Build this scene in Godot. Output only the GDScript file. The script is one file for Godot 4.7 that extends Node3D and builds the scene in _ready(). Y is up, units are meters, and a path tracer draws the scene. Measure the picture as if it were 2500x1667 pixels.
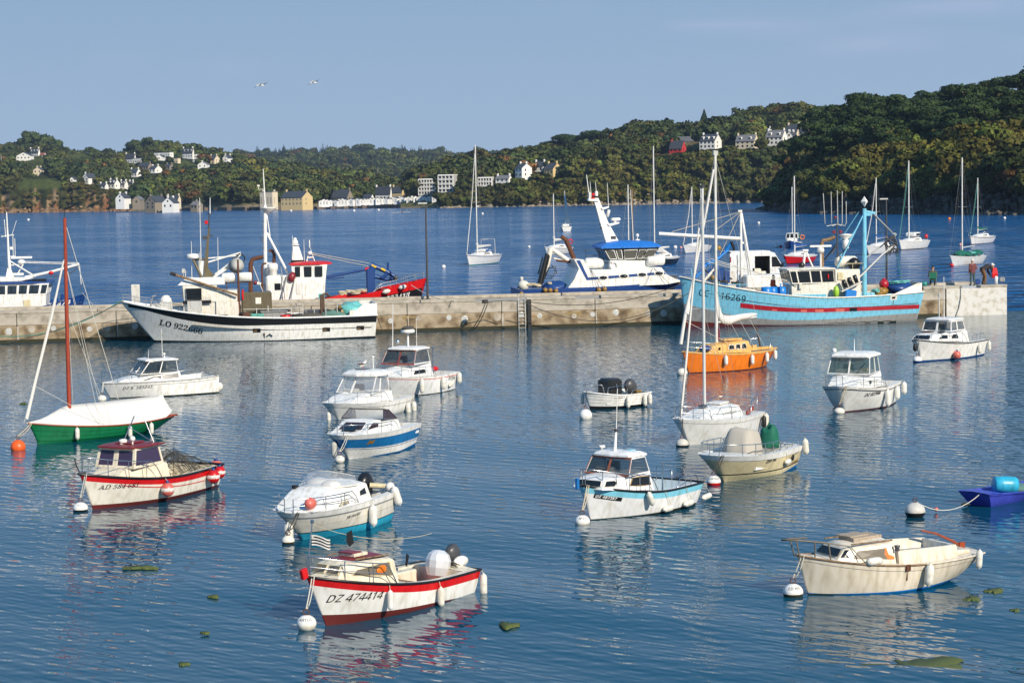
extends Node3D
# A small fishing harbour: boats on moorings in front of a concrete pier, a bay and wooded hills behind it. Metres, y up, the camera looks along -z.

const HIGH := 9.0
var eye: Basis
var M := {}
var taken := {}
var rng := RandomNumberGenerator.new()
var noise := FastNoiseLite.new()

# ------------------------------------------------------------------ measuring: where the line of sight through a point of the frame (2500 x 1667) meets the sea or a level above it
func look(x: float, y: float) -> Vector3:
	return eye * Vector3((x - 1250.0) / 5000.0,(833.5 - y) / 5000.0,-1.0)

func sea(x: float, y: float, high := 0.0) -> Vector3:
	var d := look(x, y)
	return Vector3(0, HIGH, 0) + d * ((high - HIGH) / d.y)

func frame_at(p: Vector3) -> Vector3:
	var q := eye.inverse() * (p - Vector3(0, HIGH, 0))
	return Vector3(1250.0 + 5000.0 * q.x / -q.z, 833.5 - 5000.0 * q.y / -q.z, -q.z)

# short hands for the long lists of places
func V(x: float, y: float, z: float) -> Vector3:
	return Vector3(x, y, z)

func S() -> Sh:
	return Sh.new()

# ------------------------------------------------------------------ naming
func numbered(parent: Node, called: String) -> String:
	var key := str(parent.get_instance_id()) + called
	var n: int = taken.get(key, 0)
	taken[key] = n + 1
	return called if n == 0 else "%s_%03d" % [called, n]

func add(parent: Node, o: Node, called: String) -> Node:
	o.name = numbered(parent, called)
	parent.add_child(o, true)
	return o

func tag(o: Node, label: String, category: String, group := "") -> Node:
	o.set_meta("label",label)
	o.set_meta("category",category)
	if group:
		o.set_meta("group",group)
	return o

func thing(called: String, label: String, category: String, at := Vector3.ZERO, turn := 0.0, group := "") -> Node3D:
	var o := Node3D.new()
	add(self, o, called)
	o.position = at
	o.rotation.y = turn
	tag(o, label, category, group)
	return o

func part(parent: Node, called: String, sh: Sh, m: Material, label := "") -> MeshInstance3D:
	var o := MeshInstance3D.new()
	o.mesh = sh.made()
	o.material_override = m
	add(parent, o, called)
	if label:
		o.set_meta("label",label)
	return o

func solo(called: String, label: String, category: String, sh: Sh, m: Material, at := Vector3.ZERO, turn := 0.0, group := "") -> MeshInstance3D:
	var o := part(self, called, sh, m)
	o.position = at
	o.rotation.y = turn
	tag(o, label, category, group)
	return o

func setting(called: String, sh: Sh, m: Material) -> MeshInstance3D:
	var o := part(self, called, sh, m)
	o.set_meta("kind","structure")
	return o

func copy(o: Node, called: String, label: String, at: Vector3, turn := 0.0, size := 1.0) -> Node3D:
	var c: Node3D = o.duplicate()
	c.name = numbered(self, called)
	add_child(c, true)
	c.position = at
	c.rotation.y = turn
	c.scale = Vector3.ONE * size
	c.set_meta("label",label)
	return c

# ------------------------------------------------------------------ shapes
class Sh:
	var st := SurfaceTool.new()
	var tint := Color.WHITE

	func _init() -> void:
		st.begin(Mesh.PRIMITIVE_TRIANGLES)
		st.set_smooth_group(-1)

	func soft(yes := true) -> Sh:
		st.set_smooth_group(0 if yes else -1)
		return self

	func tri(a: Vector3, b: Vector3, c: Vector3) -> void:
		st.add_vertex(a)
		st.add_vertex(b)
		st.add_vertex(c)

	func quad(a: Vector3, b: Vector3, c: Vector3, d: Vector3) -> void:
		tri(a, b, c)
		tri(a, c, d)

	func fan(ring: Array) -> void:
		var c := Vector3.ZERO
		for p in ring:
			c += p
		c /= ring.size()
		for i in ring.size():
			tri(c, ring[i], ring[(i + 1) % ring.size()])

	func loft(rings: Array, closed := true, cap0 := true, cap1 := true) -> Sh:
		var n: int = rings[0].size()
		for k in rings.size() - 1:
			var a: Array = rings[k]
			var b: Array = rings[k + 1]
			for i in (n if closed else n - 1):
				var j := (i + 1) % n
				quad(a[i], a[j], b[j], b[i])
		st.set_smooth_group(-1)
		if cap0:
			fan(rings[0])
		if cap1:
			fan(rings[-1])
		return self

	func box(c: Vector3, s: Vector3, b := Basis.IDENTITY, bev := -1.0) -> Sh:
		if bev < 0.0:
			bev = minf(minf(s.x, s.y), s.z) * 0.12
		var h := s * 0.5
		var rings := []
		for lv in [[-h.y, bev],[-h.y + bev, 0.0],[h.y - bev, 0.0],[h.y, bev]]:
			var ring := []
			var x: float = h.x - lv[1]
			var z: float = h.z - lv[1]
			for p in [[x - bev, -z],[x, -z + bev],[x, z - bev],[x - bev, z],[-x + bev, z],[-x, z - bev],[-x, -z + bev],[-x + bev, -z]]:
				ring.append(c + b * Vector3(p[0], lv[0], p[1]))
			rings.append(ring)
		st.set_smooth_group(-1)
		loft(rings)
		return self

	func tube(pts: Array, r := 0.02, r1 := -1.0, n := 6) -> Sh:
		var rings := []
		var up := Vector3.UP
		for i in pts.size():
			var d: Vector3 = (pts[mini(i + 1, pts.size() - 1)] - pts[maxi(i - 1,0)]).normalized()
			var side := d.cross(up if absf(d.dot(up)) < 0.9 else Vector3.RIGHT).normalized()
			var over := side.cross(d)
			var rr: float = r if r1 < 0.0 else lerpf(r, r1, float(i) / maxf(1.0, pts.size() - 1.0))
			var ring := []
			for k in n:
				var a := TAU * k / n
				ring.append(pts[i] + (side * cos(a) + over * sin(a)) * rr)
			rings.append(ring)
		st.set_smooth_group(0)
		loft(rings)
		return self

	func lathe(profile: Array, at := Vector3.ZERO, n := 16, b := Basis.IDENTITY, smooth := true) -> Sh:
		var rings := []
		for p in profile:
			var ring := []
			for k in n:
				var a := TAU * k / n
				ring.append(at + b * Vector3(p[0] * cos(a), p[1], p[0] * sin(a)))
			rings.append(ring)
		st.set_smooth_group(0 if smooth else -1)
		loft(rings)
		return self

	func ball(at: Vector3, r: Vector3, n := 14, b := Basis.IDENTITY) -> Sh:
		var rings := []
		for i in 9:
			var e := lerpf(-PI / 2, PI / 2, i / 8.0)
			var ring := []
			for k in n:
				var a := TAU * k / n
				var c := maxf(cos(e),0.02)
				ring.append(at + b * Vector3(r.x * c * cos(a), r.y * sin(e), r.z * c * sin(a)))
			rings.append(ring)
		st.set_smooth_group(0)
		loft(rings)
		return self

	# a flat outline in the x-y plane given thickness in z
	func plate(outline: Array, z0: float, z1: float, t := Transform3D.IDENTITY) -> Sh:
		var a := []
		var b := []
		for p in outline:
			a.append(t * Vector3(p[0], p[1], z0))
			b.append(t * Vector3(p[0], p[1], z1))
		st.set_smooth_group(-1)
		for i in a.size():
			var j := (i + 1) % a.size()
			quad(a[i], a[j], b[j], b[i])
		var flat := PackedVector2Array()
		for p in outline:
			flat.append(Vector2(p[0], p[1]))
		var f := Geometry2D.triangulate_polygon(flat)
		for i in range(0, f.size(),3):
			tri(a[f[i]], a[f[i + 1]], a[f[i + 2]])
			tri(b[f[i + 2]], b[f[i + 1]], b[f[i]])
		return self

	func made() -> ArrayMesh:
		st.generate_normals()
		st.index()
		return st.commit()

# a rope or wire that hangs between two points
func hang(a: Vector3, b: Vector3, sag: float, n := 10) -> Array:
	var out := []
	for i in n + 1:
		var t := float(i) / n
		out.append(a.lerp(b, t) - Vector3(0, sag * 4.0 * t * (1.0 - t),0))
	return out

# ------------------------------------------------------------------ materials (base colours are linear)
func lin(r: float, g: float, b: float, a := 1.0) -> Color:
	var c := Color(r, g, b).linear_to_srgb()
	c.a = a
	return c

func noise_texture(size: int, freq: float, octaves: int, lo: Color, hi: Color, seed_ := 1, mid := Color(0,0,0,0)) -> NoiseTexture2D:
	var t := NoiseTexture2D.new()
	var n := FastNoiseLite.new()
	n.seed = seed_
	n.noise_type = FastNoiseLite.TYPE_SIMPLEX_SMOOTH
	n.frequency = freq
	n.fractal_octaves = octaves
	t.noise = n
	t.width = size
	t.height = size
	t.seamless = true
	t.generate_mipmaps = false
	var g := Gradient.new()
	g.set_color(0, lo)
	g.set_color(1, hi)
	if mid.a > 0.0:
		g.add_point(0.5, mid)
	t.color_ramp = g
	return t

func mat(called: String, c: Color, rough := 0.5, metal := 0.0, tex: Texture2D = null, size := 1.0) -> StandardMaterial3D:
	var m := StandardMaterial3D.new()
	m.resource_name = called
	m.albedo_color = c
	m.roughness = rough
	m.metallic = metal
	if tex:
		m.albedo_texture = tex
		m.uv1_triplanar = true
		m.uv1_scale = Vector3.ONE / size
	M[called] = m
	return m

func materials() -> void:
	var worn := noise_texture(512,0.012,6, Color(0.80,0.78,0.72), Color(1,1,1),3, Color(0.985,0.985,0.98))
	var stain := noise_texture(512,0.01,6, Color(0.5,0.46,0.4), Color(1,1,1),8, Color(0.86,0.84,0.8))
	var cloth := noise_texture(512,0.05,4, Color(0.85,0.85,0.85), Color(1,1,1),5)
	M.worn = worn
	for p in [
		["white",0.82,0.81,0.79],["cool_white",0.80,0.80,0.81],["cream",0.76,0.68,0.54],["ivory",0.79,0.75,0.67],["dirty_white",0.60,0.58,0.54],["beige",0.66,0.57,0.36],["red",0.62,0.010,0.012],
		["red_brown",0.13,0.022,0.018],["maroon",0.22,0.02,0.03],["black",0.012,0.012,0.013],["navy",0.012,0.05,0.19],["blue",0.008,0.15,0.45],["bright_blue",0.01,0.20,0.62],["sky_blue",0.22,0.60,0.78],
		["aqua",0.03,0.40,0.62],["orange",0.78,0.19,0.012],["amber",0.74,0.43,0.13],["green",0.003,0.15,0.055],["grey",0.30,0.30,0.30],["pale_grey",0.52,0.52,0.50],["dark_grey",0.06,0.06,0.065],["indigo",0.055,0.075,0.52],
		["varnish",0.30,0.055,0.012],["mustard",0.30,0.17,0.03],["salmon",0.70,0.16,0.13],["pink",0.75,0.36,0.33],["brown",0.10,0.06,0.035],["khaki",0.13,0.105,0.06],["teal",0.02,0.24,0.22],["turquoise",0.16,0.52,0.50],["plum",0.20,0.03,0.06],["yellow",0.75,0.50,0.02],["lime",0.35,0.6,0.05],
	]:
		mat(p[0], lin(p[1], p[2], p[3]),0.38,0.0, worn, 2.3)
		M[p[0]].uv1_scale = Vector3(0.8,0.22,0.8)
	M.black.roughness = 0.32
	for n in ["black","dark_grey","navy","red_brown"]:
		M[n].albedo_texture = null
	mat("bare_wood",lin(0.32,0.21,0.12),0.7,0.0, stain, 0.8)
	mat("rust",lin(0.16,0.06,0.03),0.8,0.0, stain, 0.5)
	mat("weed",lin(0.035,0.035,0.012),0.8,0.0, stain, 0.5)
	mat("steel",lin(0.62,0.62,0.62),0.28,1.0)
	mat("spar",lin(0.62,0.62,0.60),0.4,0.15)
	mat("wire",lin(0.30,0.30,0.29),0.45,0.5)
	mat("rope",lin(0.55,0.47,0.33),0.9)
	mat("pale_rope",lin(0.62,0.60,0.52),0.9)
	mat("dark_rope",lin(0.07,0.065,0.055),0.9)
	mat("green_rope",lin(0.05,0.24,0.19),0.9)
	mat("net",lin(0.10,0.20,0.17),0.95)
	mat("black_rubber",lin(0.012,0.012,0.012),0.5)
	mat("canvas",lin(0.76,0.74,0.70),0.85,0.0, cloth, 0.6)
	mat("grey_canvas",lin(0.52,0.48,0.41),0.85,0.0, cloth, 0.6)
	mat("blue_canvas",lin(0.02,0.10,0.36),0.8,0.0, cloth, 0.6)
	mat("green_canvas",lin(0.006,0.15,0.09),0.75,0.0, cloth, 0.6)
	mat("foil",lin(0.72,0.72,0.73),0.35,0.25)
	mat("fender",lin(0.74,0.72,0.66),0.45,0.0, worn, 0.9)
	mat("skin",lin(0.42,0.24,0.16),0.6)
	for p in [["glass",0.02,0.03,0.035,0.62],["clear",0.6,0.6,0.6,0.24],["smoked",0.035,0.015,0.03,0.85]]:
		var g := mat(p[0], lin(p[1], p[2], p[3], p[4]),0.05)
		g.transparency = BaseMaterial3D.TRANSPARENCY_ALPHA
	mat("dark_glass",lin(0.012,0.014,0.016),0.07)
	mat("violet_glass",lin(0.045,0.03,0.07),0.12)

func _ready() -> void:
	# camera, sky, sun, exposure
	rng.seed = 20
	noise.seed = 5
	noise.noise_type = FastNoiseLite.TYPE_SIMPLEX_SMOOTH
	noise.frequency = 0.01
	noise.fractal_octaves = 4
	var cam := Camera3D.new()
	cam.name = "camera"
	cam.fov = rad_to_deg(2.0 * atan(833.5 / 5000.0))
	cam.near = 0.5
	cam.far = 9000.0
	cam.position = Vector3(0, HIGH, 0)
	cam.basis = Basis(Vector3.RIGHT, -atan(365.5 / 5000.0)) * Basis(Vector3.BACK, deg_to_rad(-1.12))
	eye = cam.basis
	add_child(cam)
	cam.current = true
	var sky_look := ProceduralSkyMaterial.new()
	sky_look.sky_top_color = lin(0.05,0.215,0.46)
	sky_look.sky_horizon_color = lin(0.345,0.455,0.60)
	sky_look.sky_curve = 0.18
	sky_look.ground_horizon_color = lin(0.10,0.17,0.24)
	sky_look.ground_bottom_color = lin(0.03,0.07,0.11)
	sky_look.sky_cover = thin_clouds()
	sky_look.sky_cover_modulate = Color(1,1,1,1)
	var sky := Sky.new()
	sky.sky_material = sky_look
	var env := Environment.new()
	env.background_mode = Environment.BG_SKY
	env.sky = sky
	env.tonemap_mode = Environment.TONE_MAPPER_LINEAR
	env.tonemap_exposure = 1.1
	env.sdfgi_enabled = true
	env.ssao_enabled = true
	env.ssil_enabled = true
	env.fog_enabled = true
	env.fog_density = 0.00005
	env.fog_light_color = lin(0.50,0.68,0.95)
	var around := WorldEnvironment.new()
	around.name = "surroundings"
	around.environment = env
	add_child(around)
	var sun := DirectionalLight3D.new()
	sun.name = "sun"
	sun.light_color = Color(1.0,0.955,0.88)
	sun.light_energy = 1.6
	sun.light_angular_distance = 0.5
	sun.shadow_enabled = true
	sun.sky_mode = DirectionalLight3D.SKY_MODE_LIGHT_ONLY
	# from behind the camera's right shoulder, an afternoon height
	sun.basis = Basis.looking_at(Vector3(-0.50,-0.52,-0.70))
	add_child(sun)
	materials()
	more_materials()
	water()
	pier()
	bay_shores()
	boats()
	bay_boats()
	quay_life()

func thin_clouds() -> ImageTexture:
	# a few faint wisps low in the sky, none elsewhere stronger than another
	var im := Image.create(2048,1024, false, Image.FORMAT_RGBA8)
	im.fill(Color(0,0,0,0))
	var n := FastNoiseLite.new()
	n.seed = 31
	n.frequency = 0.006
	n.fractal_octaves = 5
	for j in range(330,512):
		var e := 0.5 - (j + 0.5) / 1024.0     # share of a half turn above the horizon
		for i in 2048:
			var v := n.get_noise_3d(i * 0.55, e * 9000.0,0.0) * 0.75 + 0.35 * n.get_noise_3d(i * 2.4, e * 26000.0,40.0)
			var a := smoothstep(0.17,0.5, v) * smoothstep(0.0,0.012, e) * 0.55
			if a > 0.0:
				im.set_pixel(i, j, Color(0.36,0.30,0.36, a))
	# the two wisps over the right hill
	for w in [[1815.0,60.0,170.0,16.0,0.55],[2130.0,112.0,190.0,24.0,0.35],[1660.0,68.0,60.0,8.0,0.3],[290.0,140.0,90.0,10.0,0.22],[550.0,165.0,120.0,22.0,0.12]]:
		var d := look(w[0], w[1])
		var e := asin(d.normalized().y) / PI
		var a := atan2(d.x, -d.z) / TAU
		var cx := a * 2048.0
		var cy := (0.5 - e) * 1024.0
		var rx: float = w[2] / 5000.0 / TAU * 2048.0
		var ry: float = w[3] / 5000.0 / PI * 1024.0
		for j in range(int(cy - 8), int(cy + 9)):
			for i in range(int(cx - rx * 1.5), int(cx + rx * 1.5) + 1):
				var q := Vector2((i + 0.5 - cx) / rx, (j + 0.5 - cy) / ry).length()
				var v: float = smoothstep(1.25,0.1, q) * 1.5 * w[4] * (0.75 + 0.6 * n.get_noise_2d(i * 9.0, j * 40.0))
				var o := im.get_pixel(posmod(i, 2048), j)
				im.set_pixel(posmod(i, 2048), j, Color(0.40,0.31,0.33, clampf(o.a + v, 0.0,1.0)))
	return ImageTexture.create_from_image(im)

# ------------------------------------------------------------------ water
const PIER_A := Vector3(-32.6,0,-130.3)
const PIER_B := Vector3(33.8,0,-139.3)

func pier_depth(x: float) -> float:
	return 130.3 + (x + 32.6) * 9.0 / 66.4

# the height of ripples over one tile, from waves that fit it a whole number of times; returns the picture and its range in metres
func ripples(tile: Vector2, short: float, long: float, count: int, slope: float, heading: float, spread: float, gusts: float) -> Array:
	var r := RandomNumberGenerator.new()
	r.seed = 77
	var n := 512
	var h := PackedFloat32Array()
	h.resize(n * n)
	var sums := PackedFloat32Array()
	for i in count:
		var length := short * pow(long / short, i / float(count - 1))
		var a := heading + r.randfn() * spread
		var kx := roundi(tile.x / length * sin(a))
		var kz := roundi(tile.y / length * cos(a))
		var amp := slope / sqrt(count * 0.5) * length / TAU
		var ph := r.randf() * TAU
		var cx := PackedFloat32Array()
		var sx := PackedFloat32Array()
		for j in n:
			cx.append(amp * cos(TAU * kx * j / n + ph))
			sx.append(amp * sin(TAU * kx * j / n + ph))
		for y in n:
			var c := cos(TAU * kz * y / n)
			var s := sin(TAU * kz * y / n)
			var row := y * n
			for x in n:
				h[row + x] += sx[x] * c + cx[x] * s
	if gusts > 0.0:
		var g := FastNoiseLite.new()
		g.seed = 3
		g.frequency = 0.004
		g.fractal_octaves = 3
		var im := g.get_seamless_image(n, n)
		for y in n:
			for x in n:
				h[y * n + x] *= 1.0 - gusts + 2.0 * gusts * smoothstep(0.35,0.65, im.get_pixel(x / 3, y).r)
	var lo := 1e9
	var hi := -1e9
	for v in h:
		lo = minf(lo, v)
		hi = maxf(hi, v)
	for i in h.size():
		h[i] = (h[i] - lo) / (hi - lo)
	return [ImageTexture.create_from_image(Image.create_from_data(n, n, false, Image.FORMAT_RF, h.to_byte_array())), hi - lo]

func water() -> void:
	for q in [["harbour_water",lin(0.003,0.060,0.105),Vector2(11,6.5),0.16,0.85,30,0.043,-0.66,0.38,0.0],["bay_water",lin(0.006,0.085,0.24),Vector2(110,150),1.3,7.0,26,0.34,0.15,0.6,0.55]]:
		var w := ripples(q[2], q[3], q[4], q[5], q[6], q[7], q[8], q[9])
		var m := mat(q[0], q[1],0.03)
		m.metallic_specular = 0.4 if q[0] == "harbour_water" else 0.18
		m.heightmap_enabled = true
		m.heightmap_texture = w[0]
		m.heightmap_scale = w[1] * 100.0
		m.uv1_triplanar = true
		m.uv1_world_triplanar = true
		m.uv1_scale = Vector3(1.0 / q[2].x, 1.0,1.0 / q[2].y)
	M.bay_water.roughness = 0.12
	var waves := []
	var r := RandomNumberGenerator.new()
	r.seed = 9
	for i in 18:
		var length := 0.75 * pow(1.17, i)
		var a := -0.6 + r.randf_range(-0.5,0.5)
		var k := TAU / length
		waves.append([sin(a) * k, cos(a) * k, r.randf() * TAU, 0.0020 * length * r.randf_range(0.6,1.2), length])
	sheet("harbour_water",9.0,0.0, waves, 1.0,420,400,M.harbour_water)
	sheet("bay_water",0.0,5200.0, waves, 2.0,150,260,M.bay_water)

func sheet(called: String, near: float, far: float, waves: Array, strong: float, rows: int, cols: int, m: Material) -> void:
	var st := SurfaceTool.new()
	st.begin(Mesh.PRIMITIVE_TRIANGLES)
	st.set_smooth_group(0)
	for i in cols + 2:
		var a := lerpf(-0.33,0.33,(i - 1.0) / (cols - 1.0))
		if i == 0:
			a = -1.6
		elif i == cols + 1:
			a = 1.6
		# where this line of sight meets the middle of the pier's line
		var mid := (130.3 + 32.6 * 9.0 / 66.4 + 3.0) / (1.0 - a * 9.0 / 66.4)
		for j in rows:
			var t := j / (rows - 1.0)
			var d0 := near if near > 0.0 else mid
			var d1 := far if far > 0.0 else mid
			var d := 1.0 / lerpf(1.0 / d0,1.0 / d1, t)
			if near > 0.0:
				d = 1.0 / lerpf(1.0 / 36.0,1.0 / d1,(t - 0.05) / 0.95) if t > 0.05 else lerpf(near, 36.0, t / 0.05)
			var p := Vector3(a * d, 0,-d)
			var step := maxf(d * 0.66 / cols, d * d * 0.0007 * 420.0 / rows)
			if i > 0 and i <= cols:
				for w in waves:
					if w[4] > step * 1.6:
						p.y += strong * w[3] * sin(p.x * w[0] + p.z * w[1] + w[2]) * minf(1.0,(w[4] / step - 1.6))
				p.y *= 1.0 if absf(d - mid) > 1.0 else 0.0
			st.add_vertex(p)
	for i in cols + 1:
		for j in rows - 1:
			var a := i * rows + j
			for k in [a, a + 1, a + rows + 1, a, a + rows + 1, a + rows]:
				st.add_index(k)
	st.generate_normals()
	var o := MeshInstance3D.new()
	o.mesh = st.commit()
	o.material_override = m
	add(self, o, called)
	o.set_meta("kind","structure")

# ------------------------------------------------------------------ the pier
func pier() -> void:
	var stained := mat("stained_concrete",lin(0.45,0.38,0.28),0.9,0.0, noise_texture(1024,0.007,6, Color(0.42,0.36,0.30), Color(1,1,1),61, Color(0.80,0.76,0.70)),7.0)
	stained.uv1_world_triplanar = true
	var pale := mat("concrete",lin(0.50,0.455,0.38),0.9,0.0, noise_texture(512,0.01,6, Color(0.66,0.65,0.63), Color(1,1,1),62, Color(0.92,0.91,0.9)),5.0)
	pale.uv1_world_triplanar = true
	var new_m := mat("new_concrete",lin(0.64,0.62,0.58),0.85,0.0,M.worn, 4.0)
	mat("lichen",lin(0.42,0.30,0.13),0.9,0.0, noise_texture(256,0.05,4, Color(0.6,0.6,0.6), Color(1,1,1),63),2.0)
	var whole := (PIER_B - PIER_A).length()
	var u := (PIER_B - PIER_A) / whole
	var turn := atan2(-u.z, u.x)
	var p := thing("pier","long low concrete pier with stained lower wall running across the harbour","pier",PIER_A, turn)
	# local axes: x along, z towards the camera
	var core := Sh.new()
	core.box(Vector3((whole - 25.0) * 0.5,0.2,-2.9),Vector3(whole + 25.0,3.2,5.0), Basis.IDENTITY, 0.02)
	part(p,"core",core, pale)
	var x := -24.0
	var k := 0
	while x < whole - 6.0:
		var w := minf(6.25, whole - 4.35 - x)
		part(p,"lower_wall_panel",Sh.new().box(Vector3(x + w * 0.5,0.05,-0.2),Vector3(w - 0.05,2.1,0.44), Basis.IDENTITY, 0.03), stained)
		part(p,"upper_wall_panel",Sh.new().box(Vector3(x + w * 0.5,1.465,-0.22),Vector3(w - 0.04,0.72,0.44), Basis.IDENTITY, 0.025), pale)
		x += w
		k += 1
	part(p,"end_block",Sh.new().box(Vector3(whole - 2.15,0.4,-2.75),Vector3(4.3,2.9,5.55), Basis.IDENTITY, 0.03), new_m,"whitish new concrete block at the head of the pier")
	# coping slabs along the edge, with gaps
	var along_face := func(px: float) -> float:
		var d := look(px, 740.0 - px * 0.018)
		var n := Vector3(-u.z, 0, u.x)
		return p.to_local(Vector3(0, HIGH, 0) + d * (PIER_A.dot(n) / d.dot(n))).x
	for q in [[-130,235],[236,400],[402,560],[562,720],[722,880],[882,1024],[1026,1161],[1284,1405],[1467,1607],[1625,1790],[1792,1960],[1962,2110],[2112,2250],[2255,2352],[2395,2461]]:
		var a: float = along_face.call(q[0])
		var b: float = along_face.call(q[1])
		part(p,"coping_slab",Sh.new().box(Vector3((a + b) * 0.5,1.94,-0.42),Vector3(b - a - 0.02,0.2,0.85), Basis.IDENTITY, 0.02), pale)
	for q in [[-25.0, whole - 30.0],[whole - 29.9, whole]]:
		part(p,"rear_kerb",Sh.new().box(Vector3((q[0] + q[1]) * 0.5,1.92,-5.2),Vector3(q[1] - q[0],0.22,0.5), Basis.IDENTITY, 0.02), pale)
	part(p,"weed_band",Sh.new().box(Vector3((whole - 29.3) * 0.5,0.05,0.026),Vector3(whole + 20.0,0.3,0.02), Basis.IDENTITY, 0.005),M.weed)
	# round grouted anchor heads in the wall
	for i in 46:
		var ax := -23.0 + i * 1.66 + 0.35 * sin(i * 2.3)
		if ax > whole - 5.0:
			continue
		var ay := 0.80 + 0.07 * sin(i * 1.7)
		part(p,"anchor_head",Sh.new().lathe([[0.0,0.0],[0.2 + 0.04 * sin(i),0.0],[0.18,0.012],[0.0,0.014]],Vector3(ax, ay, 0.02),12, Basis(Vector3.RIGHT, PI / 2), false),M.pale_grey if i % 3 else pale)
	# lichen patches
	for i in 14:
		var ax := rng.randf_range(-22.0, whole - 6.0)
		var ring := []
		var c := Vector2(ax, rng.randf_range(0.62,0.98))
		for j in 12:
			var a := TAU * j / 12.0
			var rr := rng.randf_range(0.4,1.0)
			ring.append([c.x + cos(a) * rr * 0.75, c.y + sin(a) * rr * 0.17])
		part(p,"lichen_patch",Sh.new().plate(ring, 0.018,0.024),M.lichen)
	# iron ladder in a dark slot, timber fender pile beside it
	var lx := p.to_local(sea(1271,800)).x
	var l := Sh.new()
	for s in [-0.22,0.22]:
		l.tube([Vector3(lx + s, -0.3,0.12),Vector3(lx + s, 2.0,0.12),Vector3(lx + s, 2.25,-0.1),Vector3(lx + s, 2.2,-0.5)],0.028)
	for i in 9:
		l.tube([Vector3(lx - 0.24,0.05 + i * 0.24,0.12),Vector3(lx + 0.24,0.05 + i * 0.24,0.12)],0.02)
	part(p,"ladder",l, M.pale_grey)
	part(p,"fender_pile",Sh.new().box(Vector3(lx + 0.5,0.75,0.08),Vector3(0.26,2.3,0.2)),M.black_rubber)
	for i in 4:
		part(p,"cable_drop",Sh.new().tube([Vector3(whole - 3.3,2.05,-0.6),Vector3(whole - 3.28,2.0,0.08),Vector3(whole - 3.3 + 0.02 * i, 1.2,0.09),Vector3(whole - 3.45 - 0.04 * i, 0.5,0.09),Vector3(whole - 3.7,-0.1,0.09)],0.03),M.grey)
		break
	# thin rusty drips below the joints
	for i in 16:
		var ax := -24.0 + 6.25 * (i % 14) + (0.0 if i < 14 else 2.7)
		if ax < whole - 6.0:
			part(p,"rust_streak",Sh.new().box(Vector3(ax + 0.06,0.55,0.022),Vector3(rng.randf_range(0.05,0.14),0.95,0.006), Basis.IDENTITY, 0.001), pale)
	# upright concrete blocks that hold the bollards
	for q in [[330.5,735,704,"pale upright concrete block on the pier behind the white trawler's bow"],[1786,700,660,"pale upright concrete block on the pier in front of the white van"]]:
		var at := sea(q[0], q[1],2.0) - Vector3(0,0.1,0)
		var t: float = 1.25
		solo("concrete_block",q[3],"concrete block",Sh.new().box(Vector3(0, t * 0.5,0),Vector3(0.58, t, 0.45), Basis.IDENTITY, 0.03), new_m, at, turn)
	# lamp posts
	for q in [[1044,729,6.5,"tall thin dark lamp post on the pier beside the red trawler's bow"],[2166,686,6.1,"dark lamp post on the pier behind the light blue fishing boat"]]:
		var at := sea(q[0], q[1],1.9)
		at.y = 1.8
		var lp := thing("lamp_post",q[3],"lamp post",at, turn,"lamp posts on the pier")
		part(lp,"pole",Sh.new().tube([Vector3.ZERO, Vector3(0, q[2] * 0.5,0),Vector3(0, q[2],0)],0.09,0.055,10),M.dark_grey)
		part(lp,"base_plate",Sh.new().box(Vector3(0,0.05,0),Vector3(0.4,0.1,0.4)),M.dark_grey)
		part(lp,"lamp_head",Sh.new().box(Vector3(-0.22, q[2] + 0.04,0),Vector3(0.62,0.1,0.26)),M.pale_grey)

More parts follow.
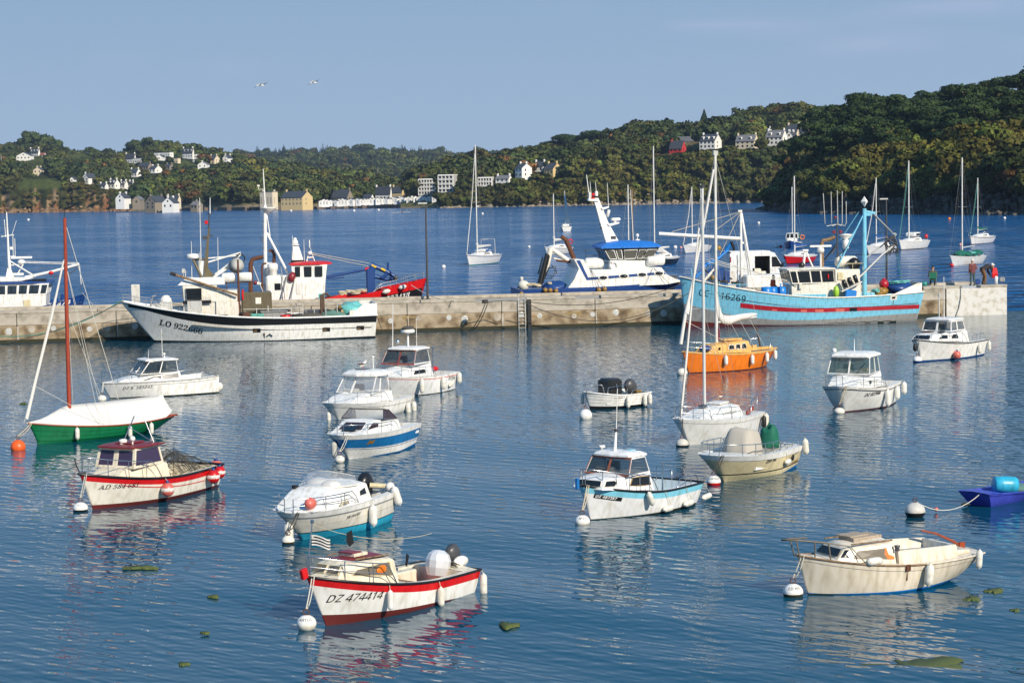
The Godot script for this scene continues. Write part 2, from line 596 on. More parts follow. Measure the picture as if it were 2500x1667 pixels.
# ------------------------------------------------------------------ boats: x forward, y up from the waterline, z to starboard
class Hull:
	var bow := 2.0        # the stem at the waterline
	var stern := -2.0     # the transom at the waterline
	var over := 0.4       # how far the stem leans out at the sheer
	var rake := -0.1      # how far the transom leans out
	var B := 0.95         # half beam at the sheer
	var b := 0.8          # and at the waterline
	var tm := 0.42        # where along the boat it is widest
	var pf := 2.2         # fullness of the bow at the sheer
	var qf := 0.9
	var wf := 1.7         # and at the waterline
	var wq := 1.0
	var st := 0.88        # width of the stern
	var sw := 0.85
	var nose := 0.0       # a pram's square bow
	var ys := 0.6         # sheer: stern, lowest, bow
	var ym := 0.62
	var yb := 1.0
	var tl := 0.35
	var sp := 1.9
	var flare := 0.8
	var curve := 1.0
	var near := -1.0

	func sheer(t: float) -> float:
		if t < tl:
			return lerpf(ym, ys, pow((tl - t) / tl, 2.0))
		return ym + (yb - ym) * pow((t - tl) / (1.0 - tl), sp)

	func plan(t: float, p: float, q: float, s: float) -> float:
		if t > tm:
			return maxf(nose, pow(maxf(0.0,1.0 - pow((t - tm) / (1.0 - tm), p)), q))
		return 1.0 - (1.0 - s) * pow((tm - t) / tm, 2.2)

	func half(t: float, y: float) -> float:
		var v := clampf(y / sheer(t),-1.0,1.0)
		var w := b * plan(t, wf, wq, sw)
		if v < 0.0:
			return w * (1.0 + v * 0.9)
		return lerpf(w, B * plan(t, pf, qf, st), pow(v, flare))

	func xx(t: float, y: float) -> float:
		var v := clampf(y / sheer(t),-0.4,1.4)
		return lerpf(stern + rake * v, bow + over * (pow(v, curve) if v > 0.0 else v), t)

	func pt(t: float, y: float, k: float, off := 0.0) -> Vector3:
		return Vector3(xx(t, y), y, k * maxf(0.0, half(t, y) + off))

	func t_at(x: float, y: float) -> float:
		var t := 0.5
		for i in 8:
			var v := clampf(y / sheer(t),-0.4,1.4)
			var a := stern + rake * v
			t = clampf((x - a) / (bow + over * (pow(v, curve) if v > 0.0 else v) - a),0.0,1.0)
		return t

	func on(x: float, y: float, k: float, off := 0.0) -> Vector3:
		var q := pt(t_at(x, y), y, k, off)
		return Vector3(x, y, q.z)

	func rim(x: float) -> float:
		return sheer(t_at(x, 0.5))

func level(h: Hull, t: float, spec: Variant) -> float:
	# [0, y]: a height above the water; [1, d]: below the sheer; [2, stern, middle, bow]: a curve of heights
	if spec[0] == 0:
		return minf(spec[1], h.sheer(t))
	if spec[0] == 1:
		return h.sheer(t) - spec[1]
	var q: float = lerpf(spec[1], spec[2], smoothstep(0.0,0.5, t)) if t < 0.5 else spec[2] + (spec[3] - spec[2]) * pow((t - 0.5) * 2.0,2.2)
	return minf(q, h.sheer(t))

# bands from the keel up: [name, material, lower level, upper level, lower offset, upper offset]
func hull(root: Node3D, h: Hull, bands: Array, n := 30) -> void:
	for q in bands:
		var sh := Sh.new().soft()
		var o0: float = q[4] if q.size() > 4 else 0.0
		var o1: float = q[5] if q.size() > 5 else o0
		var rows := 5
		for k in [-1.0,1.0]:
			var rings := []
			for j in rows + 1:
				var ring := []
				for i in n + 1:
					var t := 1.0 - pow(1.0 - i / float(n),1.35)
					var y := lerpf(level(h, t, q[2]), level(h, t, q[3]), j / float(rows))
					ring.append(h.pt(t, y, k, lerpf(o0, o1, j / float(rows)) * (1.0 if t < 0.999 else 0.0)))
				if k > 0:
					ring.reverse()
				rings.append(ring)
			sh.soft()
			sh.loft(rings, false, false, false)
		sh.soft(false)
		for e in ([0.0,1.0] if h.nose > 0.0 else [0.0]):
			for j in rows:
				var y0 := lerpf(level(h, e, q[2]), level(h, e, q[3]), j / float(rows))
				var y1 := lerpf(level(h, e, q[2]), level(h, e, q[3]),(j + 1) / float(rows))
				sh.quad(h.pt(e, y0,1), h.pt(e, y0,-1), h.pt(e, y1,-1), h.pt(e, y1,1))
		part(root, q[0], sh, q[1])

func deck(root: Node3D, called: String, h: Hull, m: Material, t0: float, t1: float, drop := 0.03, camber := 0.05, inset := 0.01) -> void:
	var rings := []
	for i in 15:
		var t := lerpf(t0, t1, i / 14.0)
		var ring := []
		for j in 7:
			var w := j / 3.0 - 1.0
			var p := h.pt(t, h.sheer(t),1.0)
			ring.append(Vector3(p.x - (0.03 if t > 0.99 else 0.0), p.y - drop + camber * (1.0 - w * w), maxf(0.0, p.z - inset) * w))
		rings.append(ring)
	var sh := Sh.new().soft()
	sh.loft(rings, false, false, false)
	part(root, called, sh, m)

# an open well: side decks, inner walls, bulkheads and floor
func well(root: Node3D, h: Hull, m: Material, t0: float, t1: float, side: float, floor_y: float, floor_m: Material = null, rise := 0.0) -> void:
	var decks := Sh.new()
	var walls := Sh.new()
	var ground := Sh.new()
	var n := 12
	for k in [-1.0,1.0]:
		var a := []
		var b := []
		var c := []
		for i in n + 1:
			var t := lerpf(t0, t1, i / float(n))
			var p := h.pt(t, h.sheer(t), k)
			var z: float = k * maxf(0.06, absf(p.z) - side)
			a.append(Vector3(p.x, p.y - 0.005, p.z))
			b.append(Vector3(p.x, p.y + rise, z))
			c.append(Vector3(p.x, floor_y, k * minf(absf(z) * 0.96, maxf(0.03, h.half(t, floor_y) - 0.04))))
		decks.soft()
		decks.loft([a, b] if k < 0 else [b, a], false, false, false)
		walls.soft()
		walls.loft([b, c] if k < 0 else [c, b], false, false, false)
	for t in [t0, t1]:
		var p := h.pt(t, h.sheer(t),1)
		var z := maxf(0.06, p.z - side)
		var zf := minf(z * 0.96, maxf(0.03, h.half(t, floor_y) - 0.04))
		walls.quad(Vector3(p.x, floor_y, -zf),Vector3(p.x, floor_y, zf),Vector3(p.x, p.y + rise + 0.01, z),Vector3(p.x, p.y + rise + 0.01,-z))
	for i in n:
		var ta := lerpf(t0, t1, i / float(n))
		var tb := lerpf(t0, t1,(i + 1) / float(n))
		var p := h.pt(ta, h.sheer(ta),1)
		var q := h.pt(tb, h.sheer(tb),1)
		var za := minf(maxf(0.06, p.z - side), maxf(0.03, h.half(ta, floor_y) - 0.03))
		var zb := minf(maxf(0.06, q.z - side), maxf(0.03, h.half(tb, floor_y) - 0.03))
		ground.quad(Vector3(p.x, floor_y + 0.004,-za),Vector3(q.x, floor_y + 0.004,-zb),Vector3(q.x, floor_y + 0.004, zb),Vector3(p.x, floor_y + 0.004, za))
	part(root,"side_deck",decks, m)
	part(root,"cockpit_lining",walls, m)
	part(root,"cockpit_floor",ground, floor_m if floor_m else m)

func rubbing(root: Node3D, called: String, h: Hull, m: Material, r: float, drop := 0.0, t0 := 0.0, t1 := 1.0) -> void:
	for k in [-1.0,1.0]:
		var pts := []
		for i in 25:
			var t := lerpf(t0, t1,1.0 - pow(1.0 - i / 24.0,1.3))
			pts.append(h.pt(t, h.sheer(t) - drop, k, r * 0.3))
		part(root, called, Sh.new().tube(pts, r, -1.0,7), m)
	if t0 == 0.0:
		part(root, called, Sh.new().tube([h.pt(0, h.sheer(0) - drop, -1, r * 0.3), h.pt(0, h.sheer(0) - drop, 1, r * 0.3)], r, -1.0,7), m)

# a patch that lies on the hull's near side between two heights
func stripe(root: Node3D, called: String, h: Hull, m: Material, x0: float, x1: float, low: Callable, high: Callable, k: float, off := 0.010) -> void:
	var a := []
	var b := []
	for i in 21:
		var x := lerpf(x0, x1, i / 20.0)
		a.append(h.on(x, low.call(x), k, off))
		b.append(h.on(x, high.call(x), k, off))
	var sh := Sh.new().soft()
	sh.loft([a, b], false, false, false)
	part(root, called, sh, m)

# lettering bent on to the hull; x is where it starts, reading towards the stern when the boat points left
func lettering(root: Node3D, h: Hull, words: String, x: float, y: float, tall: float, m: Material, font := "Droid Sans",slope := 0.0, slant := 0.0, wide := 1.0, weight := 400, k := 0.0, called := "registration_number") -> void:
	var t := TextMesh.new()
	var f := SystemFont.new()
	f.font_names = PackedStringArray([font])
	f.font_weight = weight
	t.font = f
	t.text = words
	t.font_size = 64
	t.pixel_size = 1.0 / 64.0
	t.depth = 0.01
	t.horizontal_alignment = HORIZONTAL_ALIGNMENT_LEFT
	if k == 0.0:
		k = h.near
	var s := tall / 0.72
	var sh := Sh.new()
	var first := 1e9
	for q in t.get_surface_count() if t.has_method("get_surface_count") else 1:
		var arr := t.surface_get_arrays(q)
		var v: PackedVector3Array = arr[Mesh.ARRAY_VERTEX]
		var idx: PackedInt32Array = arr[Mesh.ARRAY_INDEX] if arr[Mesh.ARRAY_INDEX] != null else PackedInt32Array(range(v.size()))
		var low := 1e9
		for p in v:
			first = minf(first, p.x)
			low = minf(low, p.y)
		var w := []
		for p in v:
			var u := (p.x - first) * s * wide
			var yy := y + (p.y - low) * s + u * slope
			var xx := x + k * (u + (p.y - low) * s * slant)
			w.append(h.on(xx, yy, k, 0.014 + p.z * 0.3))
		for i in range(0, idx.size(),3):
			sh.tri(w[idx[i]], w[idx[i + 1]], w[idx[i + 2]])
	part(root, called, sh, m)

# places a boat whose stem and whose near stern corner meet the water at two points of the frame
func moor(called: String, label: String, category: String, stem: Vector2, corner: Vector2, hb: float, group := "") -> Array:
	var a := sea(stem.x, stem.y)
	var c := sea(corner.x, corner.y)
	var s := c
	var dir := Vector3.RIGHT
	for i in 40:
		dir = (a - s) * Vector3(1,0,1)
		dir = dir.normalized()
		var z := dir.cross(Vector3.UP)
		s = c - z * hb * (-1.0 if z.dot(Vector3(0,0,1) - a.normalized() * 0.2) < 0.0 else 1.0)
	var o := thing(called, label, category, (a + s) * 0.5, atan2(-dir.z, dir.x), group)
	var h := Hull.new()
	h.bow = (a - s).length() * 0.5
	h.stern = -h.bow
	h.b = hb
	h.near = -1.0 if dir.x < 0.0 else 1.0
	return [o, h]

# a bar-framed face with panes: corners bottom left, bottom right, top right, top left seen from outside
func glazed(root: Node3D, frame: Sh, a: Vector3, b: Vector3, c: Vector3, d: Vector3, cuts: Array, post: float, sill: float, head: float, glass: Material, thick := 0.035) -> void:
	var n := (b - a).cross(d - a).normalized() * -thick
	var at := func(u: float, v: float) -> Vector3: return a.lerp(b, u).lerp(d.lerp(c, u), v)
	var bar := func(u0: float, v0: float, u1: float, v1: float) -> void:
		var p := [at.call(u0, v0), at.call(u1, v0), at.call(u1, v1), at.call(u0, v1)]
		var q := []
		for e in p:
			q.append(e + n)
		frame.soft(false)
		frame.loft([p, q])
	var w := (a - b).length()
	var hh := (d - a).length()
	var pu := post / w
	bar.call(0.0,0.0,1.0, sill / hh)
	bar.call(0.0,1.0 - head / hh, 1.0,1.0)
	for i in cuts.size():
		bar.call(maxf(0.0, cuts[i] - pu * 0.5), sill / hh - 0.004, minf(1.0, cuts[i] + pu * 0.5),1.0 - head / hh + 0.004)
	for i in cuts.size() - 1:
		var u0: float = cuts[i] + pu * 0.4
		var u1: float = cuts[i + 1] - pu * 0.4
		var sh := Sh.new()
		var e := n * 0.5
		sh.quad(at.call(u0, sill / hh) + e, at.call(u1, sill / hh) + e, at.call(u1,1.0 - head / hh) + e, at.call(u0,1.0 - head / hh) + e)
		part(root,"window",sh, glass)

# roof slab with rounded edge: outline given as front x, rear x, half widths front and rear
func roof(root: Node3D, x0: float, x1: float, w0: float, w1: float, y0: float, y1: float, thick: float, m: Material, camber := 0.05, nose := 0.06, called := "roof") -> MeshInstance3D:
	var rings := []
	for lv in [[0.0,0.04],[0.01,0.0],[thick * 0.7,0.0],[thick, 0.04],[thick + camber * 0.7,0.25],[thick + camber, 0.6]]:
		var e: float = lv[1]
		var ring := []
		for q in [[0.0,-0.8],[0.3,-1.0],[1.0,-1.0],[1.0,1.0],[0.3,1.0],[0.0,0.8]]:
			var u: float = 0.5 + (q[0] - 0.5) * (1.0 - e)
			var x := lerpf(x0, x1, u) + (nose if q[0] == 0.0 else 0.0) * 0.0
			ring.append(Vector3(x, lerpf(y0, y1, u) + lv[0], lerpf(w0, w1, u) * q[1] * (1.0 - e)))
		ring.insert(0,Vector3(lerpf(x0, x1,0.5 * e) + nose * (1.0 - e), lerpf(y0, y1,0.5 * e) + lv[0],0.0))
		rings.append(ring)
	var sh := Sh.new().soft(false)
	sh.loft(rings)
	return part(root, called, sh, m)

func wheelhouse(root: Node3D, w: Dictionary) -> void:
	var frame := Sh.new()
	var fl := Vector3(w.x0b, w.y0,-w.wb)
	var fr := Vector3(w.x0b, w.y0, w.wb)
	var tl := Vector3(w.x0t, w.y1,-w.wt)
	var tr := Vector3(w.x0t, w.y1, w.wt)
	var rl := Vector3(w.x1b, w.get("y0r",w.y0),-w.wb)
	var rr := Vector3(w.x1b, w.get("y0r",w.y0), w.wb)
	var ql := Vector3(w.x1t, w.get("y1r",w.y1),-w.wt)
	var qr := Vector3(w.x1t, w.get("y1r",w.y1), w.wt)
	var glass: Material = w.get("glass",M.glass)
	var post: float = w.get("post",0.07)
	var sill: float = w.get("sill",0.04)
	var head: float = w.get("head",0.04)
	# frame colour may differ between front and sides
	glazed(root, frame, fr, fl, tl, tr, w.get("front",[0.0,0.5,1.0]), post, sill, head, glass)
	part(root,"window_frame",frame, w.get("front_m",w.m))
	frame = Sh.new()
	var sg: Material = w.get("side_glass",glass)
	var sd: Array = w.get("side",[0.0,1.0])
	var mirror := []
	for u in sd:
		mirror.push_front(1.0 - u)
	glazed(root, frame, fl, rl, ql, tl, sd, post, sill, head, sg)
	glazed(root, frame, rr, fr, tr, qr, mirror, post, sill, head, sg)
	if w.get("rear","open") == "glass":
		glazed(root, frame, rl, rr, qr, ql, w.get("back",[0.0,1.0]), post, sill, head, sg)
	elif w.get("rear","open") == "wall":
		frame.soft(false)
		frame.loft([[rl, rr, qr, ql],[rl + Vector3(0.03,0,0), rr + Vector3(0.03,0,0), qr + Vector3(0.03,0,0), ql + Vector3(0.03,0,0)]])
	part(root,"wheelhouse_frame",frame, w.m)
	var o: float = w.get("over",0.06)
	roof(root, w.x0t + w.get("over_front",o), w.x1t - w.get("over_rear",o), w.wt + o, w.wt + o, w.y1, w.get("y1r",w.y1), w.get("thick",0.07), w.get("roof_m",w.m), w.get("camber",0.05), w.get("nose",0.06))
	if w.get("console",true):
		part(root,"console",Sh.new().box(Vector3(w.x0b - 0.32, w.y0 + 0.02, w.wb * 0.35),Vector3(0.35,0.3, w.wb * 0.7)),M.pale_grey)
		part(root,"helm_seat",Sh.new().box(Vector3(lerpf(w.x0b, w.x1b, 0.7), w.y0 + 0.05, w.wb * 0.35),Vector3(0.12,0.5,0.4)), w.get("seat_m",M.dark_grey))

class Trunk:
	var x0b := 1.5
	var x0t := 1.3
	var x1b := 0.0
	var x1t := 0.0
	var y0f := 0.9
	var y0r := 0.8
	var y1f := 1.1
	var y1r := 1.2
	var w0 := 0.4
	var w1 := 0.7
	var tumble := 0.88
	var camber := 0.06

	func pt(u: float, v: float, k: float, off := 0.0) -> Vector3:
		var x := lerpf(lerpf(x0b, x0t, v), lerpf(x1b, x1t, v), u)
		var y := lerpf(lerpf(y0f, y0r, u), lerpf(y1f, y1r, u), v)
		return Vector3(x, y, k * (lerpf(w0, w1, pow(u, 0.7)) * lerpf(1.0, tumble, v) + off))

	func front(w: float, v: float, off := 0.0) -> Vector3:
		var p := pt(0.0, v, w)
		return p + Vector3(off, off * 0.3,0)

	func made() -> Sh:
		var rings := []
		for q in [[0.0,0.0],[0.004,0.88],[0.05,0.98],[0.12,1.0],[0.3,1.0],[0.5,1.0],[0.7,1.0],[0.88,1.0],[0.97,1.0],[1.0,0.97]]:
			var ring := []
			var s: float = maxf(0.04, q[1])
			for k in [-1.0,1.0]:
				var side := [pt(q[0],0.0, k), pt(q[0],0.45 * s, k), pt(q[0],0.9 * s, k), pt(q[0],0.97 * s, k, -0.02), pt(q[0], s, k, -0.06)]
				if k < 0:
					ring += side
					for w in [-0.6,0.0,0.6]:
						var p := pt(q[0], s, 1.0)
						ring.append(Vector3(p.x, p.y + (camber if q[0] > 0.01 else 0.0) * (1.0 - w * w) * s, p.z * w * 0.95))
				else:
					side.reverse()
					ring += side
			rings.append(ring)
		var sh := Sh.new().soft()
		sh.loft(rings, false, false, true)
		sh.soft(false)
		sh.fan(rings[1])
		return sh

func pane(root: Node3D, pts: Array, out: Vector3, glass: Material, frame: Material = null, grow := 0.03, mid := Vector3.INF) -> MeshInstance3D:
	var c := Vector3.ZERO
	for p in pts:
		c += p
	c /= pts.size()
	if mid.is_finite():
		c = mid
	var sh := Sh.new()
	var ring := []
	for p in pts:
		ring.append(p + out)
	for i in ring.size():
		sh.tri(c + out, ring[i], ring[(i + 1) % ring.size()])
	var o := part(root,"window",sh, glass)
	if frame:
		var f := Sh.new()
		var big := []
		for p in pts:
			big.append(p + out * 0.5 + (p - c).normalized() * grow)
		f.loft([big, ring], true, true, false)
		part(o,"frame",f, frame)
	return o

func side_pane(root: Node3D, t: Trunk, k: float, poly: Array, glass: Material, frame: Material = null) -> void:
	var pts := []
	var mid := Vector2.ZERO
	for i in poly.size():
		var a: Array = poly[i]
		var b: Array = poly[(i + 1) % poly.size()]
		mid += Vector2(a[0], a[1]) / poly.size()
		for j in 5:
			pts.append(t.pt(lerpf(a[0], b[0], j / 5.0), lerpf(a[1], b[1], j / 5.0), k))
	pane(root, pts, Vector3(0,0.004, k * 0.018), glass, frame, 0.03, t.pt(mid.x, mid.y, k))

func front_pane(root: Node3D, t: Trunk, poly: Array, glass: Material, frame: Material = null) -> void:
	var pts := []
	for q in poly:
		pts.append(t.front(q[0], q[1]))
	pane(root, pts, Vector3(0.02,0.014,0), glass, frame)

# a rail that follows the sheer on both sides and meets round the bow
func bow_rail(root: Node3D, h: Hull, t0: float, tall: float, posts := 4, inset := 0.07, mid := false, called := "pulpit",closed := true, m: Material = null) -> void:
	var r := 0.014
	m = m if m else M.steel
	var top := []
	var sh := Sh.new()
	for k in [-1.0,1.0]:
		var line := []
		var line2 := []
		for i in 13:
			var t := lerpf(t0,0.985, i / 12.0)
			var y := h.sheer(t)
			var p := h.pt(t, y, k, -inset)
			var up := tall * smoothstep(0.0,0.14,(i / 12.0))
			line.append(p + Vector3(0.0, up, 0))
			line2.append(p + Vector3(0.0, up * 0.5,0))
			if i > 0 and i % maxi(1,12 / posts) == 0:
				sh.tube([p, p + Vector3(0, up, 0)], r * 0.9)
		if closed and k > 0:
			line.reverse()
			top += line
		elif closed:
			top += line
		else:
			sh.tube(line, r)
			sh.tube([line[-1], h.pt(0.985, h.sheer(0.985), k, -inset)], r)
		if mid:
			sh.tube(line2, r * 0.8)
	if closed:
		sh.tube(top, r)
	part(root, called, sh, m)

func side_rail(root: Node3D, h: Hull, t0: float, t1: float, tall: float, posts: int, inset := 0.08, sides := [-1.0,1.0], called := "guard_rail") -> void:
	for k in sides:
		var sh := Sh.new()
		var line := [h.pt(t0, h.sheer(t0), k, -inset)]
		for i in posts:
			var t := lerpf(t0, t1,(i + 0.5) / posts)
			var p := h.pt(t, h.sheer(t), k, -inset)
			line.append(p + Vector3(0, tall, 0))
			if i > 0 and i < posts - 1:
				sh.tube([p, p + Vector3(0, tall, 0)],0.011)
		line.append(h.pt(t1, h.sheer(t1), k, -inset))
		sh.tube(line, 0.013)
		part(root, called, sh, M.steel)

func outboard(root: Node3D, at: Vector3, tilt: float, cowl: Material, size := 1.0) -> void:
	var b := Basis(Vector3.BACK, tilt) * Basis.from_scale(Vector3.ONE * size)
	var o := part(root,"outboard_motor",Sh.new().lathe([[0.0,-0.02],[0.15,0.0],[0.19,0.1],[0.2,0.25],[0.17,0.4],[0.1,0.47],[0.0,0.48]], at, 12, b * Basis.from_scale(Vector3(1.3,1,0.85))), cowl)
	part(o,"leg",Sh.new().tube([at, at + b * Vector3(-0.05,-0.5,0)],0.07 * size, 0.05 * size, 8),M.dark_grey)
	part(o,"clamp",Sh.new().box(at + b * Vector3(0.16,-0.05,0),Vector3(0.16,0.22,0.2) * size, b.orthonormalized()),M.dark_grey)

# ------------------------------------------------------------------ fenders, buoys and ropes are things of their own
func fender(root: Node3D, h: Hull, x: float, drop: float, tall: float, label: String, m: Material = null, r := 0.0, k := 0.0, lean := Vector3.ZERO, off := 0.0) -> void:
	if k == 0.0:
		k = h.near
	if r == 0.0:
		r = tall * 0.19
	m = m if m else M.fender
	var y := h.rim(x)
	var hook := h.on(x, y, k, 0.01)
	var c := h.on(x, maxf(y - drop - tall * 0.5, tall * 0.3), k, r + 0.015 + off)
	c += lean * tall * 0.5
	var wide := 0.0
	for e in [-0.5,0.0,0.5]:
		var q: Vector3 = c + (Vector3(0,1.0 - minf(1.0, absf(lean.x)),0) + lean).normalized() * tall * e
		wide = maxf(wide, absf(h.on(q.x, minf(q.y, h.rim(q.x)), k, 0.0).z))
	c.z = k * (wide + r + 0.015 + off) + lean.z * tall * 0.5
	var up := (Vector3(0,1.0 - minf(1.0, absf(lean.x)),0) + lean).normalized()
	var side := up.cross(Vector3(0,0,1)).normalized()
	var b := Basis(side, up, side.cross(up))
	var top := c + up * tall * 0.5
	var g := root.global_transform if root.is_inside_tree() else root.transform
	var o := thing("fender",label,"fender",g * c, root.rotation.y,"fenders hanging from the moored boats")
	var hh := tall * 0.5
	part(o,"body",Sh.new().lathe([[0.0,-hh - r * 0.2],[r * 0.25,-hh - r * 0.2],[r * 0.3,-hh],[r * 0.8,-hh + r * 0.35],[r, -hh + r],[r, hh - r],[r * 0.8, hh - r * 0.35],[r * 0.3, hh],[r * 0.25, hh + r * 0.25],[0.0, hh + r * 0.25]],Vector3.ZERO, 12, b), m)
	part(o,"rope",Sh.new().tube([top - c, hook - c],0.008,-1.0,5),M.rope)

func ball_fender(root: Node3D, h: Hull, x: float, y: float, r: float, label: String, m: Material, k := 0.0, band: Material = null, at_stern := false) -> void:
	if k == 0.0:
		k = h.near
	var hook := h.on(x, h.rim(x), k, 0.01)
	var c := h.on(x, y, k, r + 0.02)
	if at_stern:
		c = Vector3(x, y, k * h.half(0.0, y) * 0.55)
		hook = c + Vector3(0.1,0.4,0)
	var g := root.global_transform if root.is_inside_tree() else root.transform
	var o := thing("ball_fender",label,"ball fender",g * c, root.rotation.y,"ball fenders hanging from the moored boats")
	part(o,"body",Sh.new().ball(Vector3.ZERO, Vector3(r, r * 1.08, r)), m)
	if band:
		part(o,"band",Sh.new().lathe([[r * 0.80,-r * 0.55],[r * 1.01,-r * 0.1],[r * 1.01, r * 0.12],[r * 0.96, r * 0.3]]), band)
	part(o,"neck",Sh.new().lathe([[0.0, r * 0.95],[r * 0.3, r],[r * 0.2, r * 1.35],[0.0, r * 1.35]]),M.navy)
	part(o,"rope",Sh.new().tube([Vector3(0, r * 1.3,0), hook - c],0.008,-1.0,5),M.pale_rope)

func buoy(x: float, y: float, r: float, label: String, m: Material, under: Material, words := "",bow := Vector3.ZERO, squash := 0.85, split := -0.1) -> Node3D:
	var at := sea(x, y)
	var o := thing("mooring_buoy",label,"mooring buoy",at, 0.0,"mooring buoys afloat at the bows of the boats")
	var c := Vector3(0, r * 0.42,0)
	var upper := []
	var lower := []
	for i in 9:
		var e := lerpf(split, PI / 2, i / 8.0)
		upper.append([r * cos(e) + (0.0 if i < 8 else 0.001), r * squash * sin(e)])
		e = lerpf(-PI / 2, split, i / 8.0)
		lower.append([r * cos(e), r * squash * sin(e)])
	part(o,"upper_half",Sh.new().lathe(upper, c, 20), m)
	part(o,"lower_half",Sh.new().lathe(lower, c, 20), under)
	var ring := []
	for i in 13:
		ring.append(c + Vector3(cos(TAU * i / 12.0) * 0.06, r * squash + 0.06 + sin(TAU * i / 12.0) * 0.06,0))
	part(o,"ring",Sh.new().tube(ring, 0.014,-1.0,5),M.rust)
	if words:
		var t := TextMesh.new()
		var f := SystemFont.new()
		f.font_names = PackedStringArray(["Droid Sans"])
		t.font = f
		t.text = words
		t.font_size = 48
		t.pixel_size = r * 0.46 / 48.0
		t.depth = 0.01
		var a := t.surface_get_arrays(0)
		var v: PackedVector3Array = a[Mesh.ARRAY_VERTEX]
		var idx: PackedInt32Array = a[Mesh.ARRAY_INDEX] if a[Mesh.ARRAY_INDEX] != null else PackedInt32Array(range(v.size()))
		var sh := Sh.new()
		var w := []
		for p in v:
			var az := p.x / (r * 0.8)
			var e := 0.62 + p.y / r
			var rr := r + 0.004 + p.z * 0.2
			w.append(c + Vector3(sin(az) * cos(e) * rr, sin(e) * rr * squash, cos(az) * cos(e) * rr))
		for i in range(0, idx.size(),3):
			sh.tri(w[idx[i]], w[idx[i + 1]], w[idx[i + 2]])
		part(o,"painted_number",sh, M.dark_grey)
	return o

func line_between(a: Vector3, b: Vector3, sag: float, r: float, m: Material, called: String, label: String, category := "rope") -> void:
	var pts := []
	for p in hang(Vector3.ZERO, b - a, sag):
		pts.append(p)
	solo(called, label, category, Sh.new().tube(pts, r, -1.0,5), m, a)

# from the bow down to its buoy, with a length of chain at the lower end
func mooring(root: Node3D, h: Hull, o: Node3D, label: String, m: Material = null, double := true) -> void:
	var g := root.global_transform if root.is_inside_tree() else root.transform
	var top: Vector3 = g * (h.pt(0.985, h.sheer(0.985), h.near) + Vector3(0,0.03,0))
	var low: Vector3 = o.position + Vector3(0,0.5,0)
	for c in o.get_children():
		if String(c.name) == "ring":
			low = o.position + Vector3(0, c.mesh.get_aabb().end.y, 0)
	var sh := Sh.new()
	sh.tube(hang(Vector3.ZERO, low - top, 0.03),0.016,-1.0,5)
	if double:
		sh.tube(hang(Vector3(0.05,0,0.04), low - top + Vector3(0.02,0,0),0.12),0.014,-1.0,5)
	solo("mooring_rope",label,"rope",sh, m if m else M.pale_rope, top)

# ------------------------------------------------------------------ hills round the bay; x runs along the frame (1250 is straight ahead), d is the distance out from the camera
class Hill:
	var shore: Array
	var ridge: Array
	var top: Array
	var cliff: Array
	var run := 14.0
	var power := 1.0
	var rough := 3.0
	var n: FastNoiseLite

	static func along(t: Array, x: float) -> float:
		if x <= t[0][0]:
			return t[0][1]
		for i in range(1, t.size()):
			if x < t[i][0]:
				return lerpf(t[i - 1][1], t[i][1],(x - t[i - 1][0]) / (t[i][0] - t[i - 1][0]))
		return t[-1][1]

	func bank(x: float) -> float:
		return along(shore, x) + n.get_noise_2d(x * 6.0,77.0) * 9.0 + n.get_noise_2d(x * 22.0,7.0) * 4.0

	func high(x: float, d: float) -> float:
		var ds := bank(x)
		var dr := along(ridge, x)
		var hc := along(cliff, x)
		var hr := along(top, x)
		if d < ds:
			return -0.25 * (ds - d)
		var s := clampf((d - ds) / (dr - ds),0.0,1.0)
		var c := smoothstep(0.0, run, d - ds)
		var y := hc * c + (hr - hc) * pow(s, power)
		if d > dr:
			y -= (d - dr) * 0.06
		var px := x * d / 5000.0
		return y + n.get_noise_2d(px * 1.2, d * 1.2) * rough * minf(1.0, s * 6.0) + n.get_noise_3d(px * 8.0, y * 6.0, d * 8.0) * minf(hc, 5.0) * 0.32 * c

func spot(x: float, d: float, y := 0.0) -> Vector3:
	return Vector3((x - 1250.0) / 5000.0 * d, y, -d)

func land(hills: Array, x: float, y: float) -> Vector3:
	# follows the line of sight until it runs into a hill
	var dir := look(x, y)
	var d := 500.0
	while d < 4600.0:
		var p := Vector3(0, HIGH, 0) + dir * (d / -dir.z)
		var at := 1250.0 + 5000.0 * p.x / d
		for h in hills:
			if d > Hill.along(h.shore, at) - 10.0 and d < Hill.along(h.ridge, at) + 300.0 and h.high(at, d) > p.y:
				return p
		d += 2.0
	return Vector3(0, HIGH, 0) + dir * (1500.0 / -dir.z)

func hill(called: String, h: Hill, x0: float, x1: float, step: float, m: Material, shade: Callable) -> void:
	var st := SurfaceTool.new()
	st.begin(Mesh.PRIMITIVE_TRIANGLES)
	st.set_smooth_group(0)
	var cols := int((x1 - x0) / step) + 1
	var rows := 46
	for i in cols:
		var x := x0 + step * i
		var ds := h.bank(x)
		var dr := Hill.along(h.ridge, x)
		for j in rows:
			var t := float(j) / (rows - 1)
			var d := ds - 14.0 + 40.0 * t / 0.4 if t < 0.4 else lerpf(ds + 26.0, dr + 320.0, pow((t - 0.4) / 0.6,1.3))
			var p := spot(x, d, h.high(x, d))
			st.set_color(shade.call(p, x, d - ds))
			st.set_uv(Vector2(x, d))
			st.add_vertex(p)
	for i in cols - 1:
		for j in rows - 1:
			var a := i * rows + j
			for k in [a, a + 1, a + rows + 1, a, a + rows + 1, a + rows]:
				st.add_index(k)
	st.generate_normals()
	var o := MeshInstance3D.new()
	o.mesh = st.commit()
	o.material_override = m
	add(self, o, called)
	o.set_meta("kind","structure")

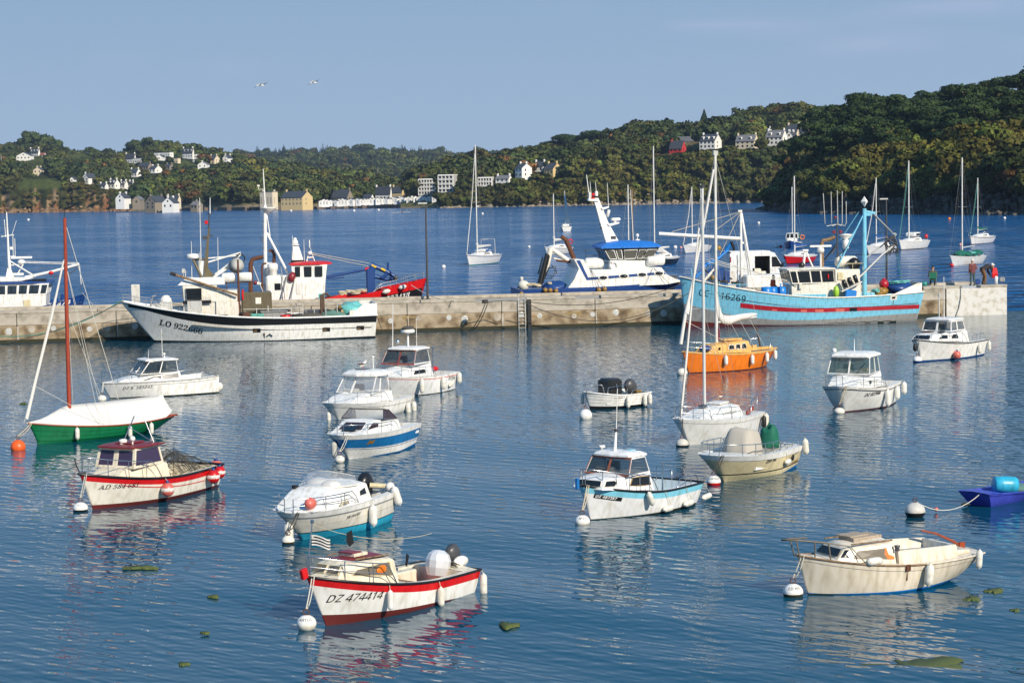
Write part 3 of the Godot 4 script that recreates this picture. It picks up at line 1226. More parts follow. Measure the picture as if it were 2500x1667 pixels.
# ------------------------------------------------------------------ foliage: crowns of many small leaf clumps
class Leaves:
	var st := SurfaceTool.new()
	var r := RandomNumberGenerator.new()

	func _init(s: int) -> void:
		r.seed = s
		st.begin(Mesh.PRIMITIVE_TRIANGLES)

	func clump(at: Vector3, out: Vector3, size: float, c: Color) -> void:
		var n := (out.normalized() + Vector3(r.randf_range(-1,1), r.randf_range(-1,1), r.randf_range(-1,1)) * 0.75).normalized()
		var u := n.cross(Vector3(r.randf_range(-1,1), r.randf_range(-1,1), r.randf_range(-1,1))).normalized()
		var v := u.cross(n)
		var k := r.randf_range(0.75,1.35)
		st.set_color(Color(c.r * k, c.g * k * r.randf_range(0.93,1.07), c.b * k))
		var pts := []
		for i in 5:
			var a := TAU * (i + r.randf_range(-0.3,0.3)) / 5.0
			pts.append(at + (u * cos(a) + v * sin(a)) * size * r.randf_range(0.55,1.15) + n * size * r.randf_range(-0.25,0.25))
		for i in [[0,1,2],[0,2,3],[0,3,4]]:
			for j in [0,1,2]:
				st.set_normal((n * 0.5 + out.normalized() * 0.8).normalized())
				st.add_vertex(pts[i[j]])

	func lobe(c: Vector3, rad: Vector3, count: int, size: float, col: Color) -> void:
		for i in count:
			var d := Vector3(r.randfn(), r.randfn(), r.randfn()).normalized()
			if d.y < -0.5:
				d.y *= -0.6
			var f := r.randf_range(0.72,1.05)
			clump(c + d * rad * f, d / rad * rad.length() * 0.5 + Vector3(0,0.15,0), size * r.randf_range(0.7,1.3), col)

	func made() -> ArrayMesh:
		return st.commit()

func broadleaf(s: int, count: int, size: float, lobes := 7) -> ArrayMesh:
	var l := Leaves.new(s)
	var k := lobes
	for i in k:
		var a := TAU * i / k + l.r.randf_range(-0.4,0.4)
		var f := l.r.randf_range(0.15,0.5)
		var c := Vector3(cos(a) * f, l.r.randf_range(0.42,0.78), sin(a) * f)
		var rad := l.r.randf_range(0.22,0.36)
		var g := l.r.randf_range(0.8,1.2)
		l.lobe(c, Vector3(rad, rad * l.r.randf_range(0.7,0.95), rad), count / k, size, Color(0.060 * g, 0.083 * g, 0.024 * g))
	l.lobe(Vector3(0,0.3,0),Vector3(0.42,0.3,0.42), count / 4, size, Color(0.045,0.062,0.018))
	return l.made()

func conifer(s: int, count: int) -> ArrayMesh:
	var l := Leaves.new(s)
	for i in count:
		var y := pow(l.r.randf(),1.4)
		var a := l.r.randf() * TAU
		var rad := (1.0 - y) * 0.24 + 0.015
		l.clump(Vector3(cos(a) * rad, 0.1 + y * 0.92, sin(a) * rad),Vector3(cos(a),0.4, sin(a)),0.07 * (1.25 - y), Color(0.02,0.036,0.014))
	return l.made()

func pine_crown(s: int, layers: Array, count: int, size: float) -> ArrayMesh:
	# flat shelves of needles on spreading limbs
	var l := Leaves.new(s)
	for c in layers:
		var g := l.r.randf_range(0.8,1.25)
		l.lobe(c[0],Vector3(c[1], c[1] * 0.45, c[1]), int(count * c[1] * c[1]), size, Color(0.033 * g, 0.054 * g, 0.017 * g))
	return l.made()

func foliage_material(called: String, shine := Color(0.25,0.3,0.05)) -> StandardMaterial3D:
	var m := mat(called, Color.WHITE, 0.75)
	m.vertex_color_use_as_albedo = true
	m.metallic_specular = 0.25
	m.backlight_enabled = true
	m.backlight = shine
	return m

func scatter(called: String, mesh: Mesh, m: Material, where: Array, tints: Array) -> void:
	if where.is_empty():
		return
	var mm := MultiMesh.new()
	mm.transform_format = MultiMesh.TRANSFORM_3D
	mm.use_colors = true
	mm.mesh = mesh
	mm.instance_count = where.size()
	for i in where.size():
		mm.set_instance_transform(i, where[i])
		mm.set_instance_color(i, tints[i])
	var o := MultiMeshInstance3D.new()
	o.multimesh = mm
	o.material_override = m
	add(self, o, called)
	o.set_meta("kind","stuff")

var keep := []   # places in front of which nothing grows: [left, right, top, bottom, distance]
var clear_ground := []  # fields and gardens: [left, right, top, bottom]

func free_of_houses(p: Vector3, tall: float, wide: float) -> bool:
	var b := frame_at(p)
	var t := b.y - tall * 5000.0 / b.z
	var w := wide * 5000.0 / b.z
	for k in keep:
		if b.x + w > k[0] and b.x - w < k[1] and b.y > k[2] and t < k[3] and b.z < k[4]:
			return false
	for k in clear_ground:
		if b.x > k[0] and b.x < k[1] and b.y > k[2] and b.y < k[3]:
			return false
	return true

func wood(h: Hill, x0: float, x1: float, count: int, from: float, kinds: Array, tall: Vector2, names: Array, past := 60.0, warm := 1.0) -> void:
	var places := []
	var tints := []
	for k in kinds:
		places.append([])
		tints.append([])
	for i in count:
		var x := rng.randf_range(x0, x1)
		var ds := h.bank(x)
		var dr := Hill.along(h.ridge, x)
		var d := ds + from + (dr + past - ds - from) * pow(rng.randf(),1.15)
		var p := spot(x, d, h.high(x, d))
		var size := rng.randf_range(tall.x, tall.y) * (0.85 + 0.8 * noise.get_noise_2d(p.x * 1.6, p.z * 1.6)) * 1.0
		if not free_of_houses(p, size, size * 0.3):
			continue
		var k := rng.randi() % kinds.size()
		var w := size * rng.randf_range(0.8,1.15)
		places[k].append(Transform3D(Basis(Vector3.UP, rng.randf() * TAU).scaled(Vector3(w, size, w)), p - Vector3(0,0.6,0)))
		var n := noise.get_noise_2d(p.x * 2.0 + 900.0, p.z * 2.0)
		var g := rng.randf_range(0.62,1.4) * (1.0 + 0.6 * n)
		var dry := noise.get_noise_2d(p.x * 0.7 - 300.0, p.z * 0.7)
		var c := Color(g * (1.0 + 0.4 * rng.randf() + 0.5 * dry) * warm, g * (1.0 + 0.12 * dry), g * (0.95 - 0.4 * dry))
		if rng.randf() < 0.025:
			c = Color(g * 2.3, g * 0.85, g * 0.9)
		elif rng.randf() < 0.07:
			c = Color(g * 1.7, g * 1.5, g)
		tints[k].append(c)
	for k in kinds.size():
		scatter(names[mini(k, names.size() - 1)], kinds[k],M.leaf, places[k], tints[k])

func in_rects(x: float, y: float, rects: Array) -> bool:
	for r in rects:
		if x > r[0] and x < r[1] and y > r[2] and y < r[3]:
			return true
	return false

# ------------------------------------------------------------------ houses
# x0..x1 and y0..y1 is what the house covers in the frame; side is the share of that width taken by the gable end on the right
func house(called: String, label: String, f: Array, wall: Material, roof: Material, o := {}) -> void:
	var at := land(hills, (f[0] + f[1]) * 0.5, f[3] + 1.0)
	var s := -at.z / 5000.0
	var side: float = o.get("side",0.35)
	var turn: float = deg_to_rad(o.get("turn",32.0))
	var w: float = (f[1] - f[0]) * s * (1.0 - side) / cos(turn)
	var dp: float = (f[1] - f[0]) * s * side / maxf(sin(turn),0.2)
	if o.get("gable",false):   # the gable faces the camera
		dp = o.get("deep",9.0)
		w = (f[1] - f[0]) * s
		turn = deg_to_rad(o.get("turn",8.0))
	var tall: float = (f[3] - f[2]) * s
	var eaves: float = tall * o.get("eaves",0.55)
	var rise := tall - eaves
	var g: bool = o.get("gable",false)
	var h := thing(called, label,"house",at, -turn,"houses on the hillsides round the bay")
	var hw := w * 0.5
	var hd := dp * 0.5
	var body := Sh.new()
	var outline := [[-hd, -4.0],[hd, -4.0],[hd, eaves],[0.0, tall - 0.15],[-hd, eaves]] if not g else [[-hw, -4.0],[hw, -4.0],[hw, eaves],[0.0, tall - 0.15],[-hw, eaves]]
	if o.get("flat",false):
		outline = [[-hd, -4.0],[hd, -4.0],[hd, tall - 0.1],[-hd, tall - 0.1]]
	var t := Transform3D(Basis(Vector3.UP, -PI / 2),Vector3.ZERO) if not g else Transform3D.IDENTITY
	# along x for a long front, along z for a front gable
	body.plate(outline, -hw if not g else -hd, hw if not g else hd, t)
	part(h,"wall",body, wall)
	var span := hd if not g else hw
	var long := hw if not g else hd
	if o.get("flat",false):
		part(h,"roof",Sh.new().box(Vector3(0, tall, 0),Vector3(w + 0.5,0.35, dp + 0.5)), roof)
	else:
		for k in [-1.0,1.0]:
			var r := Sh.new()
			var slab := [[0.0, tall + 0.12],[k * (span + 0.35), eaves - 0.35 * rise / span + 0.12],[k * (span + 0.35), eaves - 0.35 * rise / span - 0.1],[0.0, tall - 0.1]]
			if k > 0:
				slab.reverse()
			r.plate(slab, -long - 0.12, long + 0.12, t)
			part(h,"roof",r, roof)
	var stacks: Array = o.get("chimneys",[-1,1])
	for k in stacks:
		var c := Vector3(k * (hw - 0.5), tall + 0.3,0) if not g else Vector3(0, tall + 0.3, k * (hd - 0.5))
		part(h,"chimney",Sh.new().box(c, Vector3(0.8,1.7,1.2) if not g else Vector3(1.2,1.7,0.8)), o.get("stack",wall))
	# windows: rows along the front and in the gable end
	var floors: int = o.get("floors",2 if eaves > 4.2 else 1)
	var bays: int = o.get("bays",maxi(2, int(w / 2.6)))
	var glass: Material = o.get("panes",M.dark_glass)
	var sill := eaves / floors
	for fl in floors:
		var y := sill * (fl + 0.52)
		if not g:
			for b in bays:
				var x := lerpf(-hw, hw, (b + 0.5) / bays)
				part(h,"window",Sh.new().box(Vector3(x, y, hd + 0.03),Vector3(minf(1.1, w / bays * 0.5), minf(1.5, sill * 0.55),0.12)), glass)
			if dp > 5.0:
				part(h,"window",Sh.new().box(Vector3(hw + 0.03, y, hd * 0.3),Vector3(0.12, minf(1.3, sill * 0.5),0.9)), glass)
		else:
			for b in maxi(1, int(w / 3.5)):
				var x := lerpf(-hw, hw, (b + 0.5) / maxi(1, int(w / 3.5)))
				part(h,"window",Sh.new().box(Vector3(x, y, hd + 0.03),Vector3(1.0, minf(1.4, sill * 0.55),0.12)), glass)
	if not g and not o.get("flat",false) and o.get("dormers",0) > 0:
		for b in o.dormers:
			var x := lerpf(-hw, hw, (b + 0.5) / o.dormers)
			var dm := part(h,"dormer",Sh.new().box(Vector3(x, eaves + rise * 0.4, hd * 0.55),Vector3(1.5, rise * 0.45, hd * 0.6)),M.plaster)
			part(dm,"pane",Sh.new().box(Vector3(x, eaves + rise * 0.4, hd * 0.85 + 0.02),Vector3(1.0, rise * 0.3,0.1)), glass)
	if g and rise > 2.5:
		part(h,"window",Sh.new().box(Vector3(0, eaves + rise * 0.3, hd + 0.03),Vector3(0.9,1.1,0.12)), glass)
	keep.append([f[0], f[1], f[2] + (f[3] - f[2]) * o.get("hid",0.12), f[3] - 0.5,-at.z + 2.0])

var hills := []

func bay_shores() -> void:
	var A := Hill.new()
	A.n = noise
	A.shore = [[-300,1700],[0,1630],[200,1580],[350,1530],[600,1370],[900,1360],[1050,1270]]
	A.ridge = [[-300,2300],[0,2200],[560,2050],[820,1850],[1050,1700]]
	A.top = [[-300,62],[0,60],[110,64],[200,57],[250,53],[300,50],[380,57],[470,52],[560,48],[600,42],[700,32],[820,22],[940,14],[1050,9]]
	A.cliff = [[-300,15],[0,15],[120,16],[215,15],[290,10],[340,4],[400,2.6],[1050,2.6]]
	A.power = 0.9
	A.run = 30.0
	A.rough = 4.5
	var B := Hill.new()
	B.n = noise
	B.shore = [[980,1290],[1090,1235],[1400,1215],[1700,1190],[2100,1140]]
	B.ridge = [[980,1560],[1200,1620],[1500,1520],[2100,1480]]
	B.top = [[980,10],[1035,18],[1090,23],[1144,28],[1250,31],[1350,34],[1440,36],[1513,43],[1562,47],[1650,45],[1728,51],[1840,53],[1913,58],[2005,57],[2100,57]]
	B.cliff = [[980,2.6],[1060,3],[1100,8],[1180,13],[1300,17],[1450,20],[1600,25],[1700,27],[2100,29]]
	B.run = 34.0
	var R := Hill.new()
	R.n = noise
	R.shore = [[400,2300],[1500,2300]]
	R.ridge = [[400,4000],[1500,4000]]
	R.top = [[400,84],[500,86],[600,84],[800,87],[1000,84],[1100,75],[1200,70],[1300,66],[1500,60]]
	R.cliff = [[400,12],[1500,12]]
	R.rough = 14.0
	var C := Hill.new()
	C.n = noise
	C.shore = [[1850,800],[1880,790],[1930,720],[2000,662],[2080,643],[2400,576],[2800,520]]
	C.ridge = [[1850,815],[1900,810],[1960,800],[2000,790],[2100,770],[2400,740],[2800,700]]
	C.top = [[1850,0.4],[1880,1.5],[1905,5],[1930,9],[1975,17],[2005,23],[2053,26],[2098,27],[2202,31],[2306,32],[2400,33],[2500,36],[2800,40]]
	C.cliff = [[1850,0.3],[1880,1.0],[1930,2.2],[2000,3.5],[2400,4],[2800,4]]
	C.run = 7.0
	C.power = 0.85
	C.rough = 1.5
	hills = [C, A, B, R]
	var ground := mat("hillside",Color.WHITE, 0.95)
	ground.vertex_color_use_as_albedo = true
	ground.albedo_texture = noise_texture(512,0.02,5, Color(0.55,0.55,0.55), Color(1,1,1),12)
	ground.uv1_triplanar = true
	ground.uv1_world_triplanar = true
	ground.uv1_scale = Vector3.ONE / 45.0
	ground.metallic_specular = 0.1
	mat("plaster",lin(0.78,0.76,0.71),0.8)
	mat("stone_wall",lin(0.36,0.30,0.22),0.9,0.0, noise_texture(256,0.06,4, Color(0.7,0.7,0.7), Color(1,1,1),21),6.0)
	mat("yellow_wall",lin(0.62,0.46,0.22),0.85)
	mat("cream_wall",lin(0.66,0.56,0.40),0.85)
	mat("red_wall",lin(0.45,0.03,0.03),0.8)
	mat("slate",lin(0.075,0.08,0.095),0.6,0.0, noise_texture(256,0.05,4, Color(0.7,0.7,0.7), Color(1,1,1),22),8.0)
	mat("pale_slate",lin(0.17,0.165,0.17),0.7)
	mat("tile_roof",lin(0.30,0.10,0.06),0.8)
	mat("concrete_wall",lin(0.42,0.41,0.39),0.85)
	M.leaf = foliage_material("foliage")
	var rock := func(n: float) -> Color: return Color(0.34,0.15,0.06).lerp(Color(0.42,0.30,0.17), clampf(0.5 + n, 0.0,1.0))
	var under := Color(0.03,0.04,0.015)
	var meadow := [[42,152,436,460],[163,246,366,384],[60,110,384,396],[440,480,393,406],[330,350,374,386]]
	var dry := [[1600,1640,352,378],[1668,1712,343,362],[1758,1800,340,352]]
	clear_ground = meadow + dry
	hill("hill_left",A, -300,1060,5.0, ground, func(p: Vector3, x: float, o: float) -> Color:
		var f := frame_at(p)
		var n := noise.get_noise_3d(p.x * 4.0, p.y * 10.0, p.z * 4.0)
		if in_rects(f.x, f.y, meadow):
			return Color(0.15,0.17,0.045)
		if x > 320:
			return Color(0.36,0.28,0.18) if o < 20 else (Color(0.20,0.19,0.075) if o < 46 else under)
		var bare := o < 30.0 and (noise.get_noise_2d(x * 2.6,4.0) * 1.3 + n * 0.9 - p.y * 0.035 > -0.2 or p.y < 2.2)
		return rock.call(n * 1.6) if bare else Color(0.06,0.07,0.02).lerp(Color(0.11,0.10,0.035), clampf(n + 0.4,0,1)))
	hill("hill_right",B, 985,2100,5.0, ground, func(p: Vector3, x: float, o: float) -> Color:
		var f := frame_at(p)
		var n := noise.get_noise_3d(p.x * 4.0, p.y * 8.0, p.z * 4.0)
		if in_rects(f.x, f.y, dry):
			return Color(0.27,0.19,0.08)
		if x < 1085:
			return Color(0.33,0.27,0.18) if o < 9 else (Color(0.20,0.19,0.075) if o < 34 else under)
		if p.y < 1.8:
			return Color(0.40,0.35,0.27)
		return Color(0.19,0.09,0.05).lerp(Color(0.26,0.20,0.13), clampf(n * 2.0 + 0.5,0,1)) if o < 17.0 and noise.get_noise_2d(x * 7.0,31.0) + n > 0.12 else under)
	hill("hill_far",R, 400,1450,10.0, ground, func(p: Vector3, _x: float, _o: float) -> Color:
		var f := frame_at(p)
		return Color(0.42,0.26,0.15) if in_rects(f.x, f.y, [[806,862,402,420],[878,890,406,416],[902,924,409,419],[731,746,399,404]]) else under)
	hill("headland",C, 1850,2800,4.0, ground, func(p: Vector3, x: float, o: float) -> Color:
		var n := noise.get_noise_3d(p.x * 9.0, p.y * 9.0, p.z * 9.0)
		return Color(0.07,0.065,0.055).lerp(Color(0.26,0.225,0.18), clampf(n * 2.0 + 0.45,0,1)) if p.y < 4.2 and o < 9.0 else under)
	clear_ground += [[806,862,400,421],[878,892,404,418],[900,926,407,421]]
	for q in meadow + dry:
		keep.append([q[0], q[1], q[2] - 2.0, q[3],-land(hills, (q[0] + q[1]) * 0.5, q[3]).z + 4.0])
	houses()
	# the woods that read as one mass
	var crowns := []
	for i in 5:
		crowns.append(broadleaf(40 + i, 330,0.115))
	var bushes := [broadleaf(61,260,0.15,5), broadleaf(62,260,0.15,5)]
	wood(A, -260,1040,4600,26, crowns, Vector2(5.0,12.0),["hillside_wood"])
	wood(A, -260,345,800,9, bushes, Vector2(2.0,5.0),["clifftop_scrub"],-480.0,1.25)
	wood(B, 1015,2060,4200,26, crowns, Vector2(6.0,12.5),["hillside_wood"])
	wood(B, 1080,2060,2600,5, bushes, Vector2(3.0,8.5),["cliff_scrub"],-285.0,1.1)
	wood(R, 420,1420,5200,30,[conifer(71,150), conifer(72,150), crowns[0]],Vector2(11.0,18.0),["far_wood"],100.0)
	var fine := []
	for i in 4:
		fine.append(broadleaf(80 + i, 1500,0.062,10))
	wood(C, 1885,2760,950,4, fine, Vector2(5.0,11.0),["headland_scrub"],30.0,1.1)
	single_trees(A, B, C)
	rocks(A, B, C)

func rocks(A: Hill, B: Hill, C: Hill) -> void:
	var stones := []
	for i in 3:
		var sh := Sh.new()
		var rings := []
		for k in 5:
			var e := lerpf(-1.3,1.3, k / 4.0)
			var ring := []
			for j in 7:
				var a := TAU * j / 7.0
				var q := 1.0 + rng.randf_range(-0.28,0.28)
				ring.append(Vector3(cos(a) * cos(e) * q, sin(e) * 0.7 * q, sin(a) * cos(e) * q))
			rings.append(ring)
		sh.loft(rings)
		stones.append(sh.made())
	var m := mat("shore_rock",Color.WHITE, 0.9,0.0, noise_texture(256,0.03,5, Color(0.6,0.58,0.55), Color(1,1,1),14),3.0)
	m.vertex_color_use_as_albedo = true
	for q in [[C, 1865,2780,900,Vector2(0.3,1.5), Color(0.15,0.135,0.115),6.0],[B, 1270,1800,1100,Vector2(0.3,1.1), Color(0.46,0.38,0.28),12.0],[B, 1060,1130,160,Vector2(0.3,1.3), Color(0.5,0.42,0.3),8.0],[A, -200,330,300,Vector2(0.4,1.5), Color(0.40,0.24,0.12),8.0]]:
		var places := [[],[],[]]
		var tints := [[],[],[]]
		for i in q[3]:
			var x := rng.randf_range(q[1], q[2])
			var d: float = q[0].bank(x) + rng.randf_range(-2.5, q[6])
			var k := rng.randi() % 3
			var s: float = rng.randf_range(q[4].x, q[4].y)
			places[k].append(Transform3D(Basis(Vector3.UP, rng.randf() * TAU).rotated(Vector3.RIGHT, rng.randf_range(-0.4,0.4)).scaled(Vector3(s * rng.randf_range(0.7,1.4), s, s)), spot(x, d, maxf(q[0].high(x, d),-0.3) + s * 0.15)))
			var g := rng.randf_range(0.6,1.25)
			tints[k].append(Color(q[5].r * g, q[5].g * g, q[5].b * g))
		for k in 3:
			scatter("shore_rocks",stones[k], m, places[k], tints[k])

func tree_thing(called: String, label: String, crown: Mesh, trunk: Mesh, at: Vector3, size: float, turn: float, bark: Material) -> void:
	var t := thing(called, label,"tree",at, turn,"trees that stand out on the shores")
	t.scale = Vector3.ONE * size
	var c := MeshInstance3D.new()
	c.mesh = crown
	c.material_override = M.needles if called == "pine_tree" else M.leaf
	add(t, c,"crown")
	var b := MeshInstance3D.new()
	b.mesh = trunk
	b.material_override = bark
	add(t, b,"trunk")

func single_trees(A: Hill, B: Hill, C: Hill) -> void:
	M.needles = foliage_material("needles",Color(0.12,0.16,0.04))
	var bark := mat("pine_bark",lin(0.34,0.25,0.19),0.9)
	var crowns := []
	var trunks := []
	for v in 5:
		var r := RandomNumberGenerator.new()
		r.seed = 300 + v
		var layers := []
		var sh := Sh.new()
		var lean := Vector3(r.randf_range(-0.08,0.08),0, r.randf_range(-0.06,0.06))
		var fork := Vector3(0,0.45,0) + lean
		sh.tube([Vector3.ZERO, Vector3(0,0.22,0) + lean * 0.3, fork],0.03,0.022)
		for i in 9:
			var a := TAU * i / 9.0 + r.randf_range(-0.3,0.3)
			var y := r.randf_range(0.42,0.92) if v < 3 else r.randf_range(0.78,0.92)
			var f := r.randf_range(0.12,0.34)
			var tip := Vector3(cos(a) * f, y, sin(a) * f) + lean
			sh.tube([fork.lerp(Vector3(0, y * 0.8,0),0.3), fork.lerp(tip, 0.5) + Vector3(0,0.04,0), tip],0.014,0.006,5)
			layers.append([tip, r.randf_range(0.19,0.30)])
		layers.append([Vector3(0,0.95,0) + lean, 0.2])
		layers.append([Vector3(0,0.78,0) + lean, 0.26])
		crowns.append(pine_crown(310 + v, layers, 4600,0.03))
		trunks.append(sh.made())
	# the pines of the headland, from the point on the left to the top of the hill on the right
	var stand := [["at the seaward end of the headland wood",1935,2040,12],["on the left part of the headland crest",2040,2180,16],["in the middle of the headland crest",2180,2330,18],["at the highest right end of the headland",2330,2560,20]]
	for s in stand:
		for i in s[3]:
			var x: float = lerpf(s[1], s[2],(i + rng.randf() * 0.9) / s[3])
			var ds := C.bank(x)
			var dr := Hill.along(C.ridge, x)
			var d := lerpf(ds, dr, 0.42 + 0.62 * fmod(i * 0.618,1.0))
			var k := rng.randi() % 3
			tree_thing("pine_tree","dark spreading pine with pale bare limbs " + s[0], crowns[k], trunks[k], spot(x, d, C.high(x, d) - 0.4), rng.randf_range(10.0,16.5), rng.randf() * TAU, bark)
	for q in [[1362,15.5,3],[1388,19.5,4],[1412,16.0,3],[1440,17.0,4],[1462,17.5,3]]:
		var d := Hill.along(B.ridge, q[0]) - 60.0
		tree_thing("pine_tree","umbrella pine with a flat dark top standing above the right hillside wood",crowns[q[2]], trunks[q[2]], spot(q[0], d, B.high(q[0], d) - 0.5), q[1], q[0], bark)
	var leafy := [broadleaf(91,1500,0.06,9), broadleaf(92,1500,0.06,9)]
	var pole := Sh.new().tube([Vector3.ZERO, Vector3(0.01,0.25,0),Vector3(0,0.5,0)],0.03,0.02).made()
	for q in [[82,17.0,"large round dark tree on the left skyline behind the white manor"],[102,21.0,"tallest dark tree on the left skyline"],[125,18.0,"broad dark tree to the right of the tallest one on the left skyline"],[151,14.0,"round tree on the left skyline above the bright hedge"],[235,12.5,"small lone round tree on the left skyline"],[342,17.0,"dark tree on the skyline over the slate-roofed houses"],[360,18.0,"dark domed tree on the skyline left of the big white house"],[380,16.0,"dark tree on the skyline just left of the flat white villa"]]:
		var d := Hill.along(A.ridge, q[0]) - 10.0
		tree_thing("broadleaf_tree",q[2], leafy[int(q[0]) % 2], pole, spot(q[0], d, A.high(q[0], d) - 1.0), q[1], q[0], bark)
	for q in [[1728,16.0],[1722,12.0],[1690,12.0],[2246,0.0]]:
		if q[1] > 0.0:
			var d := Hill.along(B.ridge, q[0])
			tree_thing("conifer_tree","pointed dark conifer on the right hill skyline",conifer(73,700), pole, spot(q[0], d, B.high(q[0], d) - 1.0), q[1], q[0], bark)

func houses() -> void:
	var W: Material = M.plaster
	var S: Material = M.slate
	var T: Material = M.stone_wall
	var Cr: Material = M.cream_wall
	for q in [
		["large white manor with slate roof and end chimneys high on the left hill",[70,98,361,382], W, S, {"side": 0.12,"dormers": 3,"chimneys": [-1,1]}],
		["white house with dark front gable below the manor on the left hill",[42,78,371,389], W, S, {"gable": true,"chimneys": []}],
		["low annex with dark red roof right of the manor",[96,112,372,382], W, M.tile_roof, {"side": 0.2,"chimneys": []}],
		["white house with steep slate roof at mid height of the left hill",[304,332,374,396], W, S, {"side": 0.1,"chimneys": [-1,1]}],
		["long low flat-roofed white building joined to a slate house",[322,348,385,396], W, M.pale_slate, {"side": 0.1,"flat": true,"chimneys": []}],
		["modern white villa with a flat roof near the left skyline",[374,424,371,380], W, M.pale_slate, {"side": 0.15,"flat": true,"chimneys": []}],
		["white house with a small slate gable below the flat villa",[382,400,376,389], W, S, {"gable": true,"chimneys": [1]}],
		["tall white house with big slate roof and two chimneys on the skyline",[444,474,360,383], W, S, {"side": 0.1,"dormers": 3}],
		["small white annex right of the tall white house",[472,484,375,384], W, M.pale_slate, {"flat": true,"chimneys": []}],
		["small cream box-shaped house below the tall white one",[424,440,385,397], Cr, M.pale_slate, {"flat": true,"chimneys": []}],
		["small white cube of a house with a brown base",[470,482,388,398], W, M.pale_slate, {"flat": true,"chimneys": []}],
		["cream house with tall chimneys at both ends on the right of the left hill",[508,536,378,399], Cr, S, {"side": 0.4}],
		["low white house left of the cream one with tall chimneys",[485,508,394,408], W, M.pale_slate, {"gable": true,"chimneys": [1]}],
		["lone white gabled house farthest right on the left hill",[548,563,377,394], W, S, {"gable": true,"turn": 25.0}],
		["long house with slate roof and stone gable at mid-slope",[336,373,396,415], T, S, {"side": 0.25}],
		["white house with twin gables below the long slate-roofed one",[364,394,403,421], W, S, {"side": 0.45}],
		["brownish stone house with slate roof right of the twin gables",[401,425,399,413], T, S, {"side": 0.4}],
		["slate-roofed house with a small white wing on the mid-slope",[314,344,411,431], W, S, {"side": 0.3}],
		["white terrace house with slate roof, left of the row on the left hill",[240,264,446,459], W, S, {"side": 0.25}],
		["white house with two chimneys in the middle of the row",[262,292,437,459], W, S, {"side": 0.35,"dormers": 2}],
		["white house with a reddish shop front in the row",[290,312,440,459], W, S, {"side": 0.3,"dormers": 2}],
		["white house at the right end of the row",[312,329,441,454], W, S, {"side": 0.35}],
		["bright white gable end standing alone among the trees",[206,228,422,446], W, S, {"gable": true,"turn": 35.0,"chimneys": [1]}],
		["small white gable peeping out of the trees",[174,184,431,442], W, S, {"gable": true,"chimneys": []}],
		["beige house with a stone chimney in the trees above the field",[84,105,407,422], Cr, S, {"gable": true}],
		["white gabled cottage by the shore on the left",[288,312,471,495], W, S, {"gable": true,"turn": 20.0}],
		["small tan stone barn by the shore",[327,347,478,496], T, M.pale_slate, {"gable": true,"chimneys": []}],
		["tan stone house with a steep gable behind the beach",[364,397,477,508], T, S, {"gable": true,"turn": 35.0,"deep": 11.0}],
		["white house with a steep gable and pale shutters behind the beach",[401,431,481,509], W, S, {"gable": true,"turn": 15.0}],
		["cream house with a long slate roof behind the white gable",[404,442,476,495], Cr, S, {"side": 0.15}],
		["low stone boathouse on the sea wall",[465,494,490,509], T, M.pale_slate, {"side": 0.4,"chimneys": [0]}],
		["three-storey cream house with a dark porch by the beach",[634,678,467,496], Cr, M.pale_slate, {"side": 0.25,"flat": true,"floors": 3,"bays": 4,"panes": M.stone_wall}],
		["long cream hotel with slate roof and gable on the beach",[686,763,466,501],M.yellow_wall, S, {"side": 0.28,"turn": 30.0,"floors": 2,"bays": 6,"eaves": 0.6,"panes": M.stone_wall}],
		["house with one huge dark roof and tan gable end",[808,862,462,486], T, S, {"side": 0.24,"eaves": 0.25,"chimneys": [1]}],
		["white house with a rounded gable by the beach huts",[916,957,454,486], W, S, {"side": 0.08,"floors": 2,"bays": 4}],
		["tan stone house joined to the white one with the rounded gable",[956,989,454,482],M.yellow_wall, S, {"side": 0.2,"floors": 2,"bays": 4,"panes": M.concrete_wall}],
		["small white pavilion left of the white house with the rounded gable",[886,912,473,487], W, S, {"side": 0.2,"chimneys": []}],
		["white tower-like villa with hipped slate roof on the right hill",[1258,1299,398,430], W, S, {"side": 0.6,"turn": 50.0,"floors": 2,"bays": 2,"eaves": 0.66}],
		["dark slate-roofed house behind the yellow gable",[1303,1336,393,418], W, S, {"side": 0.3}],
		["house with a yellow gable on the right hill",[1328,1372,397,427],M.yellow_wall, S, {"side": 0.5,"turn": 45.0}],
		["cluster of low white houses left of the tower villa",[1210,1250,427,443], W, M.pale_slate, {"side": 0.2}],
		["house with a dark roof and bright red gable",[1634,1676,343,370],M.red_wall, S, {"side": 0.3,"eaves": 0.35,"chimneys": [-1]}],
		["long low grey-roofed house behind the red gable",[1656,1714,332,347], W, M.pale_slate, {"side": 0.06,"eaves": 0.4,"chimneys": []}],
		["white house with slate roof and broad white gable on the right plateau",[1708,1763,327,361], W, S, {"side": 0.36,"dormers": 3,"chimneys": [-1,1]}],
		["pair of grey-roofed houses with a stone terrace on the plateau",[1797,1852,328,360], Cr, M.pale_slate, {"side": 0.22,"dormers": 2}],
		["small slate-roofed house behind the others on the plateau",[1857,1887,312,328], W, S, {"side": 0.35}],
		["house with a brown slate roof and bright white gable on the plateau",[1870,1923,317,352], W, M.pale_slate, {"side": 0.28,"dormers": 2}],
		["tall house with twin gables at the back of the plateau",[1917,1961,303,343], Cr, S, {"side": 0.4}],
		["narrow house with a bright white front gable",[1922,1944,320,349], W, S, {"gable": true,"turn": 25.0}],
		["grey three-storey house with white gable beside the headland",[1952,1997,307,349],M.concrete_wall, S, {"side": 0.24,"floors": 3,"bays": 4,"eaves": 0.72,"dormers": 3}],
		["low red-roofed shed at the foot of the grey house",[1977,1994,338,352], W, M.tile_roof, {"side": 0.2,"chimneys": []}],
	]:
		house("house",q[0], q[1], q[2], q[3], q[4])
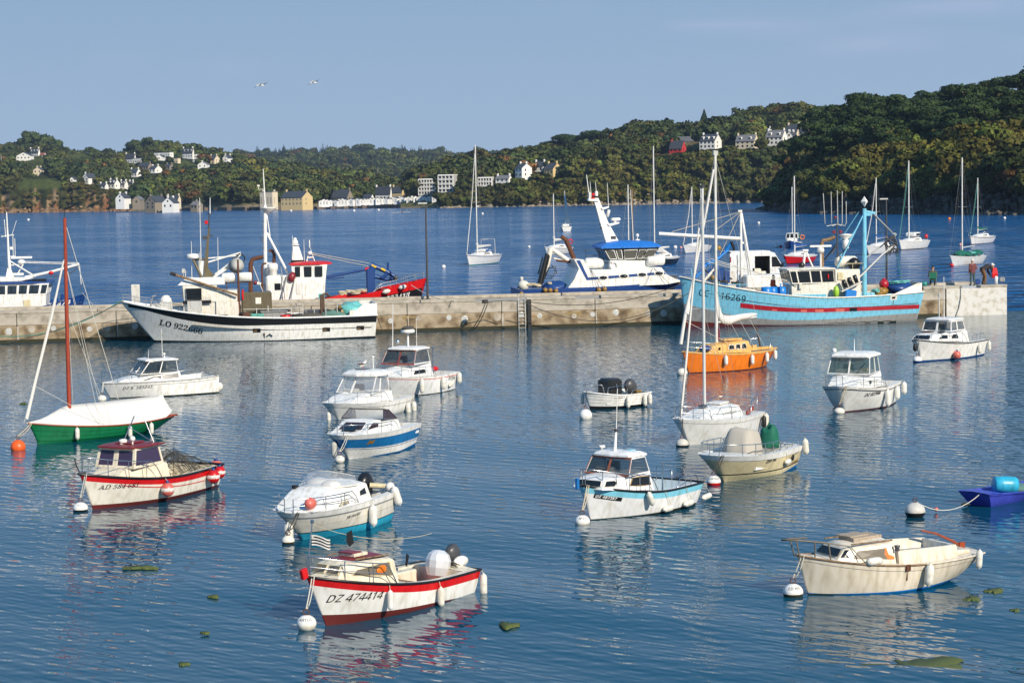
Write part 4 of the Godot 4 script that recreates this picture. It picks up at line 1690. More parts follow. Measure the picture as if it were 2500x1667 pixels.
	# blocks of flats
	for q in [["four-storey block of flats with recessed balconies",[1018,1068,438,476],4,6],["taller pale block of flats behind dark trees",[1067,1111,428,471],4,4],["long low block of flats right of the taller ones",[1164,1205,434,454],2,5]]:
		var f: Array = q[1]
		var at := land(hills, (f[0] + f[1]) * 0.5, f[3])
		var s := -at.z / 5000.0
		var w: float = (f[1] - f[0]) * s * 0.86
		var tall: float = (f[3] - f[2]) * s
		var b := thing("apartment_block",q[0],"apartment building",at, -0.3,"blocks of flats")
		part(b,"wall",Sh.new().box(Vector3(0, tall * 0.5 - 2.0,-4.0),Vector3(w, tall + 4.0,8.0), Basis.IDENTITY, 0.02),M.concrete_wall)
		part(b,"roof",Sh.new().box(Vector3(0, tall + 0.2,-4.0),Vector3(w + 0.4,0.5,8.4)),M.plaster)
		for i in q[2] + 1:
			part(b,"balcony_slab",Sh.new().box(Vector3(0, tall * i / q[2] - 0.1,0.6),Vector3(w + 0.3,0.35,1.2), Basis.IDENTITY, 0.02),M.plaster)
		for i in q[3] + 1:
			part(b,"balcony_divider",Sh.new().box(Vector3(lerpf(-w, w, float(i) / q[3]) * 0.5, tall * 0.5,0.6),Vector3(0.3, tall, 1.15), Basis.IDENTITY, 0.02),M.plaster)
		for i in q[2]:
			for j in q[3]:
				part(b,"window",Sh.new().box(Vector3(lerpf(-w, w, (j + 0.5) / q[3]) * 0.5, tall * (i + 0.45) / q[2],0.06),Vector3(w / q[3] * 0.6, tall / q[2] * 0.55,0.14), Basis.IDENTITY, 0.01),M.dark_glass)
				part(b,"balcony_front",Sh.new().box(Vector3(lerpf(-w, w, (j + 0.5) / q[3]) * 0.5, tall * (i + 0.2) / q[2],1.1),Vector3(w / q[3] * 0.9, tall / q[2] * 0.3,0.1), Basis.IDENTITY, 0.01),M.pale_grey)
		keep.append([f[0], f[1], f[2], f[3] - 4.0,-at.z + 2.0])
	# the beach huts: one of each, then copies along the promenade
	var hut := thing("beach_hut","first white beach hut at the left end of the row","beach hut",Vector3.ZERO, 0.0,"white beach huts in a row behind the beach")
	part(hut,"wall",Sh.new().plate([[-1.3,-1.5],[1.3,-1.5],[1.3,2.2],[0.0,2.9],[-1.3,2.2]],-1.3,1.3),M.plaster)
	for k in [-1.0,1.0]:
		part(hut,"roof",Sh.new().box(Vector3(k * 0.75,2.65,0),Vector3(1.75,0.12,3.0), Basis(Vector3.BACK, -k * 0.49)),M.slate)
	part(hut,"door",Sh.new().box(Vector3(0,0.9,1.32),Vector3(1.0,1.8,0.08)),M.pale_grey)
	for i in 38:
		var x := 783.0 + i * 7.7
		var at := land(hills, x, lerpf(499.5,489.0, i / 37.0) - 0.5 * (i % 2))
		var sz := rng.randf_range(0.85,1.2)
		if i == 0:
			hut.position = at
		else:
			copy(hut,"beach_hut","white beach hut with a dark pitched roof in the row behind the beach",at, rng.randf_range(-0.5,0.2), sz)
	keep.append([778,1070,487,502,1420.0])
	# the low sea wall of the beach
	var wall := Sh.new()
	for i in 60:
		var x := 440.0 + i * 11.0
		var a := spot(x, hills[1].bank(x) - 1.0)
		var b := spot(x + 11.0, hills[1].bank(x + 11.0) - 1.0)
		wall.quad(a + Vector3(0,-1,0), b + Vector3(0,-1,0), b + Vector3(0,2.2,-0.6), a + Vector3(0,2.2,-0.6))
		wall.quad(a + Vector3(0,2.2,-0.6), b + Vector3(0,2.2,-0.6), b + Vector3(0,2.2,-1.6), a + Vector3(0,2.2,-1.6))
	solo("sea_wall","long low brown stone sea wall along the far beach","wall",wall, mat("sea_wall_stone",lin(0.2,0.145,0.1),0.9,0.0,M.stone_wall.albedo_texture, 9.0))
	# poles on the shore
	for q in [[1569,392,30,"pale pole in the trees below the red-gabled house"],[923,442,34,"pylon above the trees at the valley mouth"],[2,408,30,"pale post at the left edge of the hillside"]]:
		var at := land(hills, q[0], q[1])
		var t: float = q[2] * -at.z / 5000.0
		solo("pole",q[3],"pole",Sh.new().tube([Vector3(0,-2,0),Vector3(0, t, 0)],0.28,0.2),M.pale_grey, at)

func shape(h: Hull, d: Dictionary) -> void:
	for k in d:
		h.set(k, d[k])
	if not d.has("tl"):
		h.tl = 0.35

func aerial(root: Node3D, a: Vector3, b: Vector3, r := 0.014, called := "aerial",m: Material = null) -> void:
	part(root, called, S().tube([a, a.lerp(b, 0.5), b], r, r * 0.5,5), m if m else M.white)

func tray(root: Node3D, called: String, c: Vector3, s: Vector3, m: Material, turn := 0.0) -> void:
	part(root, called, S().box(c, s, Basis(Vector3.UP, turn)), m)

func boats() -> void:
	red_cream()
	green_yawl()
	long_white()
	stern_trio()
	open_cuddy()
	red_stripe()
	pale_stripe()
	covered_beige()
	white_sloop()
	orange_sloop()
	white_dinghy()
	right_pair()
	day_boat()
	blue_punt()
	white_trawler()
	blue_fisher()
	seaweed()

func red_cream() -> void:
	var a := moor("cabin_boat","cream cabin boat with red stripe, red roof and number AD 584 681","boat",Vector2(225,1244),Vector2(541,1188),0.95)
	var o: Node3D = a[0]
	var h: Hull = a[1]
	shape(h, {"over": 0.5,"B": 1.12,"ys": 0.70,"ym": 0.66,"yb": 1.10,"pf": 2.3,"qf": 0.85,"st": 0.86})
	hull(o, h, [["bottom_paint",M.red_brown, [0,-0.35],[2,0.07,0.07,0.14]],["hull",M.ivory, [2,0.07,0.07,0.14],[1,0.20]],["stripe",M.red, [1,0.20],[1,0.05]],["top_strake",M.black, [1,0.05],[1,0.0]]])
	rubbing(o,"rub_rail",h, M.black, 0.035)
	stripe(o,"thin_line",h, M.red, 2.0,-1.6, func(x: float) -> float: return h.rim(x) - 0.275 - 0.02 * (2.0 - x), func(x: float) -> float: return h.rim(x) - 0.25 - 0.02 * (2.0 - x),-1.0)
	deck(o,"foredeck",h, M.cream, 0.5,1.0)
	well(o, h, M.cream, 0.04,0.5,0.2,0.22,M.beige)
	var t := Trunk.new()
	t.x0b = 2.05; t.x0t = 1.75; t.x1b = -0.1; t.x1t = -0.05
	t.y0f = 0.86; t.y0r = 0.62; t.y1f = 1.06; t.y1r = 1.10
	t.w0 = 0.5; t.w1 = 0.82; t.tumble = 0.92
	part(o,"cabin",t.made(),M.cream)
	wheelhouse(o, {"x0b": 1.52,"x0t": 1.36,"x1b": 0.05,"x1t": 0.2,"y0": 1.08,"y1": 1.66,"wb": 0.72,"wt": 0.66,"m": M.cream,"front": [0.0,0.5,1.0],"side": [0.0,1.0],"post": 0.17,"sill": 0.08,"head": 0.07,"glass": M.violet_glass,"roof_m": M.red_roof,"over": 0.13,"thick": 0.05,"camber": 0.03})
	part(o,"roof_dome",S().ball(V(1.0,1.90,-0.3),V(0.085,0.085,0.085)).tube([V(1.0,1.7,-0.3),V(1.0,1.84,-0.3)],0.025),M.white)
	part(o,"roof_vent",S().lathe([[0.12,0.0],[0.1,0.06],[0.13,0.1],[0.11,0.15],[0.0,0.17]],V(1.0,1.72,0.05),14),M.white)
	part(o,"roof_frame",S().tube([V(0.6,1.72,0.35),V(0.35,2.5,0.1)],0.02).tube([V(0.3,1.72,-0.55),V(0.35,2.48,-0.25)],0.02).tube([V(0.5,2.2,0.24),V(0.3,1.74,-0.5)],0.012),M.steel)
	part(o,"roof_hatch",S().box(V(0.75,1.77,0),V(0.7,0.03,0.55)),M.maroon)
	bow_rail(o, h, 0.56,0.5,4,0.08)
	part(o,"anchor_roller",S().tube([V(3.0,1.12,0.1),V(3.12,1.35,0.12),V(3.22,1.55,0.1)],0.02).box(V(3.05,1.13,0),V(0.3,0.06,0.1)),M.dark_grey)
	lettering(o, h,"AD 584 681",2.62,0.60,0.125,M.black,"Droid Serif",-0.045,0.18,1.25)
	part(o,"thwart",S().box(V(-1.0,0.45,0),V(0.25,0.04,1.4)),M.red)
	# a heap of wire netting over the cockpit
	var net := S()
	var r := RandomNumberGenerator.new()
	r.seed = 5
	for i in 46:
		var x := r.randf_range(-2.3,-0.3)
		var hgt := 0.85 + 0.45 * sin((x + 2.5) * 1.2) * r.randf_range(0.6,1.1)
		var tilt := r.randf_range(-0.5,0.5)
		var pts := []
		for j in 7:
			var f := j / 6.0
			pts.append(V(x + tilt * (f - 0.5) + r.randf_range(-0.05,0.05), lerpf(0.66, hgt, sin(PI * f)), lerpf(-0.75,0.75, f)))
		net.tube(pts, 0.007,-1.0,4)
	for i in 14:
		var z := r.randf_range(-0.7,0.7)
		net.tube([V(-2.4,0.7, z),V(-1.4,1.12 - absf(z) * 0.5, z * 0.9),V(-0.4,0.85, z)],0.007,-1.0,4)
	net.tube([V(-1.5,0.4,0.1),V(-1.2,1.5,-0.2)],0.012)
	solo("wire_net","heap of fine dark wire netting over the cockpit of the red-roofed cream boat","net",net, M.dark_rope, o.position, o.rotation.y)
	ball_fender(o, h, 0.55,0.36,0.2,"orange and white ball fender amidships on the cream boat AD 584 681",M.salmon, -1.0,M.white)
	ball_fender(o, h, -1.75,0.44,0.2,"red and white ball fender near the stern of the cream boat AD 584 681",M.red, -1.0,M.white)
	ball_fender(o, h, -2.15,0.52,0.18,"small red and white ball fender next to the stern one of the cream boat",M.red, -1.0,M.white)
	ball_fender(o, h, -2.95,0.5,0.25,"big plain orange ball fender at the stern corner of the cream boat",M.salmon, -1.0, null, true)
	var b := buoy(195.5,1249,0.22,"white mooring buoy with black base at the bow of AD 584 681",M.white, M.black,"71")
	mooring(o, h, b,"pale mooring rope from the bow of the cream boat AD 584 681")

func green_yawl() -> void:
	var a := moor("sailing_yawl","green clinker sailing boat under a white tent cover with red wooden mast","sailing boat",Vector2(90,1086),Vector2(389,1055),0.45)
	var o: Node3D = a[0]
	var h: Hull = a[1]
	shape(h, {"over": 0.38,"rake": -1.15,"B": 0.92,"b": 0.62,"tm": 0.5,"st": 0.03,"sw": 0.03,"ys": 0.56,"ym": 0.5,"yb": 0.84,"pf": 2.0,"qf": 0.9,"wf": 1.8,"tl": 0.4,"flare": 0.55,"curve": 1.4})
	var lv := [-0.3,0.10,0.24,0.37]
	for i in 4:
		var lo: Array = [0, lv[i]] if i == 0 else [2, lv[i] * 1.02, lv[i], lv[i] * 1.5]
		var hi: Array = [1,0.0] if i == 3 else [2, lv[i + 1] * 1.02, lv[i + 1], lv[i + 1] * 1.5]
		hull(o, h, [["strake",M.green, lo, hi, 0.0 if i == 0 else 0.022,0.0]],34)
	rubbing(o,"rub_rail",h, M.varnish, 0.028,0.0)
	deck(o,"deck",h, M.varnish, 0.0,1.0,0.02,0.04)
	# the tent: a ridge over the boom, its skirt laced below the rail
	var rings := []
	for i in 23:
		var f := i / 22.0
		var x := lerpf(3.0,-3.35, f)
		var q := h.on(x, h.rim(x) - 0.02,-1.0,0.015)
		var ridge: float = lerpf(h.rim(x) + 0.03,1.36, smoothstep(3.05,1.1, x)) if x > 1.15 else lerpf(1.36,1.40,(1.15 - x) / 4.5) - 0.03 * sin((1.15 - x) / 4.5 * PI)
		var lift := 0.0 if x > -2.9 else (-2.9 - x) * 0.5
		var ring := []
		for j in 13:
			var w := j / 6.0 - 1.0
			var s := absf(w)
			var y := lerpf(ridge, q.y + lift, pow(s, 0.86)) + 0.012 * sin(f * 40.0 + j * 1.7) * sin(PI * s)
			ring.append(V(x + 0.25 * (1.0 - s) * smoothstep(-2.6,-3.35, x), y - 0.03 * sin(PI * s), absf(q.z) * w * (0.98 if s > 0.99 else pow(s, 0.06))))
		rings.append(ring)
	part(o,"tent_cover",S().soft().loft(rings, false, false, true),M.canvas)
	part(o,"mast",S().tube([V(1.17,0.3,0),V(1.12,5.0,0),V(1.06,8.35,0)],0.085,0.06,12),M.mast_red)
	part(o,"wind_vane",S().tube([V(1.06,8.35,0),V(1.06,8.75,0)],0.012).box(V(0.9,8.72,0),V(0.3,0.09,0.02), Basis(Vector3.BACK, -0.3)),M.black)
	part(o,"furled_jib",S().tube([V(3.02,1.0,0),V(2.55,2.4,0.02),V(1.75,4.8,0),V(1.18,6.75,0)],0.075,0.035,8),M.canvas)
	var wires := S()
	wires.tube([V(3.12,0.86,0),V(1.12,6.9,0)],0.008)
	for k in [-1.0,1.0]:
		wires.tube([h.pt(0.62,0.62, k),V(1.1,6.7,0)],0.008)
		wires.tube([h.pt(0.55,0.6, k),V(1.1,4.9,0)],0.007)
	wires.tube([V(1.06,8.2,0),V(-1.0,1.4,-0.05)],0.012)
	wires.tube([V(1.1,6.7,0),V(-0.1,1.4,-0.1)],0.008)
	wires.tube([V(2.6,2.2,0),V(0.2,0.62,-0.9)],0.008)
	part(o,"rigging",wires, M.pale_rope)
	var i := 0
	for q in [[1.35,"white fender near the bow of the green sailing boat"],[-0.85,"white fender amidships on the green sailing boat"],[-1.95,"white fender near the stern of the green sailing boat"]]:
		fender(o, h, q[0],0.06,0.44, q[1],M.fender, 0.085)
		i += 1
	var b := buoy(43,1099,0.27,"bright orange round mooring buoy at the bow of the green sailing boat",M.orange_buoy, M.orange_buoy,"",Vector3.ZERO, 1.0)
	mooring(o, h, b,"yellowish mooring ropes from the green sailing boat to its orange buoy",M.rope)

func long_white() -> void:
	var a := moor("cabin_boat","long low white cabin boat with dark side windows, number DZ S 585043","boat",Vector2(267,972),Vector2(537,959),1.0)
	var o: Node3D = a[0]
	var h: Hull = a[1]
	shape(h, {"over": 0.42,"B": 1.1,"ys": 0.84,"ym": 0.74,"yb": 0.72,"pf": 2.4,"qf": 0.8,"st": 0.92,"rake": 0.05})
	hull(o, h, [["bottom_paint",M.weed, [0,-0.3],[2,0.05,0.05,0.02]],["hull",M.white, [2,0.05,0.05,0.02],[1,0.07]],["grey_band",M.grey, [1,0.07],[1,0.02]],["gunwale",M.white, [1,0.02],[1,0.0]]])
	stripe(o,"thin_line",h, M.grey, 1.6,-2.3, func(x: float) -> float: return h.rim(x) - 0.165, func(x: float) -> float: return h.rim(x) - 0.145,-1.0)
	deck(o,"foredeck",h, M.white, 0.42,1.0)
	well(o, h, M.white, 0.03,0.42,0.22,0.25,M.pale_grey)
	var t := Trunk.new()
	t.x0b = 2.2; t.x0t = 1.95; t.x1b = -0.62; t.x1t = -0.62
	t.y0f = 0.74; t.y0r = 0.72; t.y1f = 0.84; t.y1r = 1.12
	t.w0 = 0.45; t.w1 = 0.9; t.tumble = 0.9
	part(o,"cabin",t.made(),M.white)
	for k in [-1.0,1.0]:
		side_pane(o, t, k, [[0.35,0.12],[0.68,0.2],[0.66,0.75],[0.52,0.72]],M.dark_glass)
		side_pane(o, t, k, [[0.70,0.22],[0.97,0.25],[0.97,0.82],[0.68,0.76]],M.dark_grey)
	wheelhouse(o, {"x0b": 1.25,"x0t": 0.78,"x1b": -0.56,"x1t": -0.5,"y0": 1.05,"y1": 1.62,"wb": 0.78,"wt": 0.7,"m": M.white,"front": [0.0,0.5,1.0],"side": [0.0,0.5,1.0],"post": 0.05,"over": 0.08,"over_front": 0.16,"glass": M.glass})
	part(o,"roof_hatch",S().box(V(0.3,1.77,0),V(0.6,0.05,0.6)),M.dark_grey)
	part(o,"roof_lamp",S().lathe([[0.03,0.0],[0.03,0.12],[0.06,0.13],[0.06,0.2],[0.0,0.22]],V(-0.1,1.72,-0.2)),M.white)
	aerial(o, V(-0.15,1.7,0.2),V(-0.15,3.0,0.2),0.022)
	aerial(o, V(0.7,1.7,-0.3),V(0.66,2.15,-0.3))
	bow_rail(o, h, 0.66,0.5,3,0.08)
	side_rail(o, h, 0.04,0.36,0.2,3,0.15)
	lettering(o, h,"DZ S  585043",2.02,0.40,0.12,M.black,"Droid Sans",0.03,0.2,1.3)
	ball_fender(o, h, -2.6,0.24,0.2,"cream ball fender at the stern of the long white boat DZ S 585043",M.ivory, -1.0, null, true)
	var b := buoy(248,978,0.2,"pale mooring buoy half hidden behind the green boat's tent",M.fender, M.fender)
	mooring(o, h, b,"mooring rope at the bow of the long white boat DZ S 585043")

func stern_trio() -> void:
	# three boats in line behind each other left of the middle
	var a := moor("cabin_boat","white cabin boat with red stripe, red-framed windows and radar, farthest of three","boat",Vector2(957,970),Vector2(1119,950),1.1)
	var o: Node3D = a[0]
	var h: Hull = a[1]
	shape(h, {"over": 0.6,"B": 1.2,"ys": 0.82,"ym": 0.80,"yb": 0.98,"pf": 2.6,"qf": 0.65,"wf": 1.7,"st": 0.93})
	hull(o, h, [["bottom_paint",M.weed, [0,-0.3],[0,0.03]],["hull",M.cool_white, [0,0.03],[1,0.13]],["stripe",M.red, [1,0.13],[1,0.10]],["gunwale",M.white, [1,0.10],[1,0.0]]])
	deck(o,"foredeck",h, M.white, 0.45,1.0)
	well(o, h, M.white, 0.03,0.45,0.22,0.3,M.pale_grey)
	var t := Trunk.new()
	t.x0b = 2.25; t.x0t = 1.9; t.x1b = -0.1; t.x1t = -0.05
	t.y0f = 0.92; t.y0r = 0.8; t.y1f = 1.2; t.y1r = 1.46
	t.w0 = 0.55; t.w1 = 0.9
	part(o,"cabin",t.made(),M.white)
	for k in [-1.0,1.0]:
		side_pane(o, t, k, [[0.35,0.2],[0.75,0.25],[0.74,0.55],[0.4,0.6]],M.dark_glass, M.white)
	wheelhouse(o, {"x0b": 1.55,"x0t": 1.15,"x1b": 0.05,"x1t": 0.12,"y0": 1.42,"y1": 2.04,"wb": 0.86,"wt": 0.76,"m": M.white,"front_m": M.brick,"post": 0.06,"sill": 0.06,"over": 0.08,"glass": M.glass,"seat_m": M.brick,"camber": 0.07})
	part(o,"radar",S().lathe([[0.0,0.0],[0.3,0.02],[0.33,0.1],[0.28,0.17],[0.0,0.2]],V(0.55,2.75,0.0),18),M.white)
	part(o,"radar_post",S().tube([V(0.55,2.1,0),V(0.55,2.76,0)],0.05).tube([V(0.45,2.1,0.2),V(0.5,2.4,0.1)],0.03),M.white)
	part(o,"net_bundle",S().ball(V(0.55,2.98,0),V(0.35,0.09,0.25)),M.dark_rope)
	aerial(o, V(1.0,2.1,0.55),V(1.05,4.1,0.45),0.03)
	aerial(o, V(0.3,2.1,-0.3),V(0.28,3.4,-0.3),0.018)
	part(o,"searchlight",S().ball(V(0.95,2.4,0.3),V(0.12,0.1,0.1)).tube([V(0.95,2.1,0.3),V(0.95,2.35,0.3)],0.02),M.steel)
	bow_rail(o, h, 0.45,0.45,6,0.08)
	part(o,"rod_post",S().tube([V(-0.8,0.8,-0.5),V(-0.8,2.0,-0.5)],0.035).box(V(-0.8,2.0,-0.5),V(0.2,0.06,0.06)),M.steel)
	part(o,"red_bundle",S().ball(V(-1.35,0.98,-0.2),V(0.35,0.13,0.22)),M.red)
	lettering(o, h,"D77354",-1.05,0.50,0.16,M.black,"Droid Sans",0.0,0.15,0.9)
	for q in [[1.35,0.1,0.62,"big white fender amidships on the boat with the radar"],[-0.3,0.08,0.55,"white fender aft of the middle on the boat with the radar"],[-1.9,0.02,0.5,"white fender at the stern corner of the boat with the radar"]]:
		fender(o, h, q[0], q[1], q[2], q[3],M.fender, 0.11)
	fender(o, h, -1.0,0.32,0.42,"slanting cream fender near the number of the boat with the radar",M.ivory, 0.085,-1.0,V(-0.9,0.3,0))

	a = moor("cabin_boat","white cabin cruiser with tall see-through windows and rounded roof, middle of three","boat",Vector2(826,1026),Vector2(1008,1001),1.1)
	o = a[0]
	h = a[1]
	shape(h, {"over": 0.55,"B": 1.2,"ys": 0.62,"ym": 0.58,"yb": 0.74,"pf": 2.8,"qf": 0.6,"wf": 1.6,"st": 0.95,"sp": 1.5})
	hull(o, h, [["hull",M.white, [0,-0.3],[1,0.20]],["line",M.grey, [1,0.20],[1,0.175]],["gunwale",M.white, [1,0.175],[1,0.0],0.01]])
	deck(o,"foredeck",h, M.white, 0.4,1.0)
	well(o, h, M.white, 0.03,0.4,0.25,0.2,M.pale_grey)
	t = Trunk.new()
	t.x0b = 2.2; t.x0t = 1.6; t.x1b = -0.7; t.x1t = -0.7
	t.y0f = 0.66; t.y0r = 0.58; t.y1f = 0.92; t.y1r = 0.98
	t.w0 = 0.62; t.w1 = 0.95; t.tumble = 0.93; t.camber = 0.03
	part(o,"cabin",t.made(),M.white)
	wheelhouse(o, {"x0b": 0.85,"x0t": 0.30,"x1b": -0.6,"x1t": -0.65,"y0": 0.95,"y1": 1.62,"wb": 0.86,"wt": 0.76,"m": M.white,"front": [0.0,0.4,1.0],"side": [0.0,0.42,1.0],"post": 0.07,"over": 0.16,"thick": 0.12,"camber": 0.12,"glass": M.clear,"side_glass": M.clear,"rear": "glass","nose": 0.15})
	part(o,"roof_hatch",S().box(V(-0.1,1.87,0.1),V(0.5,0.04,0.45)),M.dark_glass)
	part(o,"roof_lamp",S().tube([V(-0.35,1.85,-0.25),V(-0.35,2.35,-0.25)],0.025).lathe([[0.05,0.0],[0.05,0.06],[0.0,0.08]],V(-0.35,2.33,-0.25)),M.white)
	bow_rail(o, h, 0.42,0.42,4,0.1)
	outboard(o, V(-2.35,0.5,0.3),0.1,M.dark_grey)
	for q in [[-1.45,"white fender near the stern of the cruiser with the rounded roof"],[-2.05,"rearmost white fender of the cruiser with the rounded roof"]]:
		fender(o, h, q[0],0.3,0.45, q[1],M.fender, 0.1)
	fender(o, h, 2.3,0.4,0.5,"white fender hanging from the far bow of the cruiser with the rounded roof",M.fender, 0.085,1.0)
	gull(o.to_global(V(-0.45,1.86,0.3)),"brown and white gull standing on the rounded cabin roof",2.4)

	a = moor("cabin_boat","white sport cabin boat with broad blue hull band and tinted windscreen, nearest of three","boat",Vector2(850,1120),Vector2(1022,1087),0.95)
	o = a[0]
	h = a[1]
	shape(h, {"over": 0.65,"B": 1.1,"ys": 0.80,"ym": 0.80,"yb": 0.88,"pf": 2.9,"qf": 0.58,"wf": 1.5,"st": 0.94,"flare": 0.9})
	hull(o, h, [["bottom_paint",M.blue, [0,-0.3],[2,0.10,0.02,-0.1]],["chine_band",M.white, [2,0.10,0.02,-0.1],[2,0.24,0.24,0.34]],["line",M.navy, [2,0.24,0.24,0.34],[2,0.262,0.262,0.362]],["chine_line",M.white, [2,0.262,0.262,0.362],[2,0.30,0.30,0.40]],["blue_band",M.blue_hull, [2,0.30,0.30,0.40],[1,0.16]],["gunwale",M.white, [1,0.16],[1,0.0],0.015]])
	deck(o,"foredeck",h, M.white, 0.4,1.0,0.0)
	well(o, h, M.white, 0.04,0.4,0.3,0.35,M.pale_grey)
	t = Trunk.new()
	t.x0b = 2.1; t.x0t = 1.0; t.x1b = -0.5; t.x1t = -0.5
	t.y0f = 0.86; t.y0r = 0.80; t.y1f = 1.25; t.y1r = 1.12
	t.w0 = 0.62; t.w1 = 0.9; t.tumble = 0.9; t.camber = 0.03
	part(o,"cabin",t.made(),M.white)
	front_pane(o, t, [[-0.72,0.28],[0.72,0.28],[0.66,0.78],[-0.66,0.78]],M.tea_glass, M.white)
	for k in [-1.0,1.0]:
		side_pane(o, t, k, [[0.02,0.3],[0.28,0.45],[0.22,0.75],[0.02,0.78]],M.tea_glass)
	wheelhouse(o, {"x0b": 0.75,"x0t": 0.38,"x1b": -0.45,"x1t": -0.05,"y0": 1.25,"y1": 1.56,"y0r": 1.14,"y1r": 1.50,"wb": 0.82,"wt": 0.66,"m": M.dark_grey,"front": [0.0,1.0],"side": [0.0,0.5,1.0],"post": 0.025,"sill": 0.02,"head": 0.02,"glass": M.clear,"side_glass": M.tea_glass,"roof_m": M.grey_canvas,"over": 0.02,"over_rear": -0.2,"thick": 0.03,"camber": 0.02,"console": false})
	part(o,"deck_hatch",S().box(V(1.75,1.02,0),V(0.42,0.03,0.5), Basis(Vector3.BACK, -0.33)),M.dark_glass)
	bow_rail(o, h, 0.4,0.34,4,0.12)
	part(o,"name_plate",S().box(h.on(-1.75,0.52,-1,0.005),V(0.3,0.09,0.02)),M.white)
	stripe(o,"emblem",h, M.mustard, 1.75,1.50, func(x: float) -> float: return 0.50 - absf(x - 1.62) * 0.3, func(x: float) -> float: return 0.60 + absf(x - 1.62) * 0.2,-1.0)
	outboard(o, V(-2.15,0.55,0.2),0.1,M.dark_grey, 0.9)
	fender(o, h, 2.35,0.25,0.55,"grey fender hanging from the far bow of the blue-banded boat",M.pale_grey, 0.1,1.0)
	var b := buoy(829,1127,0.17,"small white mooring buoy at the bow of the blue-banded boat",M.fender, M.ivory,"70")
	mooring(o, h, b,"white mooring ropes of the blue-banded boat")

func gull(at: Vector3, label: String, turn: float, size := 1.0) -> void:
	var g := thing("gull",label,"bird",at, turn)
	part(g,"body",S().lathe([[0.0,-0.2],[0.03,-0.17],[0.075,-0.06],[0.08,0.05],[0.05,0.14],[0.0,0.18]],V(0,0.16,0),10, Basis(Vector3.RIGHT, 1.2)),M.white)
	part(g,"wing",S().ball(V(0,0.18,-0.03),V(0.09,0.05,0.2)),M.brown)
	part(g,"head",S().ball(V(0,0.28,0.16),V(0.045,0.045,0.055)).tube([V(0,0.2,0.1),V(0,0.28,0.15)],0.04),M.white)
	part(g,"beak",S().tube([V(0,0.28,0.2),V(0,0.27,0.27)],0.014,0.004),M.yellow)
	for s in [-0.03,0.03]:
		part(g,"leg",S().tube([V(s, 0,0),V(s, 0.12,0)],0.008),M.salmon)

